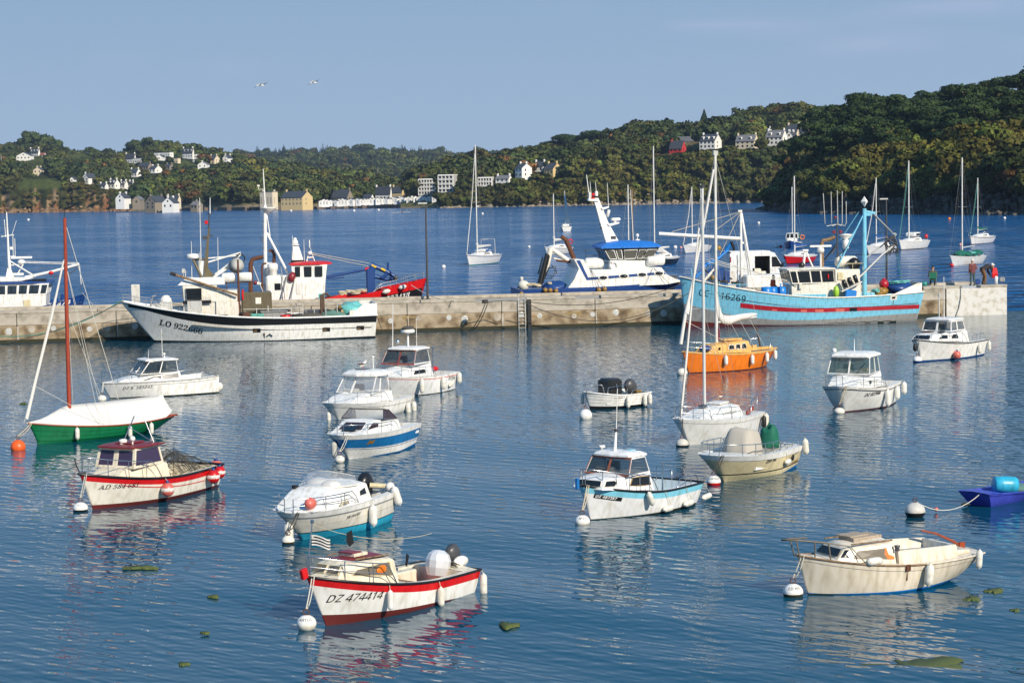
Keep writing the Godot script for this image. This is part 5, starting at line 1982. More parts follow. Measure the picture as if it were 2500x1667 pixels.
func open_cuddy() -> void:
	var a := moor("motor_boat","white open motor boat with aqua bottom, clear windscreen and black outboard","boat",Vector2(738,1317),Vector2(965,1270),0.9)
	var o: Node3D = a[0]
	var h: Hull = a[1]
	shape(h, {"over": 0.72,"B": 1.03,"ys": 0.82,"ym": 0.80,"yb": 0.80,"pf": 3.0,"qf": 0.55,"wf": 1.5,"st": 0.93,"flare": 0.75})
	hull(o, h, [["bottom_paint",M.aqua, [0,-0.3],[2,0.20,0.19,0.17]],["line",M.black, [2,0.20,0.19,0.17],[2,0.225,0.215,0.2]],["lower_hull",M.ivory, [2,0.225,0.215,0.2],[2,0.44,0.42,0.42],0.0,0.015],["upper_hull",M.ivory, [2,0.44,0.42,0.42],[1,0.17],0.0,0.0],["rub_strip",M.grey, [1,0.17],[1,0.14],0.02],["gunwale",M.white, [1,0.14],[1,0.0],0.012]])
	deck(o,"foredeck",h, M.white, 0.36,1.0,0.0)
	well(o, h, M.white, 0.04,0.36,0.24,0.3,M.pale_grey)
	var t := Trunk.new()
	t.x0b = 2.25; t.x0t = 1.35; t.x1b = -0.45; t.x1t = -0.35
	t.y0f = 0.82; t.y0r = 0.80; t.y1f = 1.26; t.y1r = 1.26
	t.w0 = 0.6; t.w1 = 0.88; t.tumble = 0.88; t.camber = 0.08
	part(o,"cabin",t.made(),M.white)
	for k in [-1.0,1.0]:
		side_pane(o, t, k, [[0.80,0.32],[0.93,0.36],[0.92,0.72],[0.80,0.58]],M.dark_glass)
	# a swept clear screen
	var low := []
	var high := []
	for i in 17:
		var f := i / 16.0 * PI
		low.append(V(0.1 + 1.2 * sin(f),1.25 + 0.05 * sin(f),-0.76 * cos(f)))
		high.append(V(0.0 + 0.75 * sin(f),1.46 + 0.22 * sin(f),-0.64 * cos(f)))
	part(o,"windscreen",S().soft().loft([low, high], false, false, false),M.clear)
	part(o,"windscreen_base",S().tube(low, 0.022),M.ivory)
	part(o,"windscreen_edge",S().tube(high, 0.012),M.pale_grey)
	for q in [[0.75,-0.32,0.3],[0.45,0.25,0.38]]:
		part(o,"seat_cover",S().ball(V(q[0],1.28, q[1]),V(0.3,0.17, q[2])),M.canvas)
	part(o,"compass",S().box(V(1.25,1.30,0.5),V(0.16,0.1,0.12)),M.black)
	# rails in two halves
	bow_rail(o, h, 0.5,0.36,3,0.12, true,"bow_rail",false)
	part(o,"deck_float",S().ball(V(2.1,1.02,-0.45),V(0.2,0.16,0.15)),M.salmon)
	outboard(o, V(-1.75,0.85,-0.1),-0.75,M.black, 1.15)
	part(o,"stern_tube",S().tube([V(-1.45,1.0,-0.3),V(-1.7,0.95,-0.75)],0.075,-1.0,10),M.beige)
	part(o,"stern_locker",S().ball(V(-1.7,0.95,-0.8),V(0.16,0.12,0.12)),M.canvas)
	part(o,"cleat_rope",S().tube([V(1.2,0.86,-0.86),V(1.0,0.9,-0.8),V(0.8,0.87,-0.88),V(0.95,0.93,-0.85)],0.03),M.rope)
	lettering(o, h,"SM E64301",0.95,0.45,0.085,M.dark_grey,"Droid Sans",0.07,0.2,1.0)
	fender(o, h, -0.05,0.12,0.56,"large white fender amidships on the aqua-bottomed motor boat",M.white, 0.11)
	fender(o, h, -1.72,0.0,0.55,"large white fender swinging out at the stern of the aqua-bottomed motor boat",M.white, 0.11,-1.0,V(0.35,0.6,0.25))
	fender(o, h, 2.25,0.30,0.62,"big white fender dipping in the water under the far bow of the aqua-bottomed boat",M.fender, 0.125,1.0)
	var b := buoy(703,1327,0.17,"white mooring buoy with a brown weedy base at the bow of the aqua-bottomed boat",M.ivory, M.weed)
	mooring(o, h, b,"chain and rope from the aqua-bottomed boat to its buoy",M.dark_rope)

func red_stripe() -> void:
	var a := moor("cabin_boat","white and cream cabin boat with bright red stripe, number DZ 474414, in the foreground","boat",Vector2(792,1521),Vector2(1166,1455),0.85)
	var o: Node3D = a[0]
	var h: Hull = a[1]
	shape(h, {"over": 0.5,"B": 0.98,"ys": 0.60,"ym": 0.60,"yb": 1.08,"pf": 2.3,"qf": 0.82,"wf": 1.7,"st": 0.9,"tl": 0.28,"sp": 1.7})
	hull(o, h, [["bottom_paint",M.red_brown, [0,-0.3],[2,0.05,0.12,0.19]],["hull",M.white, [2,0.05,0.12,0.19],[1,0.205]],["red_stripe",M.red, [1,0.205],[1,0.05]],["top_strake",M.black, [1,0.05],[1,0.0]]],40)
	rubbing(o,"rub_rail",h, M.black, 0.028,0.01)
	deck(o,"foredeck",h, M.cream, 0.52,1.0,0.02)
	well(o, h, M.cream, 0.10,0.52,0.2,0.2,M.red)
	deck(o,"afterdeck",h, M.cream, 0.0,0.10,0.02)
	var t := Trunk.new()
	t.x0b = 2.02; t.x0t = 1.78; t.x1b = 0.42; t.x1t = 0.5
	t.y0f = 0.95; t.y0r = 0.66; t.y1f = 1.24; t.y1r = 1.22
	t.w0 = 0.42; t.w1 = 0.70; t.tumble = 0.90; t.camber = 0.07
	part(o,"cabin",t.made(),M.cream)
	front_pane(o, t, [[-0.9,0.35],[-0.12,0.35],[-0.12,0.85],[-0.86,0.85]],M.dusty_glass, M.beige)
	front_pane(o, t, [[0.12,0.35],[0.9,0.35],[0.86,0.85],[0.12,0.85]],M.dusty_glass, M.beige)
	for k in [-1.0,1.0]:
		side_pane(o, t, k, [[0.2,0.34],[0.90,0.34],[0.88,0.86],[0.72,0.86],[0.25,0.62]],M.dusty_glass, M.beige)
	# orange life jackets seen behind the side window
	part(o,"life_jackets",S().ball(t.pt(0.74,0.58,-1.0,0.004),V(0.19,0.1,0.03)),M.orange)
	var top := func(u: float, w: float) -> Vector3:
		var p := t.pt(u, 1.0,1.0)
		return V(p.x, p.y + 0.012 + t.camber * (1.0 - w * w), p.z * w)
	for q in [[0.12,0.40,-0.7,0.7],[0.66,0.95,-0.75,0.75],[0.40,0.66,-0.75,-0.45],[0.40,0.66,0.45,0.75]]:
		var sh := S().soft()
		var rings := []
		for i in 5:
			var ring := []
			for j in 5:
				ring.append(top.call(lerpf(q[0], q[1], i / 4.0), lerpf(q[2], q[3], j / 4.0)))
			rings.append(ring)
		part(o,"roof_panel",sh.loft(rings, false, false, false),M.maroon)
	part(o,"roof_hatch",S().box(top.call(0.53,0.0) + V(0,0.04,0),V(0.42,0.07,0.5)),M.cream)
	part(o,"hatch_lid",S().box(top.call(0.5,0.0) + V(0.05,0.09,0),V(0.3,0.02,0.42)),M.maroon)
	for k in [-1.0,1.0]:
		var line := []
		for i in 6:
			line.append(top.call(lerpf(0.25,0.95, i / 5.0), k * 0.88) + V(0,0.05,0))
		part(o,"hand_rail",S().tube(line, 0.016),M.bare_wood)
	part(o,"stem_head",S().box(V(2.58,1.14,0),V(0.16,0.22,0.1), Basis(Vector3.BACK, -0.25)),M.red)
	part(o,"flag_staff",S().tube([V(2.45,1.02,0.05),V(2.3,2.2,0)],0.014).box(V(2.3,2.2,0),V(0.06,0.08,0.06)),M.steel)
	# black and white striped flag on the staff
	var fg := thing("flag","small black and white striped flag on the bow staff of DZ 474414","flag",o.to_global(V(2.33,1.80,0)), o.rotation.y)
	var rows := []
	for j in 8:
		var ring := []
		for i in 9:
			var u := i / 8.0
			ring.append(V(-0.02 - u * 0.26,0.12 - j / 7.0 * 0.22 - u * 0.10 + 0.02 * sin(u * 6.0),-u * 0.30 + 0.035 * sin(u * 7.0 + 0.6)))
		rows.append(ring)
	for j in 7:
		var st := S().soft()
		st.loft([rows[j], rows[j + 1]], false, false, false)
		part(fg,"flag_stripe",st, M.canvas if j % 2 == 0 else M.black)
	var canton := []
	for j in 4:
		var ring := []
		for i in 4:
			ring.append(rows[j][i] + V(-0.003,0,-0.004))
		canton.append(ring)
	part(fg,"flag_canton",S().soft().loft(canton, false, false, false),M.pale_grey)
	bow_rail(o, h, 0.60,0.42,3,0.06, true)
	lettering(o, h,"DZ 474414",2.10,0.47,0.165,M.black,"Droid Sans",-0.02,0.22,1.0)
	part(o,"thwart",S().box(V(-0.55,0.42,0.0),V(0.5,0.05,1.2)),M.bare_wood)
	part(o,"side_locker",S().box(V(-0.9,0.40,0.55),V(1.1,0.35,0.25)),M.cream)
	part(o,"engine_cover",S().lathe([[0.0,-0.1],[0.22,-0.08],[0.28,0.1],[0.29,0.26],[0.24,0.4],[0.13,0.48],[0.0,0.5]],V(-1.5,0.55,-0.1),11, Basis(Vector3.BACK, 0.2), false),M.foil)
	outboard(o, V(-2.2,0.72,-0.05),-0.5,M.dark_grey, 0.8)
	part(o,"spare_motor",S().ball(V(-2.15,0.70,-0.25),V(0.24,0.13,0.11)),M.white)
	for q in [[-1.0,0.8,0.35,0.28],[-1.5,0.72,-0.3,0.3]]:
		part(o,"black_vane",S().plate([[0.0,0.0],[0.05,0.02],[0.09, q[3]],[0.0, q[3] * 0.9]],-0.01,0.01, Transform3D(Basis(Vector3.BACK, 0.3),V(q[0], q[1] - 0.1, q[2]))),M.black)
	var jumble := S()
	for i in 9:
		jumble.tube([V(-1.75 - 0.05 * i, 0.64,-0.5 + 0.1 * i),V(-1.8,0.78 + 0.03 * (i % 3),-0.2),V(-1.95,0.66,0.1 * i - 0.4)],0.012,-1.0,4)
	part(o,"stern_lines",jumble, M.dark_rope)
	line_between(o.to_global(V(2.3,2.15,0)), o.to_global(V(-1.75,1.35,0.25)),0.22,0.006,M.rope,"scare_line","thin line with black strips from the flag staff to the stern of DZ 474414","line")
	part(self.get_node("scare_line"),"black_strip",S().plate([[0.0,0.0],[0.12,0.06],[0.16,-0.22],[0.06,-0.3],[0.0,-0.2]],-0.01,0.01, Transform3D(Basis(Vector3.UP, 0.4),(o.to_global(V(-1.75,1.35,0.25)) - o.to_global(V(2.3,2.15,0))) * 0.27 - V(0,0.14,0))),M.black)
	fender(o, h, 0.93,0.16,0.42,"small white fender below the number of DZ 474414",M.white, 0.065)
	fender(o, h, -0.55,0.15,0.42,"cream fender amidships on DZ 474414",M.ivory, 0.075)
	fender(o, h, -2.1,0.10,0.50,"white fender at the stern corner of DZ 474414",M.fender, 0.08)
	var b := buoy(748,1532,0.21,"large white mooring buoy with faded letters at the bow of DZ 474414",M.white, M.ivory,"ARTUS")
	mooring(o, h, b,"pale mooring ropes from the bow of DZ 474414")

func pale_stripe() -> void:
	var a := moor("cabin_boat","white wheelhouse boat with pale blue stripe and brown-framed windows, number DZ 487387","boat",Vector2(1441,1272),Vector2(1709,1231),0.9)
	var o: Node3D = a[0]
	var h: Hull = a[1]
	shape(h, {"over": 0.32,"B": 1.08,"ys": 0.64,"ym": 0.64,"yb": 1.02,"pf": 2.3,"qf": 0.82,"st": 0.9})
	hull(o, h, [["bottom_paint",M.weed, [0,-0.3],[0,0.05]],["hull",M.cool_white, [0,0.05],[1,0.21]],["blue_stripe",M.sky_blue, [1,0.21],[1,0.05]],["top_strake",M.black, [1,0.05],[1,0.0]]])
	rubbing(o,"rub_rail",h, M.black, 0.026)
	deck(o,"foredeck",h, M.cool_white, 0.45,1.0)
	well(o, h, M.cool_white, 0.05,0.45,0.18,0.2,M.sky_blue)
	var t := Trunk.new()
	t.x0b = 2.15; t.x0t = 1.92; t.x1b = 0.15; t.x1t = 0.2
	t.y0f = 0.9; t.y0r = 0.68; t.y1f = 1.16; t.y1r = 1.2
	t.w0 = 0.5; t.w1 = 0.82; t.tumble = 0.9
	part(o,"cabin",t.made(),M.cool_white)
	front_pane(o, t, [[-0.85,0.3],[0.85,0.3],[0.8,0.8],[-0.8,0.8]],M.dark_glass, M.ivory)
	for k in [-1.0,1.0]:
		side_pane(o, t, k, [[0.02,0.32],[0.2,0.32],[0.24,0.6],[0.18,0.78],[0.02,0.8]],M.dark_glass, M.ivory)
		side_pane(o, t, k, [[0.52,0.3],[0.95,0.3],[0.94,0.78],[0.58,0.78]],M.dark_glass, M.mustard)
	wheelhouse(o, {"x0b": 1.25,"x0t": 0.98,"x1b": 0.22,"x1t": 0.35,"y0": 1.18,"y1": 1.66,"wb": 0.76,"wt": 0.68,"m": M.cool_white,"front_m": M.mahogany,"post": 0.06,"sill": 0.05,"head": 0.05,"over": 0.04,"camber": 0.08,"glass": M.glass})
	part(o,"roof_mat",S().box(V(0.5,1.80,-0.25),V(0.3,0.02,0.25)),M.sky_blue)
	part(o,"mast",S().tube([V(0.85,1.72,0),V(0.75,2.35,0)],0.06,0.03,8).tube([V(0.75,2.3,0),V(0.66,3.5,0)],0.016,0.01),M.white)
	part(o,"mast_lamp",S().box(V(0.75,2.36,0),V(0.1,0.08,0.1)),M.dark_grey)
	part(o,"roof_speaker",S().lathe([[0.03,0.0],[0.03,0.08],[0.1,0.1],[0.09,0.16],[0.0,0.17]],V(0.75,1.75,0.5)),M.white)
	part(o,"motor_box",S().box(V(-0.35,0.78,0.1),V(0.6,0.3,0.7), Basis.IDENTITY, 0.08),M.sky_blue)
	part(o,"seat_back",S().box(V(-0.9,0.72,0.45),V(0.25,0.35,0.5)),M.cool_white)
	part(o,"rod_post",S().tube([V(-0.75,0.3,-0.5),V(-0.75,1.28,-0.5)],0.025).tube([V(-0.75,1.28,-0.5),V(-0.75,1.34,-0.5)],0.03),M.steel)
	bow_rail(o, h, 0.52,0.46,5,0.06)
	side_rail(o, h, 0.03,0.3,0.24,4,0.1)
	part(o,"stern_gate",S().tube([V(-1.9,0.62,0.5),V(-1.9,1.05,0.5),V(-1.95,1.05,0.0),V(-1.95,0.62,0.0)],0.016),M.steel)
	part(o,"stem_post",S().box(V(2.58,1.1,0),V(0.1,0.3,0.09)),M.blue)
	# black number plate with pale characters
	stripe(o,"number_plate",h, M.black, 2.10,1.42, func(x: float) -> float: return h.rim(x) - 0.33, func(x: float) -> float: return h.rim(x) - 0.225,-1.0)
	lettering(o, h,"DZ 487387",2.07, h.rim(2.07) - 0.31,0.07,M.white,"Droid Sans",(h.rim(1.42) - h.rim(2.1)) / 0.68,0.1,1.1,700)
	for q in [[0.55,0.10,"slanting cream fender amidships on the pale blue striped boat",V(0.55,0.6,0)],[0.0,0.34,"first white fender lying flat along the pale blue striped boat, amidships",V(-1,0.02,0)],[-1.05,0.30,"second white fender lying flat along the pale blue striped boat",V(-1,0.06,0)],[-2.1,0.26,"last white fender lying flat at the stern of the pale blue striped boat",V(-1,0.1,0)]]:
		fender(o, h, q[0], q[1],0.42, q[2],M.fender, 0.085,-1.0, q[3])
	var b := buoy(1422,1281,0.21,"white mooring buoy marked N 71 at the bow of DZ 487387",M.white, M.ivory,"N°71")
	mooring(o, h, b,"tan mooring rope at the bow of DZ 487387",M.rope)

func covered_beige() -> void:
	var a := moor("motor_boat","pale yellow motor boat with grey cloth over its console and green-wrapped outboard","boat",Vector2(1767,1175),Vector2(1953,1142),0.95)
	var o: Node3D = a[0]
	var h: Hull = a[1]
	shape(h, {"over": 0.7,"B": 1.12,"ys": 0.74,"ym": 0.74,"yb": 0.88,"pf": 3.0,"qf": 0.56,"wf": 1.5,"st": 0.95,"flare": 0.8})
	hull(o, h, [["bottom_paint",M.blue, [0,-0.3],[2,0.12,0.0,-0.2]],["lower_hull",M.beige, [2,0.12,0.0,-0.2],[2,0.20,0.16,0.2]],["dark_line",M.black, [2,0.20,0.16,0.2],[2,0.235,0.195,0.235],0.004],["hull",M.beige, [2,0.235,0.195,0.235],[1,0.17]],["gunwale",M.white, [1,0.17],[1,0.0],0.02]])
	deck(o,"foredeck",h, M.white, 0.7,1.0,0.02)
	well(o, h, M.white, 0.04,0.7,0.18,0.3,M.ivory)
	deck(o,"afterdeck",h, M.white, 0.0,0.04,0.0)
	# grey cloth over the steering console
	var rings := []
	for lv in [[0.0,1.0],[0.3,0.96],[0.62,0.86],[0.86,0.76],[0.96,0.66],[1.0,0.4]]:
		var ring := []
		for i in 28:
			var an := TAU * i / 28.0
			var c := cos(an)
			var s := sin(an)
			var fold: float = 1.0 + 0.045 * sin(an * 9.0) * (1.0 - lv[0]) + 0.02 * sin(an * 5.0 + lv[0] * 6.0)
			ring.append(V(0.45 + signf(c) * pow(absf(c),0.55) * 0.62 * lv[1] * fold - 0.12 * lv[0],0.66 + 0.80 * lv[0] + 0.07 * c * lv[0] + 0.02 * sin(an * 4.0) * lv[0], signf(s) * pow(absf(s),0.55) * 0.55 * lv[1] * fold))
		rings.append(ring)
	part(o,"console_cover",S().soft().loft(rings),M.grey_canvas)
	bow_rail(o, h, 0.28,0.34,5,0.1, false)
	side_rail(o, h, 0.03,0.4,0.3,4,0.12)
	outboard(o, V(-1.85,0.8,0.0),-0.2,M.dark_grey, 1.0)
	heap(o,"motor_cover",V(-1.68,0.70,0.0),V(0.30,0.60,0.28),M.green_canvas, 22)
	stripe(o,"swoosh",h, M.black, -0.6,-1.75, func(x: float) -> float: return 0.30 - (x + 0.6) * 0.16 + (0.10 if x < -0.8 else 0.0), func(x: float) -> float: return 0.325 - (x + 0.6) * 0.16 + (0.10 if x < -0.8 else 0.0),-1.0)
	lettering(o, h,"D59 T02",0.85,0.47,0.13,M.dark_grey,"Droid Sans",0.05,0.25,0.9,700)
	lettering(o, h,"CAP CAMARAT",-1.05,0.22,0.075,M.mustard,"Droid Sans",0.05,0.1,1.0,400,0.0,"boat_lettering")
	part(o,"exhaust_ring",S().lathe([[0.0,0.0],[0.09,0.0],[0.1,0.03],[0.06,0.05],[0.05,0.02],[0.0,0.02]], h.on(-1.05,0.44,-1,0.0),14, Basis(Vector3.RIGHT, -PI / 2)),M.black_rubber)
	fender(o, h, -0.3,0.2,0.34,"white fender lying flat below the console of the pale yellow boat",M.white, 0.08,-1.0,V(-1,0.05,0))
	fender(o, h, -1.9,0.02,0.5,"long cream fender at the stern of the pale yellow boat",M.ivory, 0.1,-1.0,V(0.15,0.9,0.1))
	var b := buoy(1743,1183,0.22,"white mooring buoy with a red ring at the bow of the pale yellow boat",M.white, M.red,"GWISKA")
	mooring(o, h, b,"short dark chain from the pale yellow boat to its buoy",M.dark_rope)

func rigging(root: Node3D, h: Hull, x: float, foot: float, top: float, spreader: float, wide: float, fore: Vector3, aft: Vector3, lower := 0.62) -> void:
	var w := S()
	for k in [-1.0,1.0]:
		var chain := h.pt(h.t_at(x - 0.1, h.rim(x)), h.rim(x), k, -0.05)
		w.tube([chain, V(x - 0.05, spreader, k * wide),V(x, top - 0.1,0)],0.007,-1.0,4)
		w.tube([chain, V(x, spreader, 0)],0.007,-1.0,4)
	w.tube([fore, V(x, top * lower + top * (1.0 - lower),0)],0.008,-1.0,4)
	w.tube([aft, V(x, top, 0)],0.007,-1.0,4)
	part(root,"rigging",w, M.wire)
	part(root,"spreader",S().tube([V(x - 0.03, spreader, -wide),V(x, spreader + 0.04,0),V(x - 0.03, spreader, wide)],0.018),M.spar)

func white_sloop() -> void:
	var a := moor("sailing_boat","small white sailing boat with grey mast and furled white jib, in front of the orange one","sailing boat",Vector2(1683,1087),Vector2(1861,1059),0.9)
	var o: Node3D = a[0]
	var h: Hull = a[1]
	shape(h, {"over": 0.75,"B": 1.15,"ys": 0.80,"ym": 0.80,"yb": 1.0,"pf": 2.2,"qf": 0.8,"st": 0.8,"rake": -0.25})
	hull(o, h, [["hull",M.white, [0,-0.3],[1,0.16]],["groove",M.pale_grey, [1,0.16],[1,0.14],-0.006],["gunwale",M.white, [1,0.14],[1,0.0],0.012]])
	deck(o,"deck",h, M.white, 0.3,1.0,0.01,0.06)
	well(o, h, M.white, 0.03,0.3,0.25,0.35,M.pale_grey)
	var t := Trunk.new()
	t.x0b = 2.05; t.x0t = 1.2; t.x1b = -0.75; t.x1t = -0.65
	t.y0f = 0.92; t.y0r = 0.80; t.y1f = 1.14; t.y1r = 1.2
	t.w0 = 0.4; t.w1 = 0.78; t.tumble = 0.84
	part(o,"cabin",t.made(),M.white)
	for k in [-1.0,1.0]:
		side_pane(o, t, k, [[0.5,0.3],[0.85,0.3],[0.83,0.65],[0.55,0.62]],M.pale_grey)
	part(o,"sliding_hatch",S().box(V(-0.25,1.29,0),V(0.7,0.06,0.55)),M.white)
	part(o,"mast",S().tube([V(0.8,1.2,0),V(0.78,5.0,0),V(0.75,9.0,0)],0.06,0.05,10),M.spar)
	part(o,"mast_foot",S().box(V(0.95,1.27,0),V(0.3,0.12,0.2)),M.dark_grey)
	part(o,"masthead",S().box(V(0.75,9.05,0),V(0.16,0.12,0.1)),M.dark_grey)
	part(o,"furled_jib",S().tube([V(2.62,1.1,0),V(2.2,2.8,0),V(1.5,5.8,0),V(1.05,7.6,0)],0.05,0.03,7),M.canvas)
	rigging(o, h, 0.78,1.2,8.95,4.7,0.5,V(2.7,1.0,0),V(-2.05,0.82,0.0))
	bow_rail(o, h, 0.78,0.45,3,0.08, true)
	side_rail(o, h, 0.3,0.76,0.42,4,0.08)
	part(o,"stern_rail",S().tube([V(-1.2,0.82,-0.85),V(-1.3,1.3,-0.85),V(-1.95,1.32,-0.75),V(-2.0,1.32,0.75),V(-1.3,1.3,0.85),V(-1.2,0.82,0.85)],0.014).tube([V(-1.95,0.8,-0.75),V(-1.95,1.6,-0.75),V(-1.98,1.6,-0.3),V(-1.98,0.8,-0.3)],0.014),M.steel)
	part(o,"tiller",S().tube([V(-1.9,0.95,0),V(-0.9,1.25,0)],0.022),M.bare_wood)
	part(o,"red_sail_bag",S().box(V(-1.35,0.92,-0.75),V(0.6,0.14,0.05), Basis(Vector3.BACK, -0.25)),M.brick)
	fender(o, h, -2.0,0.05,0.5,"cream fender at the stern quarter of the small white sailing boat",M.ivory, 0.1)
	fender(o, h, -1.75,0.1,0.42,"black fender beside the cream one on the small white sailing boat",M.black_rubber, 0.09)
	var b := buoy(1666,1091,0.23,"grey and white mooring buoy with dark waterline at the bow of the white sailing boat",M.dirty_white, M.black)
	mooring(o, h, b,"chain from the white sailing boat to its grey buoy",M.dark_rope, false)

func orange_sloop() -> void:
	var a := moor("sailing_boat","bright orange sailing boat with amber deck and white sail bundled on its boom","sailing boat",Vector2(1681,911),Vector2(1883,894),0.4)
	var o: Node3D = a[0]
	var h: Hull = a[1]
	shape(h, {"over": 0.4,"rake": -0.8,"B": 1.1,"b": 0.92,"tm": 0.47,"st": 0.06,"sw": 0.05,"ys": 0.86,"ym": 0.82,"yb": 1.08,"pf": 2.1,"qf": 0.85,"wf": 1.9,"tl": 0.4,"flare": 0.7})
	hull(o, h, [["bottom_paint",M.red_brown, [0,-0.4],[0,0.04]],["hull",M.orange, [0,0.04],[1,0.05]],["top_strake",M.amber, [1,0.05],[1,0.0],0.02]])
	deck(o,"deck",h, M.amber, 0.0,1.0,0.02,0.06)
	rubbing(o,"toe_rail",h, M.amber, 0.022)
	var t := Trunk.new()
	t.x0b = 1.75; t.x0t = 1.4; t.x1b = -0.9; t.x1t = -0.8
	t.y0f = 0.94; t.y0r = 0.84; t.y1f = 1.30; t.y1r = 1.42
	t.w0 = 0.5; t.w1 = 0.78; t.tumble = 0.9
	part(o,"cabin",t.made(),M.amber)
	for k in [-1.0,1.0]:
		for q in [[0.44,0.58],[0.62,0.74],[0.78,0.90]]:
			side_pane(o, t, k, [[q[0],0.36],[q[1],0.36],[q[1] - 0.01,0.78],[q[0] + 0.01,0.78]],M.dark_glass, M.ivory)
	part(o,"porthole",S().lathe([[0.0,0.0],[0.07,0.0],[0.08,0.02],[0.0,0.02]], t.pt(0.2,0.5,-1,0.01),12, Basis(Vector3.RIGHT, -PI / 2)),M.dark_glass)
	part(o,"sliding_hatch",S().box(V(-0.1,1.50,0),V(1.2,0.08,0.7)),M.amber)
	part(o,"cockpit_coaming",S().box(V(-1.8,0.97,-0.55),V(1.6,0.14,0.06)).box(V(-1.8,0.97,0.55),V(1.6,0.14,0.06)),M.amber)
	part(o,"mast",S().tube([V(0.73,1.4,0),V(0.7,6.0,0),V(0.66,10.6,0)],0.085,0.07,10),M.pale_spar)
	part(o,"masthead",S().box(V(0.66,10.7,0),V(0.3,0.24,0.12)),M.pale_grey)
	part(o,"boom",S().tube([V(0.7,2.38,0),V(-2.05,2.5,-0.02)],0.05),M.pale_spar)
	# the mainsail: a soft roll along the boom that climbs the mast
	var pts := [[0.66,3.9,0.05],[0.64,3.3,0.11],[0.55,2.75,0.16],[0.30,2.5,0.22],[-0.1,2.42,0.24],[-0.5,2.48,0.2],[-0.95,2.56,0.17],[-1.4,2.58,0.15],[-1.75,2.62,0.1],[-2.1,2.64,0.04]]
	var rings := []
	for i in pts.size():
		var p := V(pts[i][0], pts[i][1],0)
		var nx: Array = pts[mini(i + 1, pts.size() - 1)]
		var pv: Array = pts[maxi(i - 1,0)]
		var d := V(nx[0] - pv[0], nx[1] - pv[1],0).normalized()
		var up := V(-d.y, d.x, 0)
		var ring := []
		for j in 10:
			var an := TAU * j / 10.0
			var r: float = pts[i][2] * (1.0 + 0.14 * sin(an * 3.0 + i * 1.3))
			ring.append(p + up * cos(an) * r + V(0,0, sin(an) * r * 0.8))
		rings.append(ring)
	part(o,"mainsail",S().soft().loft(rings),M.canvas)
	part(o,"sail_ties",S().tube([V(0.66,1.5,-0.1),V(0.66,2.1,-0.12)],0.05),M.plum)
	part(o,"furled_jib",S().tube([V(3.15,1.45,0),V(2.8,2.9,0),V(2.3,4.4,0),V(1.3,7.9,0),V(0.78,9.9,0)],0.095,0.05,8).tube([V(2.75,2.9,0.0),V(2.6,3.2,0),V(2.55,3.6,0)],0.14,0.06),M.canvas)
	rigging(o, h, 0.7,1.4,10.5,5.9,0.55,V(3.2,1.25,0),V(-3.2,0.95,0))
	var lift := S()
	lift.tube([V(-2.05,2.55,0),V(0.66,10.5,0)],0.008,-1.0,4)
	for x in [-0.2,-0.9,-1.6]:
		lift.tube([V(x, 2.4,0),V(x - 0.2,0.95,-0.9)],0.007,-1.0,4)
	lift.tube([V(2.9,2.6,0),V(-0.2,0.95,-0.95)],0.01,-1.0,4)
	part(o,"running_rigging",lift, M.pale_rope)
	bow_rail(o, h, 0.74,0.5,4,0.06, true)
	part(o,"stern_rail",S().tube([V(-2.3,0.86,-0.7),V(-2.35,1.35,-0.7),V(-3.1,1.4,-0.25),V(-3.1,1.4,0.25),V(-2.35,1.35,0.7),V(-2.3,0.86,0.7)],0.014),M.steel)
	part(o,"boom_crutch",S().tube([V(-2.35,0.9,0),V(-2.0,2.1,0)],0.05,0.025),M.brown)
	part(o,"blue_sail_bag",S().ball(V(1.75,1.16,-0.25),V(0.35,0.16,0.25)),M.navy)
	for q in [[1.1,0.08,"first white fender, near the mast of the orange sailing boat"],[-0.55,0.08,"second white fender, amidships on the orange sailing boat"],[-1.75,0.06,"third white fender, aft of the cabin of the orange sailing boat"],[-2.75,0.04,"last white fender, at the stern of the orange sailing boat"]]:
		fender(o, h, q[0], q[1],0.46, q[2],M.white, 0.1)
	var b := buoy(1666,915,0.26,"plain white mooring buoy at the bow of the orange sailing boat",M.fender, M.ivory)
	mooring(o, h, b,"mooring line of the orange sailing boat",M.dark_rope, false)

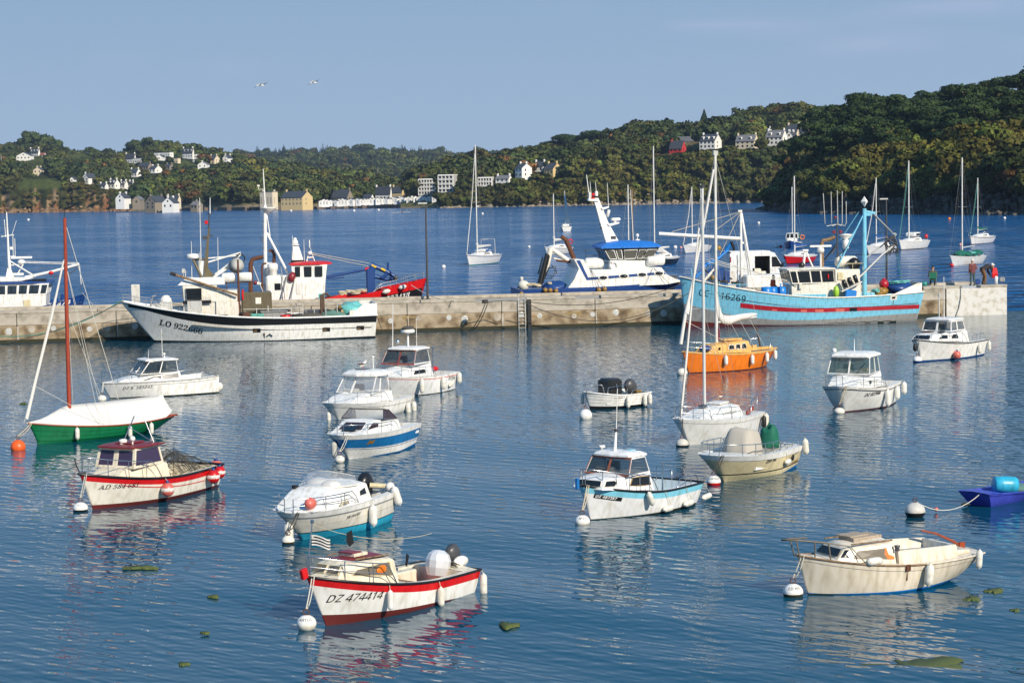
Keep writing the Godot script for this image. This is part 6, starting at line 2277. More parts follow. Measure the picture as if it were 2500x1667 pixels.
func white_dinghy() -> void:
	var a := moor("motor_dinghy","small white clinker dinghy with black-covered console and tilted dark outboard","boat",Vector2(1441,1000),Vector2(1584,991),0.75)
	var o: Node3D = a[0]
	var h: Hull = a[1]
	shape(h, {"over": 0.3,"B": 0.9,"ys": 0.58,"ym": 0.56,"yb": 0.76,"pf": 2.4,"qf": 0.75,"st": 0.92})
	for q in [[-0.3,0.12,0.0,0.0,"bottom_paint"],[0.12,0.24,0.018,0.0,"strake"],[0.24,0.36,0.018,0.0,"strake"],[0.36,0.48,0.018,0.0,"strake"]]:
		hull(o, h, [[q[4],M.black if q[0] < 0.0 else M.white, [2, q[0], q[0], q[0] * 1.3],[2, q[1], q[1], q[1] * 1.3], q[2], q[3]]])
	hull(o, h, [["top_strake",M.white, [2,0.48,0.48,0.62],[1,0.0],0.018,0.0]])
	rubbing(o,"rub_rail",h, M.white, 0.03)
	deck(o,"foredeck",h, M.white, 0.75,1.0,0.04)
	well(o, h, M.white, 0.04,0.75,0.1,0.2,M.pale_grey)
	part(o,"console_cover",S().box(V(0.18,0.86,0.0),V(0.75,0.72,0.85), Basis.IDENTITY, 0.1),M.black_cover)
	part(o,"console_grab_rail",S().tube([V(-0.3,0.6,-0.55),V(-0.25,0.95,-0.55),V(0.75,0.9,-0.55),V(0.85,0.6,-0.6)],0.014).tube([V(0.2,0.75,-0.5),V(0.25,1.02,-0.48)],0.025),M.steel)
	outboard(o, V(-1.1,0.62,0.0),-0.7,M.dark_grey, 1.15)
	part(o,"fuel_can",S().box(V(-0.9,0.62,-0.5),V(0.25,0.2,0.2)),M.mustard)
	bow_rail(o, h, 0.8,0.35,2,0.05)
	side_rail(o, h, 0.1,0.4,0.18,3,0.04)
	lettering(o, h,"DZ F58421",0.62,0.44,0.075,M.dark_grey,"Droid Sans",0.0,0.0,1.0)
	for q in [[0.05,0.46,"white fender amidships on the white clinker dinghy"],[-0.9,0.46,"white fender aft on the white clinker dinghy"],[-1.2,0.44,"rearmost white fender of the white clinker dinghy"]]:
		fender(o, h, q[0],0.06, q[1], q[2],M.fender, 0.085)
	fender(o, h, 1.3,0.1,0.42,"pale fender hanging from the far bow of the white clinker dinghy",M.fender, 0.08,1.0)
	var b := buoy(1430,1021,0.26,"round bright white mooring buoy in front of the white clinker dinghy",M.white, M.white,"",Vector3.ZERO, 1.0)
	mooring(o, h, b,"chain from the white clinker dinghy to its buoy",M.dark_rope, false)

func right_pair() -> void:
	var a := moor("cabin_boat","white cabin boat with tall wheelhouse and rounded bow, number DZ 827946","boat",Vector2(2062,1006),Vector2(2198,980),1.1)
	var o: Node3D = a[0]
	var h: Hull = a[1]
	shape(h, {"over": 0.72,"B": 1.22,"ys": 0.86,"ym": 0.84,"yb": 1.10,"pf": 2.8,"qf": 0.6,"wf": 1.6,"st": 0.94,"flare": 0.75})
	hull(o, h, [["bottom_paint",M.red_brown, [0,-0.3],[0,0.04]],["hull",M.white, [0,0.04],[2,0.45,0.45,0.5],0.0,0.012],["upper_hull",M.white, [2,0.45,0.45,0.5],[1,0.15]],["line",M.dark_grey, [1,0.15],[1,0.115],0.02],["gunwale",M.white, [1,0.115],[1,0.0],0.012]])
	deck(o,"foredeck",h, M.white, 0.42,1.0,0.06,0.02)
	well(o, h, M.white, 0.04,0.42,0.2,0.3,M.pale_grey)
	var t := Trunk.new()
	t.x0b = 2.55; t.x0t = 2.1; t.x1b = -0.15; t.x1t = -0.1
	t.y0f = 0.95; t.y0r = 0.84; t.y1f = 1.3; t.y1r = 1.5
	t.w0 = 0.62; t.w1 = 0.95; t.tumble = 0.9; t.camber = 0.09
	part(o,"cabin",t.made(),M.white)
	wheelhouse(o, {"x0b": 1.6,"x0t": 1.28,"x1b": 0.0,"x1t": 0.1,"y0": 1.46,"y1": 2.12,"wb": 0.88,"wt": 0.80,"m": M.white,"front": [0.0,0.5,1.0],"side": [0.0,0.55,1.0],"post": 0.06,"sill": 0.03,"over": 0.1,"over_front": 0.18,"thick": 0.1,"camber": 0.1,"glass": M.green_glass,"rear": "glass"})
	part(o,"roof_lamp",S().ball(V(1.35,2.38,0.65),V(0.1,0.1,0.1)),M.white)
	aerial(o, V(0.7,2.28,0.0),V(0.7,2.8,0.0),0.025)
	part(o,"wiper",S().tube([V(1.62,1.5,-0.35),V(1.46,1.9,-0.65)],0.012),M.black)
	part(o,"yellow_bag",S().ball(V(1.25,1.62,-0.6),V(0.1,0.1,0.14)),M.beige)
	part(o,"deck_box",S().box(t.pt(0.45,0.45,-1.0,0.03),V(0.16,0.14,0.06)),M.dark_glass)
	bow_rail(o, h, 0.42,0.42,4,0.12, true,"bow_rail",false)
	lettering(o, h,"DZ 827946",1.95,0.60,0.13,M.black,"Droid Sans",0.015,0.25,1.2,700)
	for q in [[0.5,0.12,0.66,"largest white fender, amidships on the boat DZ 827946"],[-0.95,0.1,0.52,"middle white fender on the boat DZ 827946"],[-2.3,0.05,0.5,"white fender at the stern of the boat DZ 827946"]]:
		fender(o, h, q[0], q[1], q[2], q[3],M.white, 0.115)
	var b := buoy(2050,1010,0.22,"yellowish white mooring buoy at the bow of DZ 827946",M.ivory, M.fender,"",Vector3.ZERO, 0.7)
	mooring(o, h, b,"yellowish mooring rope at the bow of DZ 827946",M.rope)

	a = moor("cabin_boat","white fishing launch with dark blue flared bow below the pier's white end","boat",Vector2(2251,883),Vector2(2411,866),1.0)
	o = a[0]
	h = a[1]
	shape(h, {"over": 0.55,"B": 1.18,"ys": 0.84,"ym": 0.84,"yb": 1.18,"pf": 2.4,"qf": 0.7,"st": 0.9,"flare": 1.0})
	hull(o, h, [["bottom_paint",M.navy, [0,-0.3],[0,0.07]],["hull",M.white, [0,0.07],[1,0.08]],["dark_line",M.dark_grey, [1,0.08],[1,0.02],0.015],["gunwale",M.white, [1,0.02],[1,0.0]]])
	deck(o,"foredeck",h, M.white, 0.4,1.0,0.03)
	well(o, h, M.white, 0.04,0.4,0.2,0.3,M.pale_grey)
	t = Trunk.new()
	t.x0b = 2.75; t.x0t = 2.35; t.x1b = -0.75; t.x1t = -0.7
	t.y0f = 1.08; t.y0r = 0.84; t.y1f = 1.36; t.y1r = 1.42
	t.w0 = 0.55; t.w1 = 0.92; t.tumble = 0.9
	part(o,"cabin",t.made(),M.white)
	front_pane(o, t, [[-0.85,0.25],[0.85,0.25],[0.8,0.85],[-0.8,0.85]],M.dark_glass)
	for k in [-1.0,1.0]:
		side_pane(o, t, k, [[0.18,0.3],[0.42,0.3],[0.40,0.75],[0.24,0.75]],M.dark_glass)
		side_pane(o, t, k, [[0.52,0.3],[0.72,0.3],[0.68,0.75],[0.56,0.75]],M.dark_glass)
	wheelhouse(o, {"x0b": 1.05,"x0t": 0.86,"x1b": -0.55,"x1t": -0.35,"y0": 1.44,"y1": 2.0,"wb": 0.84,"wt": 0.76,"m": M.white,"front": [0.0,0.5,1.0],"side": [0.0,0.45,1.0],"post": 0.11,"sill": 0.06,"head": 0.08,"over": 0.06,"glass": M.glass})
	aerial(o, V(0.2,2.1,0.0),V(0.2,4.2,0.0),0.028)
	part(o,"lamp_post",S().tube([V(0.25,2.1,0.25),V(0.25,3.2,0.25)],0.035).box(V(0.25,3.25,0.25),V(0.1,0.12,0.1)),M.pale_grey)
	part(o,"deck_hatch",S().box(V(1.7,1.46,0.15),V(0.5,0.05,0.5)),M.brown)
	part(o,"vent",S().box(V(1.45,1.46,-0.5),V(0.35,0.1,0.25)),M.black)
	bow_rail(o, h, 0.42,0.5,5,0.08)
	side_rail(o, h, 0.05,0.34,0.34,4,0.1)
	ball_fender(o, h, 0.9,0.25,0.2,"small pinkish red ball fender amidships on the fishing launch",M.salmon)
	fender(o, h, -1.35,0.2,0.46,"white fender aft on the fishing launch with the dark bow",M.fender, 0.1)
	fender(o, h, -2.6,0.12,0.5,"white fender at the stern of the fishing launch with the dark bow",M.fender, 0.09)
	fender(o, h, 3.1,0.25,0.36,"black fender hanging from the far bow of the fishing launch",M.black_rubber, 0.1,1.0)
	b = buoy(2241,884,0.24,"white mooring buoy with navy base at the bow of the fishing launch",M.white, M.navy)
	mooring(o, h, b,"mooring chain of the fishing launch",M.pale_rope, false)

func day_boat() -> void:
	var a := moor("day_sailer","weathered cream day boat with low cabin, high cockpit sides and red-brown tiller","sailing boat",Vector2(1974,1454),Vector2(2352,1424),0.7)
	var o: Node3D = a[0]
	var h: Hull = a[1]
	shape(h, {"over": 0.3,"rake": -0.75,"B": 1.0,"b": 0.82,"tm": 0.48,"st": 0.55,"sw": 0.30,"ys": 0.60,"ym": 0.60,"yb": 0.93,"pf": 2.2,"qf": 0.85,"tl": 0.35,"flare": 0.5})
	hull(o, h, [["weed_line",M.weed, [0,-0.35],[2,-0.05,0.02,0.07]],["boot_top",M.bright_blue, [2,-0.05,0.02,0.07],[2,0.10,0.06,0.05]],["hull",M.dirty_ivory, [2,0.10,0.06,0.05],[1,0.0]]],40)
	for q in [[0.11]]:
		stripe(o,"thin_line",h, M.grey, 2.2,-2.3, func(x: float) -> float: return h.rim(x) - 0.125, func(x: float) -> float: return h.rim(x) - 0.115,-1.0)
	rubbing(o,"rub_rail",h, M.bare_wood, 0.022,0.0,0.42,1.0)
	rubbing(o,"stern_rail",h, M.dirty_ivory, 0.022,0.0,0.0,0.42)
	deck(o,"deck",h, M.dirty_ivory, 0.0,1.0,0.01,0.05)
	var t := Trunk.new()
	t.x0b = 1.42; t.x0t = 1.15; t.x1b = 0.0; t.x1t = 0.02
	t.y0f = 0.78; t.y0r = 0.62; t.y1f = 1.06; t.y1r = 1.10
	t.w0 = 0.45; t.w1 = 0.72; t.tumble = 0.86; t.camber = 0.08
	part(o,"cabin",t.made(),M.dirty_ivory)
	front_pane(o, t, [[-0.92,0.3],[0.92,0.3],[0.88,0.82],[-0.88,0.82]],M.dark_glass)
	for k in [-1.0,1.0]:
		side_pane(o, t, k, [[0.02,0.3],[0.16,0.32],[0.13,0.8],[0.02,0.82]],M.dark_glass)
		side_pane(o, t, k, [[0.24,0.24],[0.84,0.24],[0.80,0.76],[0.28,0.70]],M.dusty_glass)
		side_pane(o, t, k, [[0.80,0.45],[0.85,0.24],[0.97,0.24],[0.97,0.36],[0.88,0.36],[0.84,0.78],[0.78,0.78]],M.orange)
	var top := func(x: float, z: float) -> Vector3: return V(x, 1.12 + 0.02 - z * z * 0.1, z)
	part(o,"roof_board",S().box(top.call(0.45,0.0) + V(0,0.03,0),V(0.85,0.1,0.5), Basis(Vector3.UP, 0.12)),M.old_board)
	part(o,"roof_board",S().box(top.call(0.62,0.05) + V(0,0.095,0),V(0.6,0.03,0.42), Basis(Vector3.UP, 0.2)),M.old_board)
	for k in [-1.0,1.0]:
		part(o,"hand_rail",S().box(V(0.5,1.13, k * 0.50),V(1.1,0.03,0.04)),M.bare_wood)
	# the high cockpit sides
	for k in [-1.0,1.0]:
		var rings := []
		for i in 7:
			var x := lerpf(-0.02,-1.75, i / 6.0)
			var z: float = lerpf(0.74,0.60, pow(i / 6.0,2.0)) * k
			var y := lerpf(0.93,0.88, i / 6.0)
			rings.append([V(x, 0.58, z + 0.07 * k),V(x, y - 0.03, z + 0.02 * k),V(x, y, z),V(x, y, z - 0.09 * k),V(x, 0.42, z - 0.12 * k)])
		part(o,"cockpit_side",S().soft().loft(rings, false, true, true),M.dirty_ivory)
	part(o,"cockpit_end",S().box(V(-1.72,0.73,0),V(0.08,0.3,1.16)),M.ivory)
	part(o,"cockpit_floor",S().box(V(-0.9,0.66,0),V(1.6,0.02,1.15)),M.pale_grey)
	part(o,"afterdeck",S().box(V(-2.0,0.66,0),V(0.55,0.1,0.95), Basis.IDENTITY, 0.03),M.dirty_ivory)
	part(o,"oar",S().tube([V(-0.2,0.80,-0.45),V(-1.1,0.76,-0.5)],0.03),M.grey)
	part(o,"winch",S().lathe([[0.06,0.0],[0.05,0.05],[0.07,0.11],[0.0,0.12]],V(-0.02,0.93,-0.72)),M.dark_grey)
	part(o,"tiller",S().tube([V(-2.35,0.72,0.02),V(-2.1,0.86,0.05),V(-1.75,1.03,0.12),V(-1.4,1.12,0.2)],0.036,0.022,8),M.varnish)
	part(o,"rudder_head",S().box(V(-2.4,0.68,0),V(0.16,0.22,0.07)),M.varnish)
	part(o,"bow_platform",S().tube([V(1.6,1.20,-0.42),V(2.2,1.28,-0.14),V(2.55,1.30,0.0),V(2.2,1.28,0.14),V(1.6,1.20,0.42)],0.022).tube([V(2.15,0.9,-0.1),V(2.25,1.28,-0.12)],0.016).tube([V(1.85,0.85,-0.25),V(1.88,1.24,-0.3)],0.016).tube([V(1.55,0.8,-0.42),V(1.6,1.2,-0.42)],0.016).tube([V(1.6,1.2,-0.42),V(1.05,1.08,-0.46),V(0.85,0.70,-0.82)],0.013).tube([V(2.15,0.9,0.1),V(2.25,1.28,0.12)],0.016),M.old_rail)
	part(o,"chain_plate",S().box(h.on(-0.1,0.58,-1,0.02),V(0.12,0.14,0.05)),M.rust)
	part(o,"rust_run",S().box(h.on(-0.1,0.42,-1,0.004),V(0.025,0.25,0.008)),M.rust)
	part(o,"deck_fender",S().lathe([[0.0,-0.2],[0.05,-0.2],[0.09,-0.12],[0.09,0.12],[0.05,0.2],[0.0,0.2]],V(0.7,0.78,-0.86),10, Basis(Vector3.BACK, PI / 2)),M.fender)
	fender(o, h, -0.55,0.2,0.48,"white fender slanting amidships on the weathered cream day boat",M.fender, 0.1,-1.0,V(-0.2,0.9,0))
	fender(o, h, -2.25,0.06,0.42,"white fender at the stern of the weathered cream day boat",M.fender, 0.075,-1.0,V(-0.12,0.9,0))
	var b := buoy(1937,1456,0.225,"white mooring buoy with a scrawled number at the bow of the cream day boat",M.white, M.weed,"ED 89")
	mooring(o, h, b,"weedy mooring ropes at the bow of the cream day boat",M.pale_rope)

func blue_punt() -> void:
	var a := moor("punt","small indigo blue plastic punt loaded with an aqua drum at the right edge","boat",Vector2(2394,1232),Vector2(2640,1204),0.55)
	var o: Node3D = a[0]
	var h: Hull = a[1]
	shape(h, {"over": 0.28,"rake": -0.1,"B": 0.72,"b": 0.5,"nose": 0.78,"ys": 0.35,"ym": 0.31,"yb": 0.37,"st": 0.95,"sw": 0.95,"tm": 0.4,"pf": 3.0})
	hull(o, h, [["hull",M.indigo, [0,-0.2],[1,0.05]],["rim",M.indigo, [1,0.05],[1,0.0],0.03]])
	well(o, h, M.indigo, 0.05,0.86,0.08,0.1)
	deck(o,"bow_deck",h, M.indigo, 0.86,1.0,0.0,0.02)
	lettering(o, h,"-DZ F48",0.20,0.13,0.13,M.white,"Droid Sans",0.0,0.15,1.0,700)
	var g := o.global_transform
	var drum := thing("plastic_drum","aqua blue plastic drum lying in the bow of the indigo punt","drum",g * V(0.85,0.47,-0.05),0.15)
	part(drum,"barrel",S().lathe([[0.0,-0.34],[0.2,-0.34],[0.23,-0.3],[0.245,-0.1],[0.24,0.1],[0.22,0.3],[0.18,0.34],[0.0,0.35]],Vector3.ZERO, 18, Basis(Vector3.BACK, 1.5)),M.aqua)
	solo("net_heap","greenish net heap behind the aqua drum in the indigo punt","net",S().ball(V(0,0,0),V(0.42,0.14,0.35)),M.net, g * V(0.2,0.30,0.0), o.rotation.y)
	solo("black_drum","black drum in the indigo punt at the right edge","drum",S().lathe([[0.0,-0.2],[0.16,-0.2],[0.17,0.15],[0.0,0.2]],Vector3.ZERO, 12),M.black, g * V(-0.85,0.36,0.1), o.rotation.y)
	var b := buoy(2235,1258,0.28,"dark-based grey mooring buoy afloat alone left of the indigo punt",M.dirty_white, M.black)
	var end: Vector3 = g * V(h.bow + 0.2,0.36,-0.2)
	var from := b.position + V(0.05,0.36,0)
	line_between(from, end, 0.34,0.012,M.pale_rope,"tow_rope","long pale rope from the lone grey buoy to the indigo punt")
	var p := sea(2287,1246)
	solo("small_float","tiny salmon float on the rope between the grey buoy and the punt","float",S().ball(V(0,0.03,0),V(0.06,0.06,0.06)),M.salmon, p)
	var k := sea(2358,1234)
	solo("rope_knot","weedy knot on the rope beside the indigo punt","rope",S().ball(V(0,0.03,0),V(0.12,0.05,0.07)),M.weed, k)

func seaweed() -> void:
	var m := mat("algae",lin(0.15,0.19,0.04),0.8,0.0, noise_texture(256,0.06,5, Color(0.55,0.55,0.5), Color(1,1,1),33),0.7)
	var r := RandomNumberGenerator.new()
	r.seed = 12
	for q in [[2235,1636,120,30,"large green mat of seaweed floating near the lower right corner"],[2290,1652,70,13,"lower streak of seaweed joined to the large mat"],[1240,1526,22,7,"small patch of green weed right of the red striped boat"],[2375,1462,18,5,"small weed patch behind the stern of the cream day boat"],[2430,1442,20,5,"weed scraps right of the cream day boat"],[2480,1490,11,3,"tiny weed scrap near the right edge"],[345,1385,38,4,"thin weed streak below the cream boat AD 584 681"],[520,1456,12,3,"brown weed scrap on the open water at the left"],[56,985,8,2,"dark weed scrap left of the green sailing boat"],[448,1621,12,3,"weed scrap near the bottom at the left"],[500,1545,10,2,"weed scrap on the open water left of the middle"]]:
		var c := sea(q[0], q[1],0.02)
		var e := sea(q[0] + q[2], q[1],0.02)
		var f := sea(q[0], q[1] + q[3],0.02)
		var sh := S().soft()
		var n := 34
		var edge := []
		var low := []
		for i in n:
			var a := TAU * i / n
			var k: float = 1.0 + r.randf_range(-0.3,0.3) + 0.22 * sin(a * 3.0 + q[0])
			var p := (e - c) * cos(a) * k + (f - c) * sin(a) * k
			edge.append(V(p.x * 0.94,0.04, p.z * 0.94))
			low.append(V(p.x, 0.0, p.z))
		sh.loft([low, edge], true, false, false)
		sh.soft()
		sh.fan(edge)
		solo("seaweed_mat",q[4],"seaweed",sh, m, V(c.x, 0.0, c.z))

# alongside the pier: the middle of the boat is this far behind its harbour face (negative: in front of it)
func quay_boat(called: String, label: String, x: float, back: float, dir: float, bow: float, stern: float, hb: float) -> Array:
	var u := (PIER_B - PIER_A).normalized()
	var n := V(-u.z, 0, u.x)
	var at := PIER_A + u * ((x - PIER_A.x) / u.x) - n * back
	var o := thing(called, label,"fishing boat",at, atan2(-u.z * dir, u.x * dir),"fishing boats along the pier")
	var h := Hull.new()
	h.bow = bow
	h.stern = stern
	h.b = hb
	h.near = dir
	return [o, h]

func heap(root: Node3D, called: String, c: Vector3, r: Vector3, m: Material, s := 1) -> void:
	var rings := []
	for i in 8:
		var e := lerpf(-0.4, PI / 2, i / 7.0)
		var ring := []
		for j in 14:
			var a := TAU * j / 14.0
			var k := 1.0 + 0.28 * noise.get_noise_3d(cos(a) * 60.0 + s * 91.0, e * 60.0, sin(a) * 60.0) * 2.0
			var ce := pow(maxf(0.02, cos(e)),0.6)
			ring.append(c + V(cos(a) * ce * r.x * k, maxf(-0.1, sin(e)) * r.y * k, sin(a) * ce * r.z * k))
		rings.append(ring)
	part(root, called, S().soft().loft(rings), m)

func coil(sh: Sh, c: Vector3, r: float, turns: int, thick: float, rr: RandomNumberGenerator) -> void:
	var pts := []
	for i in turns * 8 + 1:
		var a := TAU * i / 8.0
		pts.append(c + V(cos(a) * r * rr.randf_range(0.8,1.15), i * 0.006 + rr.randf_range(-0.02,0.02), sin(a) * r * rr.randf_range(0.8,1.15)))
	sh.tube(pts, thick, -1.0,5)

func white_trawler() -> void:
	var a := quay_boat("trawler","long white trawler with black band, number LO 922666, moored in front of the pier",-15.8,-2.95,-1.0,7.15,-6.6,2.1)
	var o: Node3D = a[0]
	var h: Hull = a[1]
	shape(h, {"over": 2.15,"rake": -0.12,"B": 2.4,"ys": 1.46,"ym": 1.44,"yb": 2.68,"tl": 0.28,"sp": 2.1,"pf": 2.3,"qf": 0.8,"wf": 1.6,"st": 0.88,"sw": 0.8,"tm": 0.4,"flare": 0.9,"curve": 0.95})
	hull(o, h, [["bottom_paint",M.black, [0,-0.5],[2,0.10,0.04,0.12]],["hull",M.white, [2,0.10,0.04,0.12],[2,0.99,1.0,2.62]],["black_band",M.black, [2,0.99,1.0,2.62],[1,0.05]],["cap_rail",M.white, [1,0.05],[1,0.0],0.05]],44)
	stripe(o,"bow_flash",h, M.black, 8.75,6.55, func(x: float) -> float: return 2.02 + (x - 7.2) * 0.05 + 0.12 * absf(x - 7.4), func(x: float) -> float: return 2.12 + (x - 6.55) * 0.16,-1.0)
	deck(o,"deck",h, M.khaki, 0.02,0.72,0.75,0.04,0.1)
	deck(o,"foredeck",h, M.white, 0.70,1.0,0.06,0.06)
	rubbing(o,"rubbing_strake",h, M.white, 0.06,0.02,0.0,0.99)
	for q in [[0.81,0.68],[-3.52,0.62],[-5.66,0.66]]:
		var y: float = q[1]
		stripe(o,"freeing_port",h, M.black, q[0] + 0.24, q[0] - 0.24, func(_x: float) -> float: return y - 0.13, func(_x: float) -> float: return y + 0.13,-1.0,0.01)
		stripe(o,"freeing_port_flap",h, M.bare_wood, q[0] + 0.2, q[0] - 0.02, func(_x: float) -> float: return y - 0.08, func(_x: float) -> float: return y + 0.03,-1.0,0.016)
	lettering(o, h,"LO 922666",6.86,1.12,0.34,M.black,"Droid Serif",-0.235,0.28,1.12,700)
	for x in [-1.2,3.4,-4.6]:
		stripe(o,"rust_run",h, M.ivory, x + 0.03, x - 0.03, func(_x: float) -> float: return 0.15, func(_x: float) -> float: return 0.9,-1.0,0.007)
	# raised stern bulwark
	for k in [-1.0,1.0]:
		var lo := []
		var hi := []
		for i in 9:
			var x := lerpf(-4.9,-6.68, i / 8.0)
			var p := h.on(x, h.rim(x), k, 0.0)
			lo.append(p + V(0,-0.02,0))
			hi.append(p + V(-0.02,0.72 * smoothstep(-4.9,-6.0, x),-0.03 * k))
		part(o,"stern_bulwark",S().loft([lo, hi], false, false, false),M.white)
	part(o,"stern_bulwark",S().box(V(-6.7,1.8,0),V(0.08,0.75,4.1)),M.white)
	# wheelhouse forward
	part(o,"deckhouse",S().loft([_ring(5.3,1.85,1.45,1.15,1.6), _ring(5.3,1.9,2.5,1.15,1.6)]),M.ivory)
	part(o,"deckhouse",S().loft([_ring(5.25,3.2,2.5,1.1,1.5), _ring(5.32,3.2,3.55,1.2,1.4)]),M.ivory)
	part(o,"deckhouse_aft",S().box(V(2.6,2.85,0),V(1.4,0.7,2.9), Basis.IDENTITY, 0.05),M.ivory)
	for k in [-1.0,1.0]:
		pane(o, [V(5.1,2.68, k * 1.22),V(4.15,2.68, k * 1.36),V(4.15,3.38, k * 1.35),V(5.12,3.38, k * 1.26)],V(0,0, k * 0.1),M.dark_glass, M.ivory)
		part(o,"window_visor_band",S().box(V(4.45,2.52, k * 1.47),V(1.75,0.2,0.04), Basis(Vector3.UP, 0.10 * k)),M.black)
		for q in [[2.9,0.75],[4.6,0.9]]:
			part(o,"door",S().box(V(q[0],2.15, k * 1.57),V(q[1],0.9,0.05), Basis(Vector3.UP, 0.11 * k)),M.ivory if q[0] < 4.0 else M.pale_grey)
	for z in [-0.6,0.0,0.6]:
		pane(o, [V(5.3,2.75, z - 0.25),V(5.3,2.75, z + 0.25),V(5.32,3.35, z + 0.25),V(5.32,3.35, z - 0.25)],V(0.03,0,0),M.dark_glass, M.ivory)
	var visor := [[1.5,3.58,5.62,2.7],[1.25,4.02,5.1,2.75]]
	var rings := []
	for q in visor:
		rings.append([V(q[2], q[1],-q[0] * 0.8),V(q[2], q[1], q[0] * 0.8),V(q[3], q[1], q[0]),V(q[3], q[1],-q[0])])
	part(o,"visor_roof",S().loft(rings),M.white)
	# foredeck gear
	bow_rail(o, h, 0.72,0.42,6,0.12, true,"pulpit",true, M.pale_steel)
	part(o,"windlass",S().lathe([[0.0,-0.3],[0.34,-0.3],[0.34,-0.2],[0.2,-0.16],[0.2,0.16],[0.34,0.2],[0.34,0.3],[0.0,0.3]],V(6.4,2.6,-0.2),14, Basis(Vector3.RIGHT, PI / 2)),M.white)
	part(o,"windlass_frame",S().box(V(6.4,2.32,-0.2),V(0.8,0.5,1.0)),M.pale_grey)
	part(o,"anchor",S().tube([V(7.4,2.2,-0.5),V(7.2,2.9,-0.55),V(7.0,2.95,-0.5)],0.05).tube([V(7.2,2.9,-0.8),V(7.2,2.92,-0.2)],0.05),M.grey)
	part(o,"fairlead_box",S().box(V(7.0,2.32,-0.95),V(0.6,0.3,0.3)),M.pale_grey)
	# brown mast with radar
	part(o,"mast",S().loft([_ring(4.0,3.2,3.9,0.16,0.16), _ring(3.98,3.72,4.6,0.12,0.12), _ring(3.78,3.62,6.2,0.08,0.08), _ring(3.62,3.5,7.1,0.05,0.05)]),M.khaki)
	part(o,"mast_strut",S().tube([V(4.1,3.95,-0.6),V(4.6,5.1,-0.5)],0.11,0.09).tube([V(4.1,3.95,0.6),V(4.6,5.1,0.5)],0.11,0.09).tube([V(4.65,5.1,0.55),V(4.65,5.1,-0.55)],0.06).tube([V(4.65,5.1,0),V(3.85,5.15,0)],0.07),M.khaki)
	part(o,"radar",S().lathe([[0.0,0.0],[0.36,0.02],[0.4,0.12],[0.36,0.3],[0.0,0.34]],V(4.65,5.18,-0.1),16),M.white)
	part(o,"mast_lamp",S().box(V(3.75,7.45,0),V(0.2,0.24,0.2)),M.red)
	part(o,"mast_fittings",S().box(V(3.85,6.5,-0.1),V(0.3,0.2,0.12)).box(V(3.5,6.6,0.1),V(0.3,0.08,0.1)).tube([V(3.62,7.0,0),V(3.55,7.9,0)],0.05).box(V(3.5,8.0,0),V(0.35,0.08,0.3)),M.dark_grey)
	for q in [[4.75,3.9,6.3,0.02],[4.15,5.1,9.0,0.025],[3.5,8.0,9.0,0.03],[3.1,4.2,6.5,0.02],[5.15,4.0,4.5,0.02],[4.25,4.0,5.6,0.02]]:
		aerial(o, V(q[0], q[1],-0.3),V(q[0] - 0.04, q[2],-0.3), q[3] * 1.3)
	part(o,"white_horn",S().tube([V(4.2,4.0,-0.2),V(4.15,5.05,-0.2)],0.12,0.2,8),M.white)
	part(o,"searchlight",S().box(V(5.25,4.45,-0.5),V(0.22,0.28,0.18)).tube([V(5.25,4.0,-0.5),V(5.25,4.35,-0.5)],0.025),M.pale_grey)
	# white net crane
	part(o,"net_crane",S().tube([V(3.5,3.95,0.3),V(2.4,4.75,0.1),V(1.65,5.4,0)],0.13,0.09,8).tube([V(3.7,4.95,0),V(1.65,5.5,0)],0.06).tube([V(3.7,5.2,0),V(1.9,5.3,0)],0.05).tube([V(3.4,4.0,-0.3),V(2.2,4.7,-0.2)],0.07),M.white)
	part(o,"net_hauler",S().lathe([[0.0,-0.2],[0.48,-0.2],[0.36,-0.05],[0.36,0.05],[0.48,0.2],[0.0,0.2]],V(1.95,4.7,-0.4),16, Basis(Vector3.RIGHT, PI / 2)),M.pale_grey)
	part(o,"hauler_ropes",S().tube([V(1.6,5.4,-0.2),V(1.4,5.2,-0.3),V(1.5,4.8,-0.5),V(2.2,5.1,-0.4),V(1.7,5.45,-0.3)],0.05).tube([V(2.3,4.9,-0.55),V(2.4,4.5,-0.6),V(1.9,4.3,-0.6)],0.04),M.black_rubber)
	for q in [2.45,1.45]:
		part(o,"life_raft",S().lathe([[0.0,-0.44],[0.24,-0.44],[0.3,-0.36],[0.3,-0.06],[0.32,0.0],[0.3,0.06],[0.3,0.36],[0.24,0.44],[0.0,0.44]],V(q, 3.98,-0.9),14, Basis(Vector3.BACK, PI / 2)),M.white)
	part(o,"raft_stand",S().tube([V(2.6,2.9,-0.9),V(2.6,3.7,-0.9)],0.03).tube([V(1.2,3.1,-0.9),V(1.2,3.7,-0.9)],0.03).tube([V(2.8,3.66,-0.9),V(1.0,3.66,-0.9)],0.03),M.rust)
	part(o,"derrick_post",S().tube([V(1.85,1.3,-1.5),V(1.85,5.1,-1.45)],0.075,0.06,8),M.rust)
	part(o,"lifebuoy",S().tube([V(1.6,3.25,-1.55),V(1.62,2.85,-1.58),V(1.6,2.6,-1.55)],0.07),M.red)
	part(o,"exhaust",S().tube([V(1.1,2.9,-0.4),V(1.05,4.8,-0.4),V(0.92,5.08,-0.4),V(0.6,5.15,-0.4),V(0.25,5.22,-0.4)],0.15,0.13,10).tube([V(0.35,2.9,0.2),V(0.35,4.6,0.2),V(0.25,4.75,0.2),V(0.05,4.78,0.2)],0.07),M.rust)
	part(o,"stay_tube",S().tube([V(0.9,4.6,-0.2),V(0.3,2.9,-0.6)],0.03),M.pale_grey)
	part(o,"engine_casing",S().box(V(0.75,2.25,-0.2),V(1.9,1.55,2.2), Basis.IDENTITY, 0.08),M.khaki)
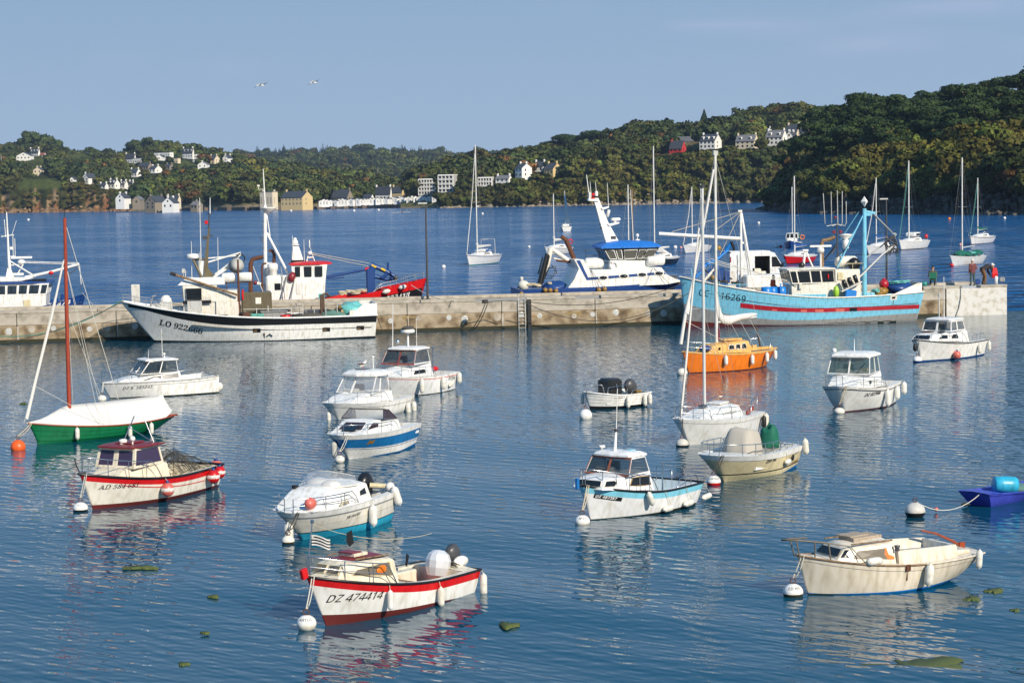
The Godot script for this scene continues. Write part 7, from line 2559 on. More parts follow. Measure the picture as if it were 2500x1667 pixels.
	part(o,"casing_hatch",S().box(V(0.65,2.5,-1.32),V(0.35,0.4,0.03)),M.ivory)
	part(o,"gangway_boom",S().tube([V(5.95,4.32,-1.25),V(3.9,3.6,-1.55),V(1.9,2.9,-1.75)],0.085,0.07,7),M.bare_wood)
	part(o,"boom_tip",S().tube([V(6.05,4.36,-1.24),V(5.7,4.24,-1.28)],0.12),M.black_rubber)
	# working deck: winch, boxes, nets, ropes
	part(o,"winch_post",S().box(V(-3.35,1.9,-1.2),V(0.28,1.75,0.28)).tube([V(-3.3,2.7,-1.2),V(-3.6,2.85,-1.1),V(-3.85,2.6,-1.0)],0.08),M.brown)
	part(o,"steering_wheel",S().tube(_circle(V(-1.9,1.75,-1.5),0.42,16),0.03).tube([V(-2.3,1.75,-1.5),V(-1.5,1.75,-1.5)],0.025).tube([V(-1.9,2.15,-1.5),V(-1.9,1.35,-1.5)],0.025),M.grey)
	part(o,"hopper",S().box(V(-0.3,1.52,-1.3),V(1.6,0.5,1.0), Basis.IDENTITY, 0.05).box(V(-0.3,1.82,-1.3),V(1.7,0.07,1.1)),M.grey)
	part(o,"sorting_table",S().box(V(-0.4,1.85,-1.0),V(1.8,0.06,1.2)).box(V(-3.0,1.55,-0.6),V(1.6,0.5,1.2)),M.dark_grey)
	for q in [[1.45,"rust",0.6],[0.95,"green_box",0.4],[0.55,"green_box",0.4],[-5.2,"ivory",0.5],[-1.15,"dark_grey",0.3]]:
		part(o,"fish_box",S().box(V(q[0],1.52,-1.75),V(0.42, q[2],0.5)),M[q[1]])
	part(o,"red_tub",S().lathe([[0.0,0.0],[0.3,0.0],[0.36,0.25],[0.3,0.25],[0.0,0.2]],V(-1.05,1.35,-1.75),14),M.red)
	var rr := RandomNumberGenerator.new()
	rr.seed = 4
	var lines := S()
	for i in 14:
		coil(lines, V(rr.randf_range(-4.6,1.6),1.42 + rr.randf() * 0.4, rr.randf_range(-1.8,-0.6)), rr.randf_range(0.12,0.32),3,0.022, rr)
	part(o,"rope_coils",lines, M.dark_rope)
	var posts := S()
	for i in 9:
		var x := 1.5 - i * 0.72
		posts.tube([V(x, 1.2,-1.6),V(x, 1.9 + 0.15 * (i % 3),-1.6)],0.03)
	posts.tube([V(1.6,2.0,-1.6),V(-2.0,1.95,-1.6)],0.025)
	part(o,"deck_posts",posts, M.pale_grey)
	heap(o,"turquoise_net",V(-5.3,1.45,-0.3),V(1.1,0.62,1.2),M.turquoise, 1)
	heap(o,"yellow_net",V(-4.6,1.62,-0.9),V(0.5,0.4,0.4),M.mustard, 2)
	heap(o,"green_net",V(-4.1,1.4,-1.3),V(0.8,0.35,0.5),M.net, 3)
	heap(o,"grey_net",V(-2.5,1.4,-1.4),V(0.9,0.3,0.5),M.dark_rope, 4)
	part(o,"hull_ladder",S().tube([h.on(0.35,0.5,-1,0.05), h.on(0.35,-0.2,-1,0.05)],0.04).tube([h.on(-0.15,0.3,-1,0.05), h.on(0.0,0.45,-1,0.08), h.on(0.2,0.3,-1,0.05)],0.035),M.black_rubber)
	line_between(o.to_global(h.pt(0.985,2.7,-1)), sea(0,815,0.8) + V(-1.2,0,0),0.9,0.03,M.green_rope,"mooring_hawser","long greenish hawser from the white trawler's bow along the pier wall")
	line_between(o.to_global(h.pt(0.98,2.66,-1)), sea(15,835,0.4),0.35,0.025,M.dark_rope,"mooring_hawser","dark hawser slanting down the pier wall from the white trawler's bow")
	line_between(o.to_global(V(-6.7,1.6,-1.9)), sea(950,815,0.15) + V(0,0,0.1),0.5,0.02,M.dark_rope,"mooring_hawser","dark stern line from the white trawler to the foot of the pier")

func _ring(xf: float, xr: float, y: float, wf: float, wr: float) -> Array:
	return [V(xf, y, -wf),V(xf, y, wf),V(xr, y, wr),V(xr, y, -wr)]

func _circle(c: Vector3, r: float, n: int) -> Array:
	var out := []
	for i in n + 1:
		out.append(c + V(cos(TAU * i / n), sin(TAU * i / n),0) * r)
	return out

func blue_fisher() -> void:
	var a := quay_boat("trawler","light blue wooden fishing boat with red stripe, number CC 116269, moored at the pier",18.8,-2.85,-1.0,7.9,-7.25,2.0)
	var o: Node3D = a[0]
	var h: Hull = a[1]
	shape(h, {"over": 0.35,"rake": -0.35,"B": 2.35,"ys": 1.98,"ym": 1.78,"yb": 3.30,"tl": 0.38,"sp": 1.7,"pf": 2.4,"qf": 0.8,"wf": 1.8,"st": 0.84,"sw": 0.7,"tm": 0.42,"flare": 0.7})
	hull(o, h, [["bottom_paint",M.red_brown, [0,-0.5],[2,-0.05,0.03,0.42]],["grey_hull",M.grey, [2,-0.05,0.03,0.42],[2,0.56,0.34,1.56]],["blue_hull",M.light_blue, [2,0.56,0.34,1.56],[1,0.05]],["cap_rail",M.ivory, [1,0.05],[1,0.0],0.04]],44)
	stripe(o,"weed_line",h, M.weed, -1.2,-5.8, func(_x: float) -> float: return -0.1, func(x: float) -> float: return 0.12 + 0.03 * sin(x * 7.0),-1.0,0.012)
	var low := func(x: float) -> float: return 0.83 + 0.40 * pow(clampf((x + 1.0) / 5.6,0.0,1.0),2.0) + 0.03 * clampf((-x - 1.0) / 6.0,0.0,1.0)
	var high := func(x: float) -> float: return low.call(x) + 0.27 + 0.05 * clampf((x - 1.0) / 4.0,0.0,1.0)
	stripe(o,"red_stripe",h, M.crimson, 4.6,-7.35, low, high, -1.0)
	for q in [[2.6,2.3,0.45],[0.75,0.35,0.75],[-0.2,-0.75,0.8],[-1.55,-2.15,0.85]]:
		stripe(o,"port_flap",h, M.salmon, q[0], q[1], low, func(x: float) -> float: return low.call(x) + 0.27 * q[2] * 0.85,-1.0,0.016)
	stripe(o,"freeing_port",h, M.black, -2.5,-3.0, low, func(x: float) -> float: return low.call(x) + 0.22,-1.0,0.018)
	for y in [0.75,1.25,1.6]:
		stripe(o,"plank_seam",h, M.grey, 7.0,-7.2, func(x: float) -> float: return y + (h.rim(x) - 1.8) * 0.6, func(x: float) -> float: return y + 0.012 + (h.rim(x) - 1.8) * 0.6,-1.0,0.004)
	stripe(o,"hawse_plate",h, M.ivory, -5.25,-5.72, func(x: float) -> float: return h.rim(x) - 0.38, func(x: float) -> float: return h.rim(x) - 0.06,-1.0,0.02)
	stripe(o,"hawse_hole",h, M.black, -5.36,-5.6, func(x: float) -> float: return h.rim(x) - 0.30, func(x: float) -> float: return h.rim(x) - 0.16,-1.0,0.028)
	part(o,"rust_run",S().tube([h.on(-5.48,1.5,-1,0.01), h.on(-5.48,1.2,-1,0.01)],0.015),M.rust)
	lettering(o, h,"CC 116269",7.15,2.04,0.42,M.black,"Droid Sans Mono",-0.165,0.1,0.92)
	deck(o,"deck",h, M.khaki, 0.02,0.97,0.7,0.05,0.08)
	rubbing(o,"cap_edge",h, M.ivory, 0.05,0.02)
	# wheelhouse
	part(o,"wheelhouse_base",S().loft([_ring(1.0,-3.5,1.2,1.05,1.5), _ring(1.05,-3.5,2.72,1.1,1.45)]),M.ivory)
	part(o,"blue_skirt",S().loft([_ring(1.02,-1.2,1.3,1.09,1.33), _ring(1.03,-1.2,1.95,1.12,1.35)]),M.light_blue)
	part(o,"wheelhouse_rear",S().box(V(-2.65,3.1,0),V(1.7,0.85,2.7), Basis.IDENTITY, 0.05),M.ivory)
	wheelhouse(o, {"x0b": 1.05,"x0t": 1.25,"x1b": -1.8,"x1t": -1.75,"y0": 2.66,"y1": 3.55,"wb": 1.28,"wt": 1.24,"m": M.ivory,"front": [0.0,0.25,0.5,0.75,1.0],"side": [0.0,0.16,0.46,0.7,1.0],"post": 0.08,"sill": 0.07,"head": 0.08,"over": 0.1,"glass": M.dark_glass,"side_glass": M.black_pane,"thick": 0.1,"camber": 0.06,"rear": "wall","console": false})
	for k in [-1.0,1.0]:
		part(o,"ventilation_grille",S().box(V(-2.15,3.1, k * 1.38),V(0.36,0.5,0.05)),M.beige)
	part(o,"fire_extinguisher",S().tube([V(-1.35,2.95,-1.31),V(-1.35,3.25,-1.31)],0.05),M.red)
	part(o,"mast_bracket",S().tube([V(0.1,3.6,-0.5),V(-0.1,4.75,-0.3)],0.1,0.07,6).tube([V(-0.6,3.6,-0.5),V(-0.15,4.75,-0.3)],0.06,0.05,6).box(V(-0.1,4.8,-0.3),V(0.4,0.12,0.3)),M.white)
	part(o,"flood_lamp",S().ball(V(0.25,3.85,-0.7),V(0.22,0.2,0.18)),M.black)
	part(o,"exhaust",S().tube([V(-1.35,3.6,0.1),V(-1.35,5.2,0.1),V(-1.45,5.42,0.1),V(-1.8,5.45,0.1),V(-2.25,5.62,0.1)],0.14,0.12,10),M.bare_wood)
	part(o,"radar_scanner",S().box(V(-1.15,5.05,-0.3),V(1.45,0.14,0.16)).lathe([[0.0,-0.4],[0.18,-0.4],[0.26,-0.25],[0.2,-0.08],[0.0,-0.05]],V(-1.15,5.02,-0.3),12).tube([V(-1.15,3.6,-0.3),V(-1.15,4.7,-0.3)],0.06),M.white)
	part(o,"aerial_pole",S().tube([V(-2.39,3.5,0),V(-2.37,6.6,0)],0.06,0.04,8),M.dark_grey)
	var fork := S()
	for q in [[-1.55,-1.45,8.5],[-2.0,-1.98,8.6],[-2.42,-2.40,8.68],[-2.72,-2.74,8.6],[-3.0,-3.0,7.95]]:
		fork.tube([V(-2.38,6.45,0),V(lerpf(-2.38, q[0],0.85),6.35,0),V(q[0],6.55,0),V(q[1], q[2],0)],0.028)
	part(o,"fork_aerial",fork, M.pale_grey)
	part(o,"fork_lamp",S().box(V(-2.15,5.95,0),V(0.2,0.2,0.18)).box(V(-2.6,5.95,0),V(0.2,0.2,0.18)).ball(V(-2.25,6.9,0),V(0.1,0.1,0.1)),M.maroon)
	part(o,"satellite_dome",S().lathe([[0.0,-0.55],[0.2,-0.5],[0.22,0.0],[0.14,0.1],[0.45,0.36],[0.47,0.42],[0.0,0.48]],V(-2.95,5.35,0),14),M.white)
	part(o,"dome_stand",S().tube([V(-2.95,4.8,0),V(-2.4,4.4,0)],0.04).tube([V(-1.5,4.0,0.4),V(-2.39,5.2,0),V(-1.9,4.5,-0.3)],0.05),M.dark_grey)
	# the light blue mast with its diamond and stays
	part(o,"mast",S().tube([V(-4.2,1.2,0),V(-4.22,4.5,0),V(-4.24,7.45,0)],0.17,0.13,12),M.light_blue)
	part(o,"mast_cap",S().box(V(-4.6,7.2,0),V(0.8,0.16,0.14), Basis(Vector3.BACK, 0.2)).box(V(-4.5,7.05,0),V(0.4,0.2,0.12)),M.light_blue)
	part(o,"radar_reflector",S().lathe([[0.0,-0.36],[0.24,0.0],[0.0,0.36]],V(-4.24,7.9,0),4, Basis.IDENTITY, false),M.white)
	part(o,"mast_stays",S().tube([V(-4.2,7.1,0),V(-2.35,3.7,0.5)],0.05).tube([V(-4.2,7.1,0),V(-2.2,3.6,-0.5)],0.045).tube([V(-3.9,7.2,0.2),V(-2.9,5.4,1.0)],0.03),M.light_blue)
	part(o,"topping_lines",S().tube([V(-4.85,7.1,0),V(-6.1,5.85,0)],0.045).tube([V(-4.9,7.0,0.1),V(-6.15,5.8,0.1)],0.04).box(V(-6.25,5.75,0),V(0.25,0.12,0.1)),M.pale_steel)
	part(o,"stern_boom",S().tube([V(-3.5,2.9,-0.9),V(-5.3,4.4,-0.4),V(-6.3,5.0,0)],0.06).tube([V(-4.5,4.2,0.5),V(-6.5,5.7,0.2)],0.05),M.pale_grey)
	var tangle := S()
	var rr := RandomNumberGenerator.new()
	rr.seed = 8
	for i in 12:
		tangle.tube([V(-6.0 + rr.randf_range(-0.4,0.4),5.6,0),V(-6.0 + rr.randf_range(-0.5,0.5),5.1, rr.randf_range(-0.2,0.2)),V(-6.2 + rr.randf_range(-0.4,0.5),4.6 + rr.randf_range(-0.3,0.3),0)],0.05,-1.0,5)
	part(o,"block_and_ropes",tangle, M.dark_grey)
	part(o,"drop_lines",S().tube([V(-6.4,4.7,0),V(-6.7,2.3,-0.3)],0.015).tube([V(-5.9,4.6,0.1),V(-5.2,2.4,0.0)],0.012),M.green_rope)
	part(o,"life_raft",S().lathe([[0.0,-0.75],[0.26,-0.72],[0.36,-0.6],[0.38,0.0],[0.36,0.6],[0.26,0.72],[0.0,0.75]],V(-3.0,3.98,0.1),14, Basis(Vector3.BACK, PI / 2)),M.ivory)
	part(o,"black_basket",S().lathe([[0.0,-0.3],[0.36,-0.3],[0.42,0.0],[0.36,0.3],[0.0,0.3]],V(-3.35,3.85,-0.5),14, Basis(Vector3.RIGHT, PI / 2)),M.black)
	part(o,"roof_rail",S().tube([V(-2.4,3.55,-1.3),V(-2.4,3.9,-1.35),V(-3.7,3.9,-1.35),V(-3.7,3.5,-1.3)],0.025).tube([V(-3.0,3.5,-1.3),V(-3.0,3.9,-1.35)],0.02),M.beige)
	# rack of black floats, blue and lime bins on the side deck
	part(o,"float_rack",S().box(V(-2.75,2.42,-1.75),V(1.5,0.06,0.5), Basis(Vector3.BACK, -0.42)),M.ivory)
	for i in 3:
		part(o,"black_float",S().lathe([[0.0,-0.26],[0.13,-0.26],[0.15,0.0],[0.13,0.26],[0.0,0.26]],V(-2.3 - i * 0.37,2.62 + i * 0.15,-1.8),10, Basis(Vector3.BACK, -0.35)),M.black)
	part(o,"blue_bin",S().box(V(-2.65,1.9,-1.85),V(0.75,0.62,0.45), Basis(Vector3.BACK, 0.12)),M.bright_blue)
	part(o,"lime_sack",S().ball(V(-1.75,2.1,-1.75),V(0.2,0.42,0.2)),M.lime)
	# foredeck: blue barrels, boxes, crane, nets
	for q in [[2.75,0.35],[2.35,0.3],[1.75,0.3]]:
		part(o,"blue_barrel",S().lathe([[0.0,0.0],[q[1],0.0],[q[1] * 1.1,0.35],[q[1],0.75],[0.0,0.78]],V(q[0],1.75,-1.2),14),M.bright_blue)
	part(o,"blue_frame",S().tube([V(1.9,1.8,-1.5),V(1.9,2.7,-1.5),V(1.4,2.7,-1.5),V(1.4,1.8,-1.5)],0.05),M.bright_blue)
	part(o,"fore_crane",S().tube([V(5.4,2.0,0.0),V(6.3,3.2,0),V(6.6,3.9,0.1)],0.14,0.1,7).tube([V(6.0,2.4,-0.3),V(5.2,3.4,-0.3),V(4.7,2.3,-0.3)],0.09).tube([V(6.9,2.8,-0.4),V(6.0,3.7,-0.3)],0.1),M.ivory)
	part(o,"fore_crane_arm",S().tube([V(6.6,3.9,0.1),V(5.6,4.4,0.2),V(4.9,4.9,0.3)],0.13,0.09,7).tube([V(7.1,3.2,0.3),V(6.5,3.7,0.4)],0.1),M.bright_blue)
	part(o,"oilskins",S().box(V(5.75,3.35,-0.6),V(0.55,0.7,0.2), Basis(Vector3.BACK, 0.1)).box(V(5.2,3.2,-0.5),V(0.35,0.8,0.2)),M.navy)
	part(o,"yellow_pulley",S().lathe([[0.0,-0.05],[0.17,-0.05],[0.17,0.05],[0.0,0.05]],V(6.2,3.2,-0.8),12, Basis(Vector3.RIGHT, PI / 2)),M.mustard)
	var lines := S()
	for i in 10:
		coil(lines, V(rr.randf_range(4.4,7.2),2.55 + rr.randf() * 0.6, rr.randf_range(-0.9,0.4)), rr.randf_range(0.15,0.3),3,0.025, rr)
	part(o,"rope_coils",lines, M.dark_rope)
	part(o,"bow_rail_posts",S().tube([V(7.5,3.1,-0.4),V(7.55,3.75,-0.4)],0.03).tube([V(5.9,2.6,-1.2),V(5.0,2.75,-1.35),V(4.1,2.7,-1.5)],0.03).tube([V(5.9,2.5,-1.2),V(5.9,2.95,-1.2)],0.025).tube([V(4.6,2.3,-1.4),V(4.6,2.8,-1.4)],0.025),M.light_blue)
	part(o,"long_stays",S().tube([V(6.2,4.4,-0.2),V(0.6,2.6,-1.2)],0.022).tube([V(6.4,4.2,-0.2),V(0.7,2.55,-1.25)],0.022).tube([V(6.3,4.3,0.3),V(0.65,2.7,-1.1)],0.022).box(V(0.5,2.5,-1.25),V(0.2,0.35,0.12)),M.pale_rope)
	part(o,"stern_shelter",S().loft([[h.on(-5.3,1.8,-1), h.on(-7.4,1.95,-1),V(-7.55,2.55,-1.75),V(-7.3,2.55,-1.8)],[h.on(-5.3,1.8,-1,-0.06), h.on(-7.4,1.95,-1,-0.06),V(-7.55,2.55,-1.69),V(-7.3,2.55,-1.74)]]),M.beige_board)
	part(o,"stern_board",S().box(V(-7.5,2.25,0),V(0.08,0.6,3.5)),M.beige_board)
	heap(o,"turquoise_rope_pile",V(-6.3,1.9,-0.4),V(0.95,0.7,1.1),M.navy, 6)
	var pile := S()
	for i in 14:
		coil(pile, V(-5.9 - rr.randf() * 0.9,2.30 + rr.randf() * 0.25, rr.randf_range(-1.1,0.2)), rr.randf_range(0.2,0.5),3,0.03, rr)
	for i in 5:
		coil(pile, V(-4.55 - rr.randf() * 0.5,1.85 + rr.randf() * 0.2, rr.randf_range(-1.4,-0.8)), rr.randf_range(0.15,0.25),3,0.03, rr)
	part(o,"turquoise_rope",pile, M.turquoise)
	heap(o,"orange_net",V(-4.95,1.85,-1.2),V(0.45,0.38,0.35),M.mustard, 7)
	var rb := thing("ball_buoy","big red ball buoy on the stern of the light blue fishing boat","ball fender",o.to_global(V(-5.25,2.47,-0.9)))
	part(rb,"body",S().ball(Vector3.ZERO, V(0.33,0.33,0.33),18),M.crimson)
	part(rb,"neck",S().lathe([[0.0,0.28],[0.1,0.3],[0.08,0.42],[0.0,0.42]]),M.crimson)
	line_between(sea(1280,735,1.9), o.to_global(V(7.9,2.9,-0.4)),0.75,0.025,M.dark_rope,"mooring_hawser","upper slack hawser along the pier wall to the light blue boat's bow")
	line_between(sea(1280,738,1.85), o.to_global(V(7.8,2.2,-0.5)),1.5,0.025,M.dark_rope,"mooring_hawser","lower slack hawser along the pier wall to the light blue boat's bow")
	for q in [[1184,1146,"left one of the two dark ropes hanging down the pier wall"],[1190,1153,"right one of the two dark ropes hanging down the pier wall"]]:
		var top := sea(q[0],742,1.8) + V(0,0,0.25)
		var foot := sea(q[1],806,0.05) + V(0,0,0.1)
		line_between(top, foot, 0.28,0.03,M.dark_rope,"hanging_rope",q[2])
	var kn := sea(1184,740,1.85)
	var knot := S()
	coil(knot, Vector3.ZERO, 0.2,4,0.03, rr)
	knot.tube([V(0,0.05,0),V(1.2,0.12,-0.4),V(2.3,0.05,-0.2)],0.025)
	solo("rope_knot","knotted rope on the pier edge above the two hanging ropes","rope",knot, M.dark_rope, kn)

func quay_life() -> void:
	red_trawler()
	blue_white_trawler()
	left_trawler()
	hidden_boat()
	van()
	people()
	birds()

func red_trawler() -> void:
	var a := quay_boat("trawler","red trawler with white wheelhouse and navy deck crane behind the pier",-13.0,8.6,1.0,7.4,-6.5,2.2)
	var o: Node3D = a[0]
	var h: Hull = a[1]
	shape(h, {"over": 1.0,"B": 2.4,"ys": 1.7,"ym": 1.65,"yb": 3.15,"tl": 0.3,"sp": 1.7,"pf": 2.2,"qf": 0.8,"st": 0.85})
	hull(o, h, [["hull",M.red, [0,-0.4],[1,0.0]]])
	deck(o,"deck",h, M.khaki, 0.02,0.98,0.6,0.04,0.08)
	stripe(o,"number_panel",h, M.black, 4.2,8.0, func(_x: float) -> float: return 1.1, func(x: float) -> float: return 1.85 + (x - 4.2) * 0.16,1.0)
	lettering(o, h,"LO 922418",4.55,1.5,0.36,M.white,"Droid Sans",0.15,0.3,1.05,700)
	for q in [[5.15,2.15],[6.3,2.45]]:
		fender(o, h, q[0],0.05,0.5,"white fender lying along the red trawler's bow, " + ("the aft one" if q[0] < 6.0 else "the forward one"),M.fender, 0.16,1.0,V(1,0.25,0))
	# deckhouse with vents, bridge above
	part(o,"deckhouse",S().box(V(-1.45,2.4,0.1),V(2.7,2.4,2.8), Basis.IDENTITY, 0.12),M.white)
	part(o,"bridge",S().loft([_ring(1.15,-1.1,1.6,1.35,1.55), _ring(1.28,-1.0,3.3,1.4,1.5), _ring(1.42,-1.02,4.28,1.4,1.42)]),M.white)
	for x in [-0.62,0.08,0.82]:
		var w := 0.22 if x > -0.5 else 0.15
		pane(o, [V(x - w, 3.52,1.49),V(x + w, 3.52,1.49),V(x + w * 1.05,4.14,1.44),V(x - w * 1.05,4.14,1.44)],V(0,0,0.03),M.dark_glass, M.black_rubber, 0.05)
		pane(o, [V(x - w, 3.52,-1.49),V(x + w, 3.52,-1.49),V(x + w, 4.14,-1.44),V(x - w, 4.14,-1.44)],V(0,0,-0.03),M.dark_glass, M.black_rubber, 0.05)
	for z in [-0.9,-0.3,0.3,0.9]:
		pane(o, [V(1.31,3.5, z - 0.22),V(1.31,3.5, z + 0.22),V(1.41,4.15, z + 0.22),V(1.41,4.15, z - 0.22)],V(0.03,0,0),M.dark_glass, M.black_rubber)
	roof(o, 1.72,-1.15,1.5,1.55,4.28,4.28,0.12,M.red, 0.1,0.1)
	part(o,"door",S().box(V(-0.05,2.4,1.52),V(0.62,1.5,0.05), Basis.IDENTITY, 0.02),M.white)
	part(o,"notice",S().box(V(-0.6,2.65,1.53),V(0.3,0.7,0.02)),M.canvas)
	part(o,"window",S().box(V(-2.0,2.85,1.52),V(0.42,0.45,0.04)),M.dark_glass)
	part(o,"vent_trunk",S().lathe([[0.0,0.0],[0.3,0.0],[0.3,0.55],[0.36,0.6],[0.36,0.95],[0.25,1.05],[0.0,1.06]],V(-2.3,3.4,1.0),14),M.white)
	part(o,"casing",S().box(V(-2.45,3.0,-0.6),V(0.9,2.9,1.2), Basis.IDENTITY, 0.08),M.white)
	part(o,"red_cap",S().lathe([[0.0,-0.3],[0.2,-0.25],[0.28,0.1],[0.1,0.4],[0.0,0.4]],V(-1.05,3.45,1.55),10, Basis(Vector3.BACK, -0.4)),M.maroon)
	part(o,"exhaust",S().tube([V(-2.2,4.2,0),V(-2.15,5.0,0),V(-2.25,5.25,0),V(-2.5,5.3,0)],0.11,-1.0,8),M.rust)
	part(o,"deck_pipes",S().tube([V(-1.8,2.0,1.7),V(-1.35,3.6,1.65)],0.05).tube([V(-1.55,2.0,1.75),V(-1.6,3.0,1.75),V(-1.75,4.2,1.4)],0.03).tube([V(-1.15,2.0,1.75),V(-0.85,3.3,1.6)],0.04),M.grey)
	# radar tower and lamps
	part(o,"radar_tower",S().loft([_ring(-0.1,-0.95,4.4,0.3,0.35), _ring(-0.45,-0.9,5.55,0.2,0.22)]),M.white)
	part(o,"tower_base",S().box(V(-0.5,4.5,0),V(1.0,0.2,0.8)),M.black)
	part(o,"dome",S().ball(V(-0.7,5.82,0),V(0.22,0.2,0.22)).lathe([[0.0,0.0],[0.3,0.0],[0.3,0.07],[0.0,0.09]],V(-0.7,5.62,0),14).ball(V(-0.7,6.05,0),V(0.13,0.09,0.13)),M.white)
	part(o,"lamp_frame",S().tube([V(0.05,4.4,0.3),V(0.3,5.5,0),V(0.62,4.4,0.3)],0.05).tube([V(0.05,4.4,-0.3),V(0.3,5.5,0),V(0.62,4.4,-0.3)],0.05).tube([V(0.3,5.4,0),V(0.3,5.95,0)],0.04).tube([V(0.1,4.75,0.2),V(0.55,4.75,0.2)],0.06).ball(V(0.3,5.05,0.1),V(0.16,0.14,0.16)),M.white)
	aerial(o, V(-0.85,4.5,0.3),V(-0.87,6.3,0.3),0.03)
	aerial(o, V(-0.1,4.5,0.4),V(-0.1,6.0,0.4),0.025)
	# tall white mast
	part(o,"mast",S().tube([V(-2.85,1.2,0.3),V(-2.75,6.0,0.2),V(-2.68,8.4,0.2)],0.16,0.11,10).tube([V(-2.66,6.4,0.2),V(-2.62,8.3,0.2)],0.06).tube([V(-2.68,8.3,0.2),V(-2.72,10.0,0.2),V(-2.74,10.9,0.2)],0.07,0.025),M.white)
	part(o,"mast_strut",S().tube([V(-2.6,6.5,0.2),V(-1.2,3.6,0.6)],0.09,-1.0,8).tube([V(-2.6,8.0,0.1),V(-2.4,6.3,0.2)],0.04),M.white)
	part(o,"mast_dish",S().lathe([[0.0,-0.35],[0.12,-0.3],[0.6,0.05],[0.62,0.1],[0.0,0.12]],V(-2.45,8.15,0.2),14),M.white)
	part(o,"wind_instruments",S().tube([V(-2.72,9.5,0.2),V(-3.1,9.5,0.2),V(-3.12,9.75,0.2)],0.025).box(V(-3.1,9.75,0.2),V(0.16,0.12,0.1)),M.white)
	var rungs := S()
	for i in 14:
		rungs.box(V(-2.98 + i * 0.008,2.6 + i * 0.36,0.25),V(0.16,0.05,0.06))
	rungs.tube(_circle(V(-2.95,6.1,0.25),0.12,8),0.03)
	part(o,"mast_steps",rungs, M.dark_grey)
	part(o,"outrigger",S().tube([V(-2.9,2.95,0.6),V(-3.4,3.1,0.7)],0.12),M.white)
	part(o,"outrigger_lamp",S().ball(V(-3.5,3.12,0.7),V(0.14,0.14,0.14)),M.maroon)
	# navy knuckle crane on the foredeck
	part(o,"crane_post",S().box(V(4.45,2.9,0),V(0.6,2.0,0.6), Basis.IDENTITY, 0.08),M.navy)
	part(o,"crane_arm",S().tube([V(4.5,3.4,0),V(4.62,4.05,0)],0.24).tube([V(4.5,4.15,0),V(5.5,3.7,0),V(6.25,3.2,0)],0.19,0.14,8).tube([V(4.7,3.35,0),V(5.6,3.1,0),V(6.3,3.15,0)],0.16,0.12,8).tube([V(5.2,3.2,0.2),V(5.6,3.5,0.2)],0.13),M.navy)
	for q in [[4.7,4.05,0.55],[5.35,3.8,-0.6]]:
		part(o,"crane_label",S().box(V(q[0], q[1],0.2),V(0.34,0.14,0.02), Basis(Vector3.BACK, -0.5)),M.yellow)
	part(o,"crane_pivot",S().lathe([[0.0,-0.2],[0.16,-0.2],[0.16,0.2],[0.0,0.2]],V(6.2,3.2,0),12, Basis(Vector3.RIGHT, PI / 2)),M.dark_grey)
	part(o,"crane_jib",S().tube([V(1.35,3.36,0.2),V(4.3,3.85,0.1)],0.11,0.09,7).tube([V(1.45,3.22,0.25),V(2.6,3.33,0.2)],0.06),M.navy)
	part(o,"crane_red_end",S().tube([V(4.1,3.83,0.1),V(4.35,3.88,0.1)],0.13),M.red)
	part(o,"fore_stays",S().tube([V(0.45,5.05,0),V(4.4,4.25,0)],0.02).tube([V(0.45,4.95,0.1),V(4.3,4.05,0.1)],0.02),M.rope)
	part(o,"crane_stack",S().tube([V(5.7,3.5,-0.4),V(5.72,4.25,-0.4)],0.09),M.navy)
	var tn := S()
	var rr := RandomNumberGenerator.new()
	rr.seed = 3
	for i in 8:
		coil(tn, V(rr.randf_range(2.3,3.9),2.15 + rr.randf() * 0.2, rr.randf_range(0.3,1.5)), rr.randf_range(0.15,0.4),3,0.03, rr)
	part(o,"rope_coils",tn, M.rope)
	for i in 5:
		part(o,"mustard_float",S().ball(V(2.1 + i * 0.28,1.78 + 0.08 * (i % 2),2.3),V(0.16,0.15,0.16)),M.mustard)
	part(o,"teal_box",S().box(V(0.95,2.05,2.0),V(0.4,0.55,0.4)),M.turquoise)
	bow_rail(o, h, 0.74,0.45,5,0.1, true,"bow_rail",true, M.pale_steel)
	line_between(o.to_global(V(7.2,2.7,1.0)), sea(1110,735,1.95),0.25,0.025,M.pale_rope,"mooring_hawser","pale line from the red trawler's bow to the pier beside the lamp post")

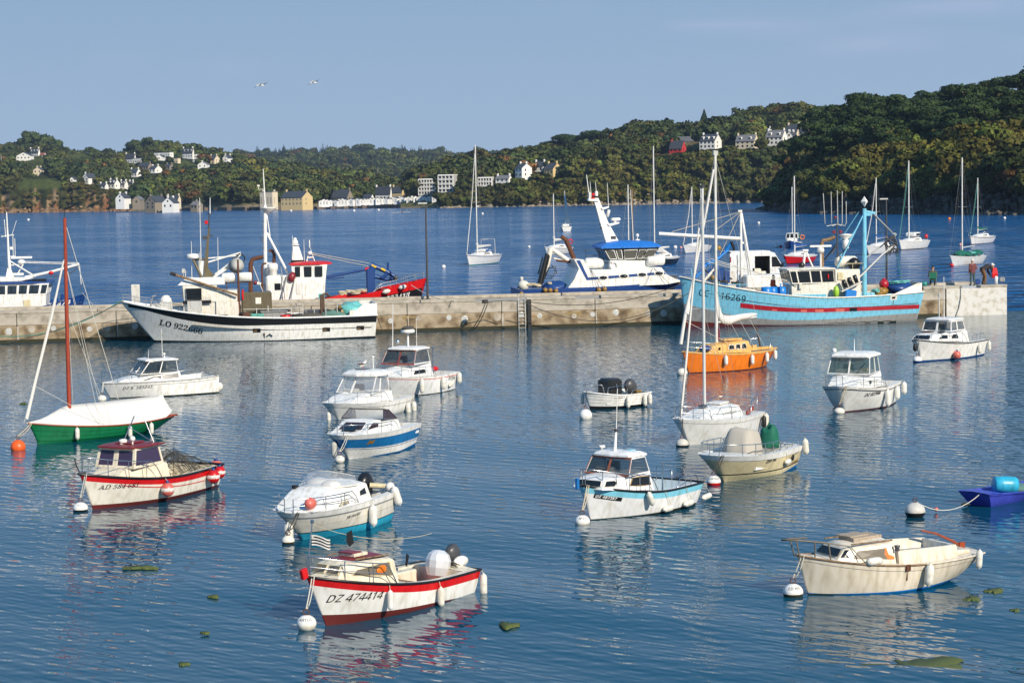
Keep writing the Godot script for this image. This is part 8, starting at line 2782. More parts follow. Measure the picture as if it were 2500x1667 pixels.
func blue_white_trawler() -> void:
	var a := quay_boat("trawler","blue and white stern trawler with raked white mast and blue roof behind the pier",5.8,8.6,1.0,7.2,-4.3,2.3)
	var o: Node3D = a[0]
	var h: Hull = a[1]
	shape(h, {"over": 0.8,"rake": -0.1,"B": 2.45,"ys": 2.25,"ym": 2.30,"yb": 2.62,"tl": 0.3,"pf": 2.6,"qf": 0.75,"st": 0.95})
	hull(o, h, [["hull",M.navy_hull, [0,-0.4],[1,0.0]]])
	deck(o,"deck",h, M.grey, 0.02,0.98,0.15,0.04,0.05)
	# swept white superstructure: its side is one outline
	var outline := [[-1.05,2.2],[5.95,2.35],[7.2,2.55],[6.55,2.75],[6.0,3.05],[5.62,3.55],[0.58,3.46],[0.12,4.22],[-0.52,4.24],[-0.2,3.6],[-0.55,2.85]]
	var sh := S()
	sh.plate(outline, -2.2,2.2)
	part(o,"superstructure",sh, M.white)
	var band := [[0.33,2.78],[5.95,3.07],[5.82,3.24],[0.43,2.97],[-0.12,4.18],[-0.38,4.16]]
	part(o,"blue_line",S().plate(band, 2.2,2.215).plate(band, -2.215,-2.2),M.navy_hull)
	for x in [1.5,2.95,4.25,5.45]:
		var y: float = 2.93 + (x - 1.5) * 0.052
		for k in [-1.0,1.0]:
			var p := part(o,"porthole",S().lathe([[0.0,0.0],[0.30,0.0],[0.28,0.03],[0.0,0.03]],V(x, y, 2.215 * k),18, Basis(Vector3.RIGHT, PI / 2 * k) * Basis.from_scale(V(1,1,0.42))),M.dark_glass)
			part(p,"frame",S().lathe([[0.30,0.0],[0.37,0.0],[0.36,0.02],[0.30,0.02]],V(x, y, 2.215 * k),18, Basis(Vector3.RIGHT, PI / 2 * k) * Basis.from_scale(V(1,1,0.45))),M.white)
	# bridge
	part(o,"bridge_base",S().loft([_ring(4.9,2.1,3.45,1.5,1.7), _ring(4.95,2.1,4.1,1.5,1.7)]),M.white)
	wheelhouse(o, {"x0b": 4.95,"x0t": 5.6,"x1b": 2.1,"x1t": 1.6,"y0": 4.08,"y1": 4.92,"wb": 1.62,"wt": 1.75,"m": M.black,"front": [0.0,0.2,0.4,0.6,0.8,1.0],"side": [0.0,0.2,0.36,0.66,0.8,1.0],"post": 0.10,"sill": 0.06,"head": 0.10,"glass": M.bridge_glass,"roof_m": M.roof_blue,"over": 0.15,"thick": 0.18,"camber": 0.32,"rear": "glass","back": [0.0,0.3,0.7,1.0],"console": false})
	for u in [[0.02,0.19],[0.22,0.34],[0.38,0.63],[0.68,0.78],[0.82,0.98]]:
		for k in [1.0,-1.0]:
			var q := []
			for c in [[u[0],0.12],[u[1],0.12],[u[1],0.84],[u[0],0.84],[u[0],0.12]]:
				q.append(V(lerpf(lerpf(4.95,2.1, c[0]), lerpf(5.6,1.6, c[0]), c[1]), lerpf(4.08,4.92, c[1]), k * (lerpf(1.62,1.75, c[1]) + 0.01)))
			part(o,"window_rim",S().tube(q, 0.035,-1.0,5),M.white)
	# raked mast
	part(o,"mast",S().loft([_ring(3.15,2.15,5.1,0.3,0.35), _ring(2.3,1.72,6.7,0.2,0.22), _ring(1.85,1.42,7.9,0.15,0.16), _ring(1.62,1.22,8.45,0.15,0.15)]),M.white)
	part(o,"mast_head",S().box(V(1.25,8.3,0),V(0.75,0.16,0.5), Basis(Vector3.BACK, -0.1)).box(V(1.0,8.6,0),V(0.12,0.5,0.4)).box(V(1.5,8.75,0),V(0.2,0.35,0.3)),M.white)
	part(o,"mast_lamp",S().box(V(1.25,8.7,0.1),V(0.18,0.2,0.18)).box(V(1.22,8.45,0.1),V(0.25,0.1,0.2)),M.red)
	part(o,"mast_platform",S().plate([[2.35,6.45],[3.05,6.62],[3.05,6.74],[2.2,6.6]],-0.3,0.3).plate([[1.9,7.6],[2.35,7.75],[2.35,7.85],[1.8,7.75]],-0.25,0.25),M.white)
	part(o,"radar_scanner",S().box(V(2.85,6.92,0),V(0.7,0.22,0.3), Basis(Vector3.UP, 0.3),0.06).tube([V(2.8,6.7,0),V(2.8,6.85,0)],0.1),M.white)
	part(o,"hanging_float",S().lathe([[0.0,-0.28],[0.12,-0.24],[0.12,0.24],[0.0,0.28]],V(2.3,7.35,0.1),10, Basis(Vector3.BACK, -0.3)),M.canvas)
	part(o,"mast_lights",S().box(V(1.75,6.6,0.1),V(0.16,0.14,0.14)).box(V(1.8,6.35,0.1),V(0.16,0.14,0.14)).box(V(2.62,5.65,0.3),V(0.35,0.2,0.05)),M.dark_grey)
	aerial(o, V(1.0,8.5,0),V(0.82,10.1,0),0.05)
	aerial(o, V(1.12,8.5,0.1),V(1.05,9.6,0.1),0.03)
	aerial(o, V(1.5,8.8,0),V(1.45,9.6,0),0.03)
	aerial(o, V(2.35,7.85,0),V(2.3,9.5,0),0.03)
	aerial(o, V(4.1,5.2,0),V(3.95,9.0,0),0.035)
	part(o,"roof_drum",S().lathe([[0.0,0.0],[0.18,0.0],[0.2,0.2],[0.0,0.28]],V(4.35,5.25,0.2),12).ball(V(4.35,5.75,0.2),V(0.12,0.14,0.12)).tube([V(4.35,5.4,0.2),V(4.35,5.7,0.2)],0.03),M.white)
	part(o,"exhaust",S().tube([V(-0.1,4.0,0),V(-0.5,5.05,0),V(-0.72,5.55,0),V(-1.05,5.8,0)],0.17,0.15,10),M.rust)
	# stern crane, cream, folded over the deck
	part(o,"crane",S().tube([V(-0.5,4.0,0.2),V(-1.5,4.75,0.2),V(-1.85,5.0,0.2)],0.18,0.14,8).tube([V(-1.85,5.0,0.2),V(-2.05,4.0,0.2),V(-2.3,3.2,0.2)],0.2,0.14,8).tube([V(-1.65,4.3,0.3),V(-0.6,4.0,0.3)],0.05),M.ivory)
	part(o,"crane_piston",S().tube([V(-1.5,4.15,0.35),V(-0.5,4.0,0.35)],0.09),M.rust)
	part(o,"crane_grab",S().tube([V(-2.1,4.6,0.3),V(-2.45,3.4,0.3),V(-2.7,2.45,0.3)],0.15,0.2,7).tube([V(-2.0,4.5,0.45),V(-2.5,2.6,0.45)],0.07).tube([V(-2.4,4.4,0.1),V(-2.75,3.2,0.1)],0.06),M.black_rubber)
	part(o,"crane_hose",S().tube(hang(V(-2.0,3.7,0.4),V(-2.35,2.9,0.4),0.0) + [V(-1.9,2.9,0.4),V(-1.5,3.3,0.4),V(-1.6,3.75,0.4),V(-2.0,3.6,0.4)],0.035).tube([V(-2.2,3.2,0.5),V(-1.8,3.0,0.5),V(-1.6,3.4,0.5),V(-1.85,3.85,0.5)],0.03),M.black_rubber)
	for q in [[1.1,3.92,0.9,0.38,1.1],[5.35,4.0,1.55,0.34,1.05]]:
		var c := V(q[0], q[1], q[2])
		part(o,"life_raft",S().lathe([[0.0,-0.62],[0.25,-0.6],[q[3],-0.5],[q[3],-0.08],[q[3] + 0.02,0.0],[q[3],0.08],[q[3],0.5],[0.25,0.6],[0.0,0.62]], c, 14, Basis(Vector3.BACK, PI / 2) * Basis.from_scale(V(1, q[4],1))),M.white)
	part(o,"raft_rack",S().tube([V(0.55,3.5,0.9),V(0.5,4.85,0.9),V(1.45,4.85,0.9),V(1.5,3.5,0.9)],0.035).tube([V(0.5,4.45,0.9),V(1.45,4.45,0.9)],0.03).tube([V(1.7,3.9,0.9),V(2.1,3.92,0.9)],0.03),M.dark_grey)
	part(o,"lifebuoy",S().tube(_circle(V(2.35,3.75,1.72),0.24,14),0.09),M.white)
	for q in [[-1.9,2.1,0],[-2.3,2.15,1],[-2.65,2.18,2],[1.1,2.1,3],[1.5,2.14,4],[-4.3,1.95,5],[7.0,2.45,6]]:
		ball_fender(o, h, q[0], q[1],0.17,"mustard ball float on the side of the blue and white trawler, " + ["near the ramp","second from the ramp","third from the ramp","amidships, left one","amidships, right one","at the stern","at the bow"][q[2]],M.mustard, 1.0)
	part(o,"stern_nets",S().ball(V(-4.0,2.5,1.4),V(0.4,0.35,0.4)),M.pale_rope)
	part(o,"stern_bollard",S().lathe([[0.0,0.0],[0.14,0.0],[0.12,0.4],[0.16,0.45],[0.0,0.5]],V(-4.1,2.6,1.2),10),M.canvas)
	heap(o,"blue_net",V(-1.6,2.2,0.5),V(0.8,0.5,0.8),M.navy, 11)
	var rr := RandomNumberGenerator.new()
	rr.seed = 15
	var tn := S()
	for i in 9:
		coil(tn, V(rr.randf_range(-3.8,-2.0),2.4 + rr.randf() * 0.15, rr.randf_range(0.4,1.8)), rr.randf_range(0.12,0.3),2,0.03, rr)
	part(o,"rope_coils",tn, M.rope)
	for q in [[0.6,3.5,1.0,2.2],[0.65,3.5,1.5,2.15],[5.0,3.5,4.4,2.3],[5.1,3.5,6.2,2.3]]:
		part(o,"fender_line",S().tube([V(q[0], q[1],2.23),V(q[2], q[3],2.5)],0.015),M.dark_rope)
	part(o,"bow_bulwark",S().box(V(6.7,2.75,0.6),V(0.5,0.3,1.4)),M.dark_grey)

func left_trawler() -> void:
	var a := quay_boat("trawler","blue-hulled trawler with white wheelhouse cut off by the left edge",-33.0,8.6,1.0,4.4,-9.0,2.1)
	var o: Node3D = a[0]
	var h: Hull = a[1]
	shape(h, {"over": 0.8,"B": 2.3,"ys": 1.5,"ym": 1.45,"yb": 2.66,"tl": 0.3,"sp": 2.6,"pf": 2.4,"qf": 0.8,"st": 0.9,"tm": 0.5})
	hull(o, h, [["hull",M.navy_hull, [0,-0.4],[1,0.06]],["cap_rail",M.navy_hull, [1,0.06],[1,0.0],0.06]])
	deck(o,"deck",h, M.grey, 0.02,0.98,0.5,0.04,0.05)
	lettering(o, h,"935474",2.35,1.62,0.40,M.white,"Droid Sans",0.2,0.35,1.0,700)
	part(o,"deckhouse",S().loft([_ring(2.55,-4.0,1.2,1.55,1.7), _ring(2.7,-4.0,2.75,1.6,1.7)]),M.white)
	wheelhouse(o, {"x0b": 2.7,"x0t": 2.9,"x1b": -0.6,"x1t": -0.6,"y0": 2.7,"y1": 3.48,"wb": 1.62,"wt": 1.6,"m": M.white,"front": [0.0,0.25,0.5,0.75,1.0],"side": [0.0,0.15,0.38,0.58,0.80,1.0],"post": 0.14,"sill": 0.1,"head": 0.1,"glass": M.glass,"roof_m": M.navy_hull,"over": 0.14,"thick": 0.13,"camber": 0.04,"rear": "wall","console": false})
	part(o,"rear_house",S().box(V(-2.3,3.1,0),V(3.4,0.9,3.2), Basis.IDENTITY, 0.05),M.white)
	part(o,"dark_window",S().box(V(2.25,3.68,1.2),V(0.9,0.2,0.6)),M.black)
	part(o,"upper_deck",S().plate([[-1.5,3.66],[1.0,3.66],[1.8,3.82],[-0.2,3.95],[-1.5,3.9]],-1.2,1.2),M.white)
	part(o,"door",S().box(V(1.42,2.1,1.63),V(0.45,0.6,0.05)),M.beige)
	part(o,"mast",S().tube([V(0.2,3.6,0),V(0.15,5.4,0),V(0.12,8.3,0)],0.14,0.035,8).loft([_ring(0.5,-0.1,3.8,0.2,0.2), _ring(0.25,0.05,4.5,0.1,0.1)]),M.white)
	part(o,"mast_arms",S().tube([V(-0.3,6.65,0),V(0.55,6.75,0)],0.035).tube([V(0.45,5.3,0),V(0.48,6.7,0)],0.025).tube([V(0.58,5.3,0),V(0.6,6.5,0)],0.025).tube([V(0.15,5.3,0),V(0.6,5.3,0)],0.03).tube([V(0.4,6.7,0),V(0.75,7.7,0)],0.018).tube([V(0.0,6.6,0),V(-0.05,7.8,0)],0.025).box(V(0.35,5.85,0.05),V(0.18,0.2,0.15)),M.white)
	part(o,"radar_scanner",S().box(V(1.0,5.2,0),V(1.4,0.15,0.2)).ball(V(0.98,4.9,0),V(0.26,0.17,0.24)).tube([V(0.2,4.7,0),V(1.1,4.72,0)],0.04).tube([V(0.2,5.0,0),V(1.9,3.9,0.3)],0.05).tube([V(1.1,4.75,0),V(0.7,4.1,0)],0.05).box(V(0.6,4.08,0),V(1.0,0.16,0.3)),M.white)
	part(o,"boom",S().tube([V(1.2,3.85,0.2),V(3.0,4.2,0.2),V(4.85,4.66,0.2)],0.11,0.09,8).tube([V(0.9,4.95,0),V(4.8,4.75,0.2)],0.025).tube([V(1.1,4.85,0),V(4.75,4.66,0.2)],0.025).tube([V(4.85,4.6,0.2),V(4.92,3.3,0.2)],0.03),M.white)
	part(o,"boom_lamp",S().ball(V(2.95,4.12,0.3),V(0.17,0.13,0.13)),M.red)
	part(o,"boom_ropes",S().tube(hang(V(2.9,3.95,0.3),V(4.7,4.4,0.2),0.25),0.03).tube(hang(V(4.9,3.3,0.2),V(4.9,2.7,0.2),0.0),0.02),M.dark_rope)
	for q in [[3.0,2.0],[3.3,2.15],[3.7,2.35]]:
		part(o,"blue_panel",S().box(V(q[0], q[1],1.0),V(0.25,0.7,0.2), Basis.IDENTITY, 0.08),M.navy_hull)
	line_between(o.to_global(V(5.0,2.7,0.3)), sea(235,750,2.0),0.1,0.02,M.pale_rope,"mooring_hawser","taut line from the blue trawler's bow at the left to the pier edge")

func hidden_boat() -> void:
	# only its derrick rises above the van
	var a := quay_boat("derrick_boat","white derrick mast with long horizontal boom rising behind the van",22.5,8.2,1.0,4.2,-8.0,2.0)
	var o: Node3D = a[0]
	var h: Hull = a[1]
	shape(h, {"over": 0.6,"B": 2.1,"ys": 1.5,"ym": 1.4,"yb": 1.7})
	hull(o, h, [["hull",M.white, [0,-0.4],[1,0.0]]])
	deck(o,"deck",h, M.grey, 0.02,0.98,0.3)
	var g := func(px: float, py: float) -> Vector3:
		var d := look(px, py)
		var n := o.global_basis.z
		return o.to_local(V(0, HIGH, 0) + d * ((o.position - V(0, HIGH, 0)).dot(n) / d.dot(n)))
	var top: Vector3 = g.call(1809,517)
	part(o,"derrick_mast",S().tube([V(top.x, 1.0,0), top],0.12,0.09,8).tube([V(top.x + 0.9,1.0,0.5),V(top.x + 0.05, top.y - 0.1,0)],0.09).tube([V(top.x + 0.9,1.0,-0.5),V(top.x + 0.05, top.y - 0.1,0)],0.08).box(V(top.x + 0.15, top.y - 2.2,0),V(0.35,0.14,0.2)).box(top + V(-0.05,0.05,0),V(0.3,0.16,0.2)),M.white)
	part(o,"boom",S().tube([g.call(1809,583), g.call(1609,570)],0.14,0.12,8),M.white)
	part(o,"boom_stays",S().tube([top, g.call(1640,566)],0.02).tube([top, g.call(1750,560)],0.02).tube([top, V(top.x - 3.0,1.4,0)],0.02),M.rope)
	part(o,"wheelhouse",S().box(V(-3.5,2.0,0),V(3.0,1.6,2.4), Basis.IDENTITY, 0.08),M.white)
	# blue folded crane that stands left of the van
	var c := thing("blue_crane","blue folded crane arm with dark hoses left of the white van","crane",sea(1757,690,1.9),0.0)
	var k := -c.position.z / 5000.0
	part(c,"arm",S().tube([V(0,0,0),V(-10 * k, 50 * k, 0),V(12 * k, 72 * k, 0),V(32 * k, 98 * k, 0)],0.17,0.13,8),M.bright_blue)
	part(c,"hoses",S().tube([V(30 * k, 100 * k, 0.1),V(36 * k, 85 * k, 0.1),V(34 * k, 60 * k, 0.1),V(30 * k, 20 * k, 0.1)],0.12,0.08,6),M.black_rubber)
	part(c,"blue_cloth",S().box(V(6 * k, 22 * k, 0.2),V(0.4,0.8,0.15), Basis(Vector3.BACK, 0.1)).box(V(-18 * k, 30 * k, 0.1),V(0.9,0.35,0.3), Basis(Vector3.BACK, 0.5)),M.navy)
	part(c,"yellow_wheel",S().lathe([[0.0,-0.05],[0.22,-0.05],[0.22,0.05],[0.0,0.05]],V(-1 * k, 84 * k, 0),14, Basis(Vector3.RIGHT, PI / 2)),M.mustard)

func van() -> void:
	# faces right, its near side to the camera with the sliding door open
	var u := (PIER_B - PIER_A).normalized()
	var rear := sea(1784,700,1.86)
	var s := -rear.z / 5000.0
	rear -= V(0,0,2.2)
	var o := thing("van","white delivery van on the pier with its sliding side door open","van",V(rear.x, 1.86, rear.z), atan2(-u.z, u.x))
	var W := 1.9
	var body := S()
	# cargo box in pieces round the doorway
	body.plate([[0.0,0.35],[1.72,0.35],[1.72,2.45],[0.12,2.45],[0.0,2.3]], W * 0.5 - 0.05, W * 0.5)
	body.plate([[1.72,2.12],[2.98,2.12],[2.98,2.45],[1.72,2.45]], W * 0.5 - 0.05, W * 0.5)
	body.plate([[1.72,0.35],[2.98,0.35],[2.98,0.52],[1.72,0.52]], W * 0.5 - 0.05, W * 0.5)
	body.plate([[2.98,0.35],[5.0,0.35],[5.05,0.95],[4.5,1.18],[4.0,1.25],[3.35,2.32],[2.98,2.45]], W * 0.5 - 0.05, W * 0.5)
	body.plate([[0.0,0.35],[5.0,0.35],[5.05,0.95],[4.5,1.18],[4.0,1.25],[3.35,2.32],[2.98,2.45],[0.12,2.45],[0.0,2.3]],-W * 0.5,-W * 0.5 + 0.05)
	body.box(V(1.5,2.47,0),V(3.0,0.06, W - 0.04))
	body.box(V(0.03,1.35,0),V(0.06,2.0, W - 0.04))
	body.quad(V(5.05,0.95,-W * 0.49),V(5.05,0.95, W * 0.49),V(4.02,1.25, W * 0.49),V(4.02,1.25,-W * 0.49))
	body.quad(V(5.0,0.35,-W * 0.49),V(5.0,0.35, W * 0.49),V(5.05,0.95, W * 0.49),V(5.05,0.95,-W * 0.49))
	body.quad(V(3.35,2.32,-W * 0.48),V(3.35,2.32, W * 0.48),V(2.98,2.46, W * 0.48),V(2.98,2.46,-W * 0.48))
	body.box(V(2.5,0.42,0),V(4.9,0.1, W - 0.12))
	part(o,"body",body, M.van_white)
	part(o,"windscreen",S().loft([[V(4.02,1.26,-W * 0.46),V(4.02,1.26, W * 0.46),V(3.36,2.31, W * 0.44),V(3.36,2.31,-W * 0.44)],[V(4.04,1.27,-W * 0.46),V(4.04,1.27, W * 0.46),V(3.38,2.32, W * 0.44),V(3.38,2.32,-W * 0.44)]]),M.dark_glass)
	part(o,"side_window",S().plate([[3.12,1.32],[3.9,1.32],[3.45,2.05],[3.12,2.05]], W * 0.5, W * 0.5 + 0.012),M.dark_glass)
	part(o,"sliding_door",S().plate([[0.55,0.42],[1.82,0.42],[1.82,2.28],[0.55,2.28]], W * 0.5 + 0.04, W * 0.5 + 0.09),M.van_white)
	part(o,"door_handle",S().box(V(1.72,1.15, W * 0.5 + 0.1),V(0.12,0.22,0.04)),M.black)
	part(o,"door_rail",S().box(V(0.9,1.42, W * 0.5 + 0.02),V(1.5,0.06,0.03)),M.pale_grey)
	part(o,"rear_lamp",S().box(V(0.03,1.9, W * 0.5 - 0.02),V(0.1,0.4,0.08)),M.maroon)
	part(o,"interior",S().box(V(2.3,1.3,-W * 0.5 + 0.15),V(1.8,1.6,0.05)),M.dark_grey)
	part(o,"partition",S().box(V(3.0,1.3,0),V(0.05,1.9, W - 0.2)),M.dark_grey)
	for q in [[2.15,0.85,0.55,0.7,0.6],[2.65,0.75,0.45,0.5,0.5]]:
		part(o,"crate",S().box(V(q[0], q[1],0.3),V(q[2], q[3], q[4])),M.ivory)
	for x in [0.85,4.1]:
		for z in [-W * 0.5 + 0.12, W * 0.5 - 0.1]:
			var t := part(o,"wheel",S().lathe([[0.0,-0.1],[0.3,-0.1],[0.34,-0.05],[0.34,0.05],[0.3,0.1],[0.0,0.1]],V(x, 0.34, z),18, Basis(Vector3.RIGHT, PI / 2)),M.black_rubber)
			part(t,"rim",S().lathe([[0.0,0.0],[0.2,0.0],[0.18,0.04],[0.0,0.05]],V(x, 0.34, z + 0.09),14, Basis(Vector3.RIGHT, PI / 2)),M.pale_grey)
	part(o,"wing_mirror",S().box(V(3.9,1.45, W * 0.5 + 0.14),V(0.1,0.3,0.18)),M.black)
	part(o,"bumper",S().box(V(5.0,0.5,0),V(0.15,0.32, W)),M.dark_grey)
	part(o,"headlight",S().box(V(4.85,0.98, W * 0.5 - 0.2),V(0.3,0.2,0.35)),M.pale_grey)

func more_materials() -> void:
	for p in [["red_roof",0.34,0.03,0.025],["mast_red",0.34,0.05,0.02],["orange_buoy",0.85,0.12,0.015],["brick",0.30,0.06,0.045],["blue_hull",0.012,0.16,0.42],["mahogany",0.30,0.10,0.06],["dirty_ivory",0.74,0.68,0.59],["pale_spar",0.70,0.69,0.66],["light_blue",0.20,0.56,0.76],["crimson",0.42,0.012,0.025],["navy_hull",0.012,0.055,0.23],["roof_blue",0.02,0.17,0.60],["beige_board",0.55,0.48,0.40],["van_white",0.74,0.75,0.77],["green_box",0.12,0.36,0.30],["black_cover",0.02,0.02,0.02],["old_rail",0.17,0.145,0.11]]:
		mat(p[0], lin(p[1], p[2], p[3]),0.4,0.0,M.worn, 2.0)
		M[p[0]].uv1_scale = V(0.8,0.22,0.8)
	M.red_roof.albedo_texture = noise_texture(256,0.03,5, Color(0.55,0.5,0.5), Color(1,1,1),71)
	M.dirty_ivory.albedo_texture = noise_texture(512,0.012,6, Color(0.80,0.77,0.7), Color(1,1,1),72, Color(0.97,0.96,0.93))
	mat("old_board",lin(0.60,0.52,0.42),0.85,0.0, noise_texture(256,0.05,5, Color(0.6,0.55,0.5), Color(1,1,1),73),0.5)
	mat("pale_steel",lin(0.45,0.45,0.44),0.35,0.6)
	mat("black_pane",lin(0.008,0.009,0.01),0.08)
	mat("tea_glass",lin(0.045,0.02,0.014),0.08)
	mat("dusty_glass",lin(0.15,0.125,0.09),0.3)
	mat("bridge_glass",lin(0.10,0.10,0.085),0.1)
	var g := mat("green_glass",lin(0.06,0.10,0.09,0.55),0.05)
	g.transparency = BaseMaterial3D.TRANSPARENCY_ALPHA

func sloop(label: String, stem: Vector2, corner: Vector2, d: Dictionary) -> Array:
	var a := moor("sailing_boat",label,"sailing boat",stem, corner, d.get("b",0.9),"sailing boats moored in the bay beyond the pier")
	var o: Node3D = a[0]
	var h: Hull = a[1]
	var up: float = d.get("free",0.95)
	shape(h, {"over": d.get("over",0.8),"rake": d.get("rake",-0.3),"B": d.get("B",1.35),"ys": up * 0.95,"ym": up * 0.93,"yb": up * 1.2,"pf": 2.1,"qf": 0.85,"st": 0.72,"sw": 0.6})
	var side: Material = d.get("side",M.white)
	hull(o, h, [["bottom_paint",d.get("bottom",M.aqua),[0,-0.3],[0,0.09]],["hull",side, [0,0.09],[1,0.16]],["stripe",d.get("line",M.navy),[1,0.16],[1,0.09],0.006],["gunwale",M.white, [1,0.09],[1,0.0]]],20)
	deck(o,"deck",h, M.white, 0.02,1.0,0.02,0.06)
	var L := h.bow - h.stern
	var t := Trunk.new()
	t.x0b = h.bow * 0.72; t.x0t = h.bow * 0.55; t.x1b = h.stern * 0.35; t.x1t = h.stern * 0.3
	t.y0f = up * 1.05; t.y0r = up * 0.95; t.y1f = up + 0.28; t.y1r = up + 0.42
	t.w0 = 0.4; t.w1 = h.B * 0.66
	part(o,"cabin",t.made(), d.get("cabin",M.white))
	for k in [-1.0,1.0]:
		side_pane(o, t, k, [[0.45,0.35],[0.85,0.35],[0.84,0.7],[0.5,0.68]],M.dark_glass)
	part(o,"cockpit",S().box(V(h.stern * 0.62, up + 0.02,0),V(L * 0.22,0.1, h.B * 1.1)),M.pale_grey)
	var mx: float = h.bow * d.get("mast_at",0.3)
	var top: float = d.top
	part(o,"mast",S().tube([V(mx, up, 0),V(mx - 0.02, top * 0.5,0),V(mx - 0.08, top, 0)], d.get("thick",0.09), d.get("thick",0.09) * 0.8,8), d.get("spar",M.pale_spar))
	part(o,"boom",S().tube([V(mx, up + 0.95,0),V(h.stern * 0.75, up + 1.05,0)],0.06),M.spar)
	if d.has("cover"):
		part(o,"sail_cover",S().tube([V(mx + 0.05, up + 1.5,0),V(mx - 0.2, up + 1.15,0),V(h.stern * 0.2, up + 1.12,0),V(h.stern * 0.7, up + 1.12,0)],0.17,0.1,8), d.cover)
	rigging(o, h, mx - 0.05, up, top, lerpf(up, top, d.get("spread",0.5)),0.5,V(h.bow + h.over * 0.9, up * 1.2,0),V(h.stern, up, 0))
	if d.get("furl",true):
		part(o,"furled_jib",S().tube([V(h.bow + h.over * 0.85, up * 1.25,0),V(lerpf(h.bow, mx, 0.5), lerpf(up, top, 0.5),0),V(mx + 0.1, top * 0.93,0)],0.055,0.035,6), d.get("furl_m",M.canvas))
	bow_rail(o, h, 0.75,0.5,3,0.08)
	part(o,"stern_rail",S().tube([V(h.stern * 0.7, up, -h.B * 0.8),V(h.stern * 0.75, up + 0.5,-h.B * 0.8),V(h.stern * 0.98, up + 0.5,-h.B * 0.6),V(h.stern * 0.98, up + 0.5, h.B * 0.6),V(h.stern * 0.75, up + 0.5, h.B * 0.8),V(h.stern * 0.7, up, h.B * 0.8)],0.02),M.steel)
	return a

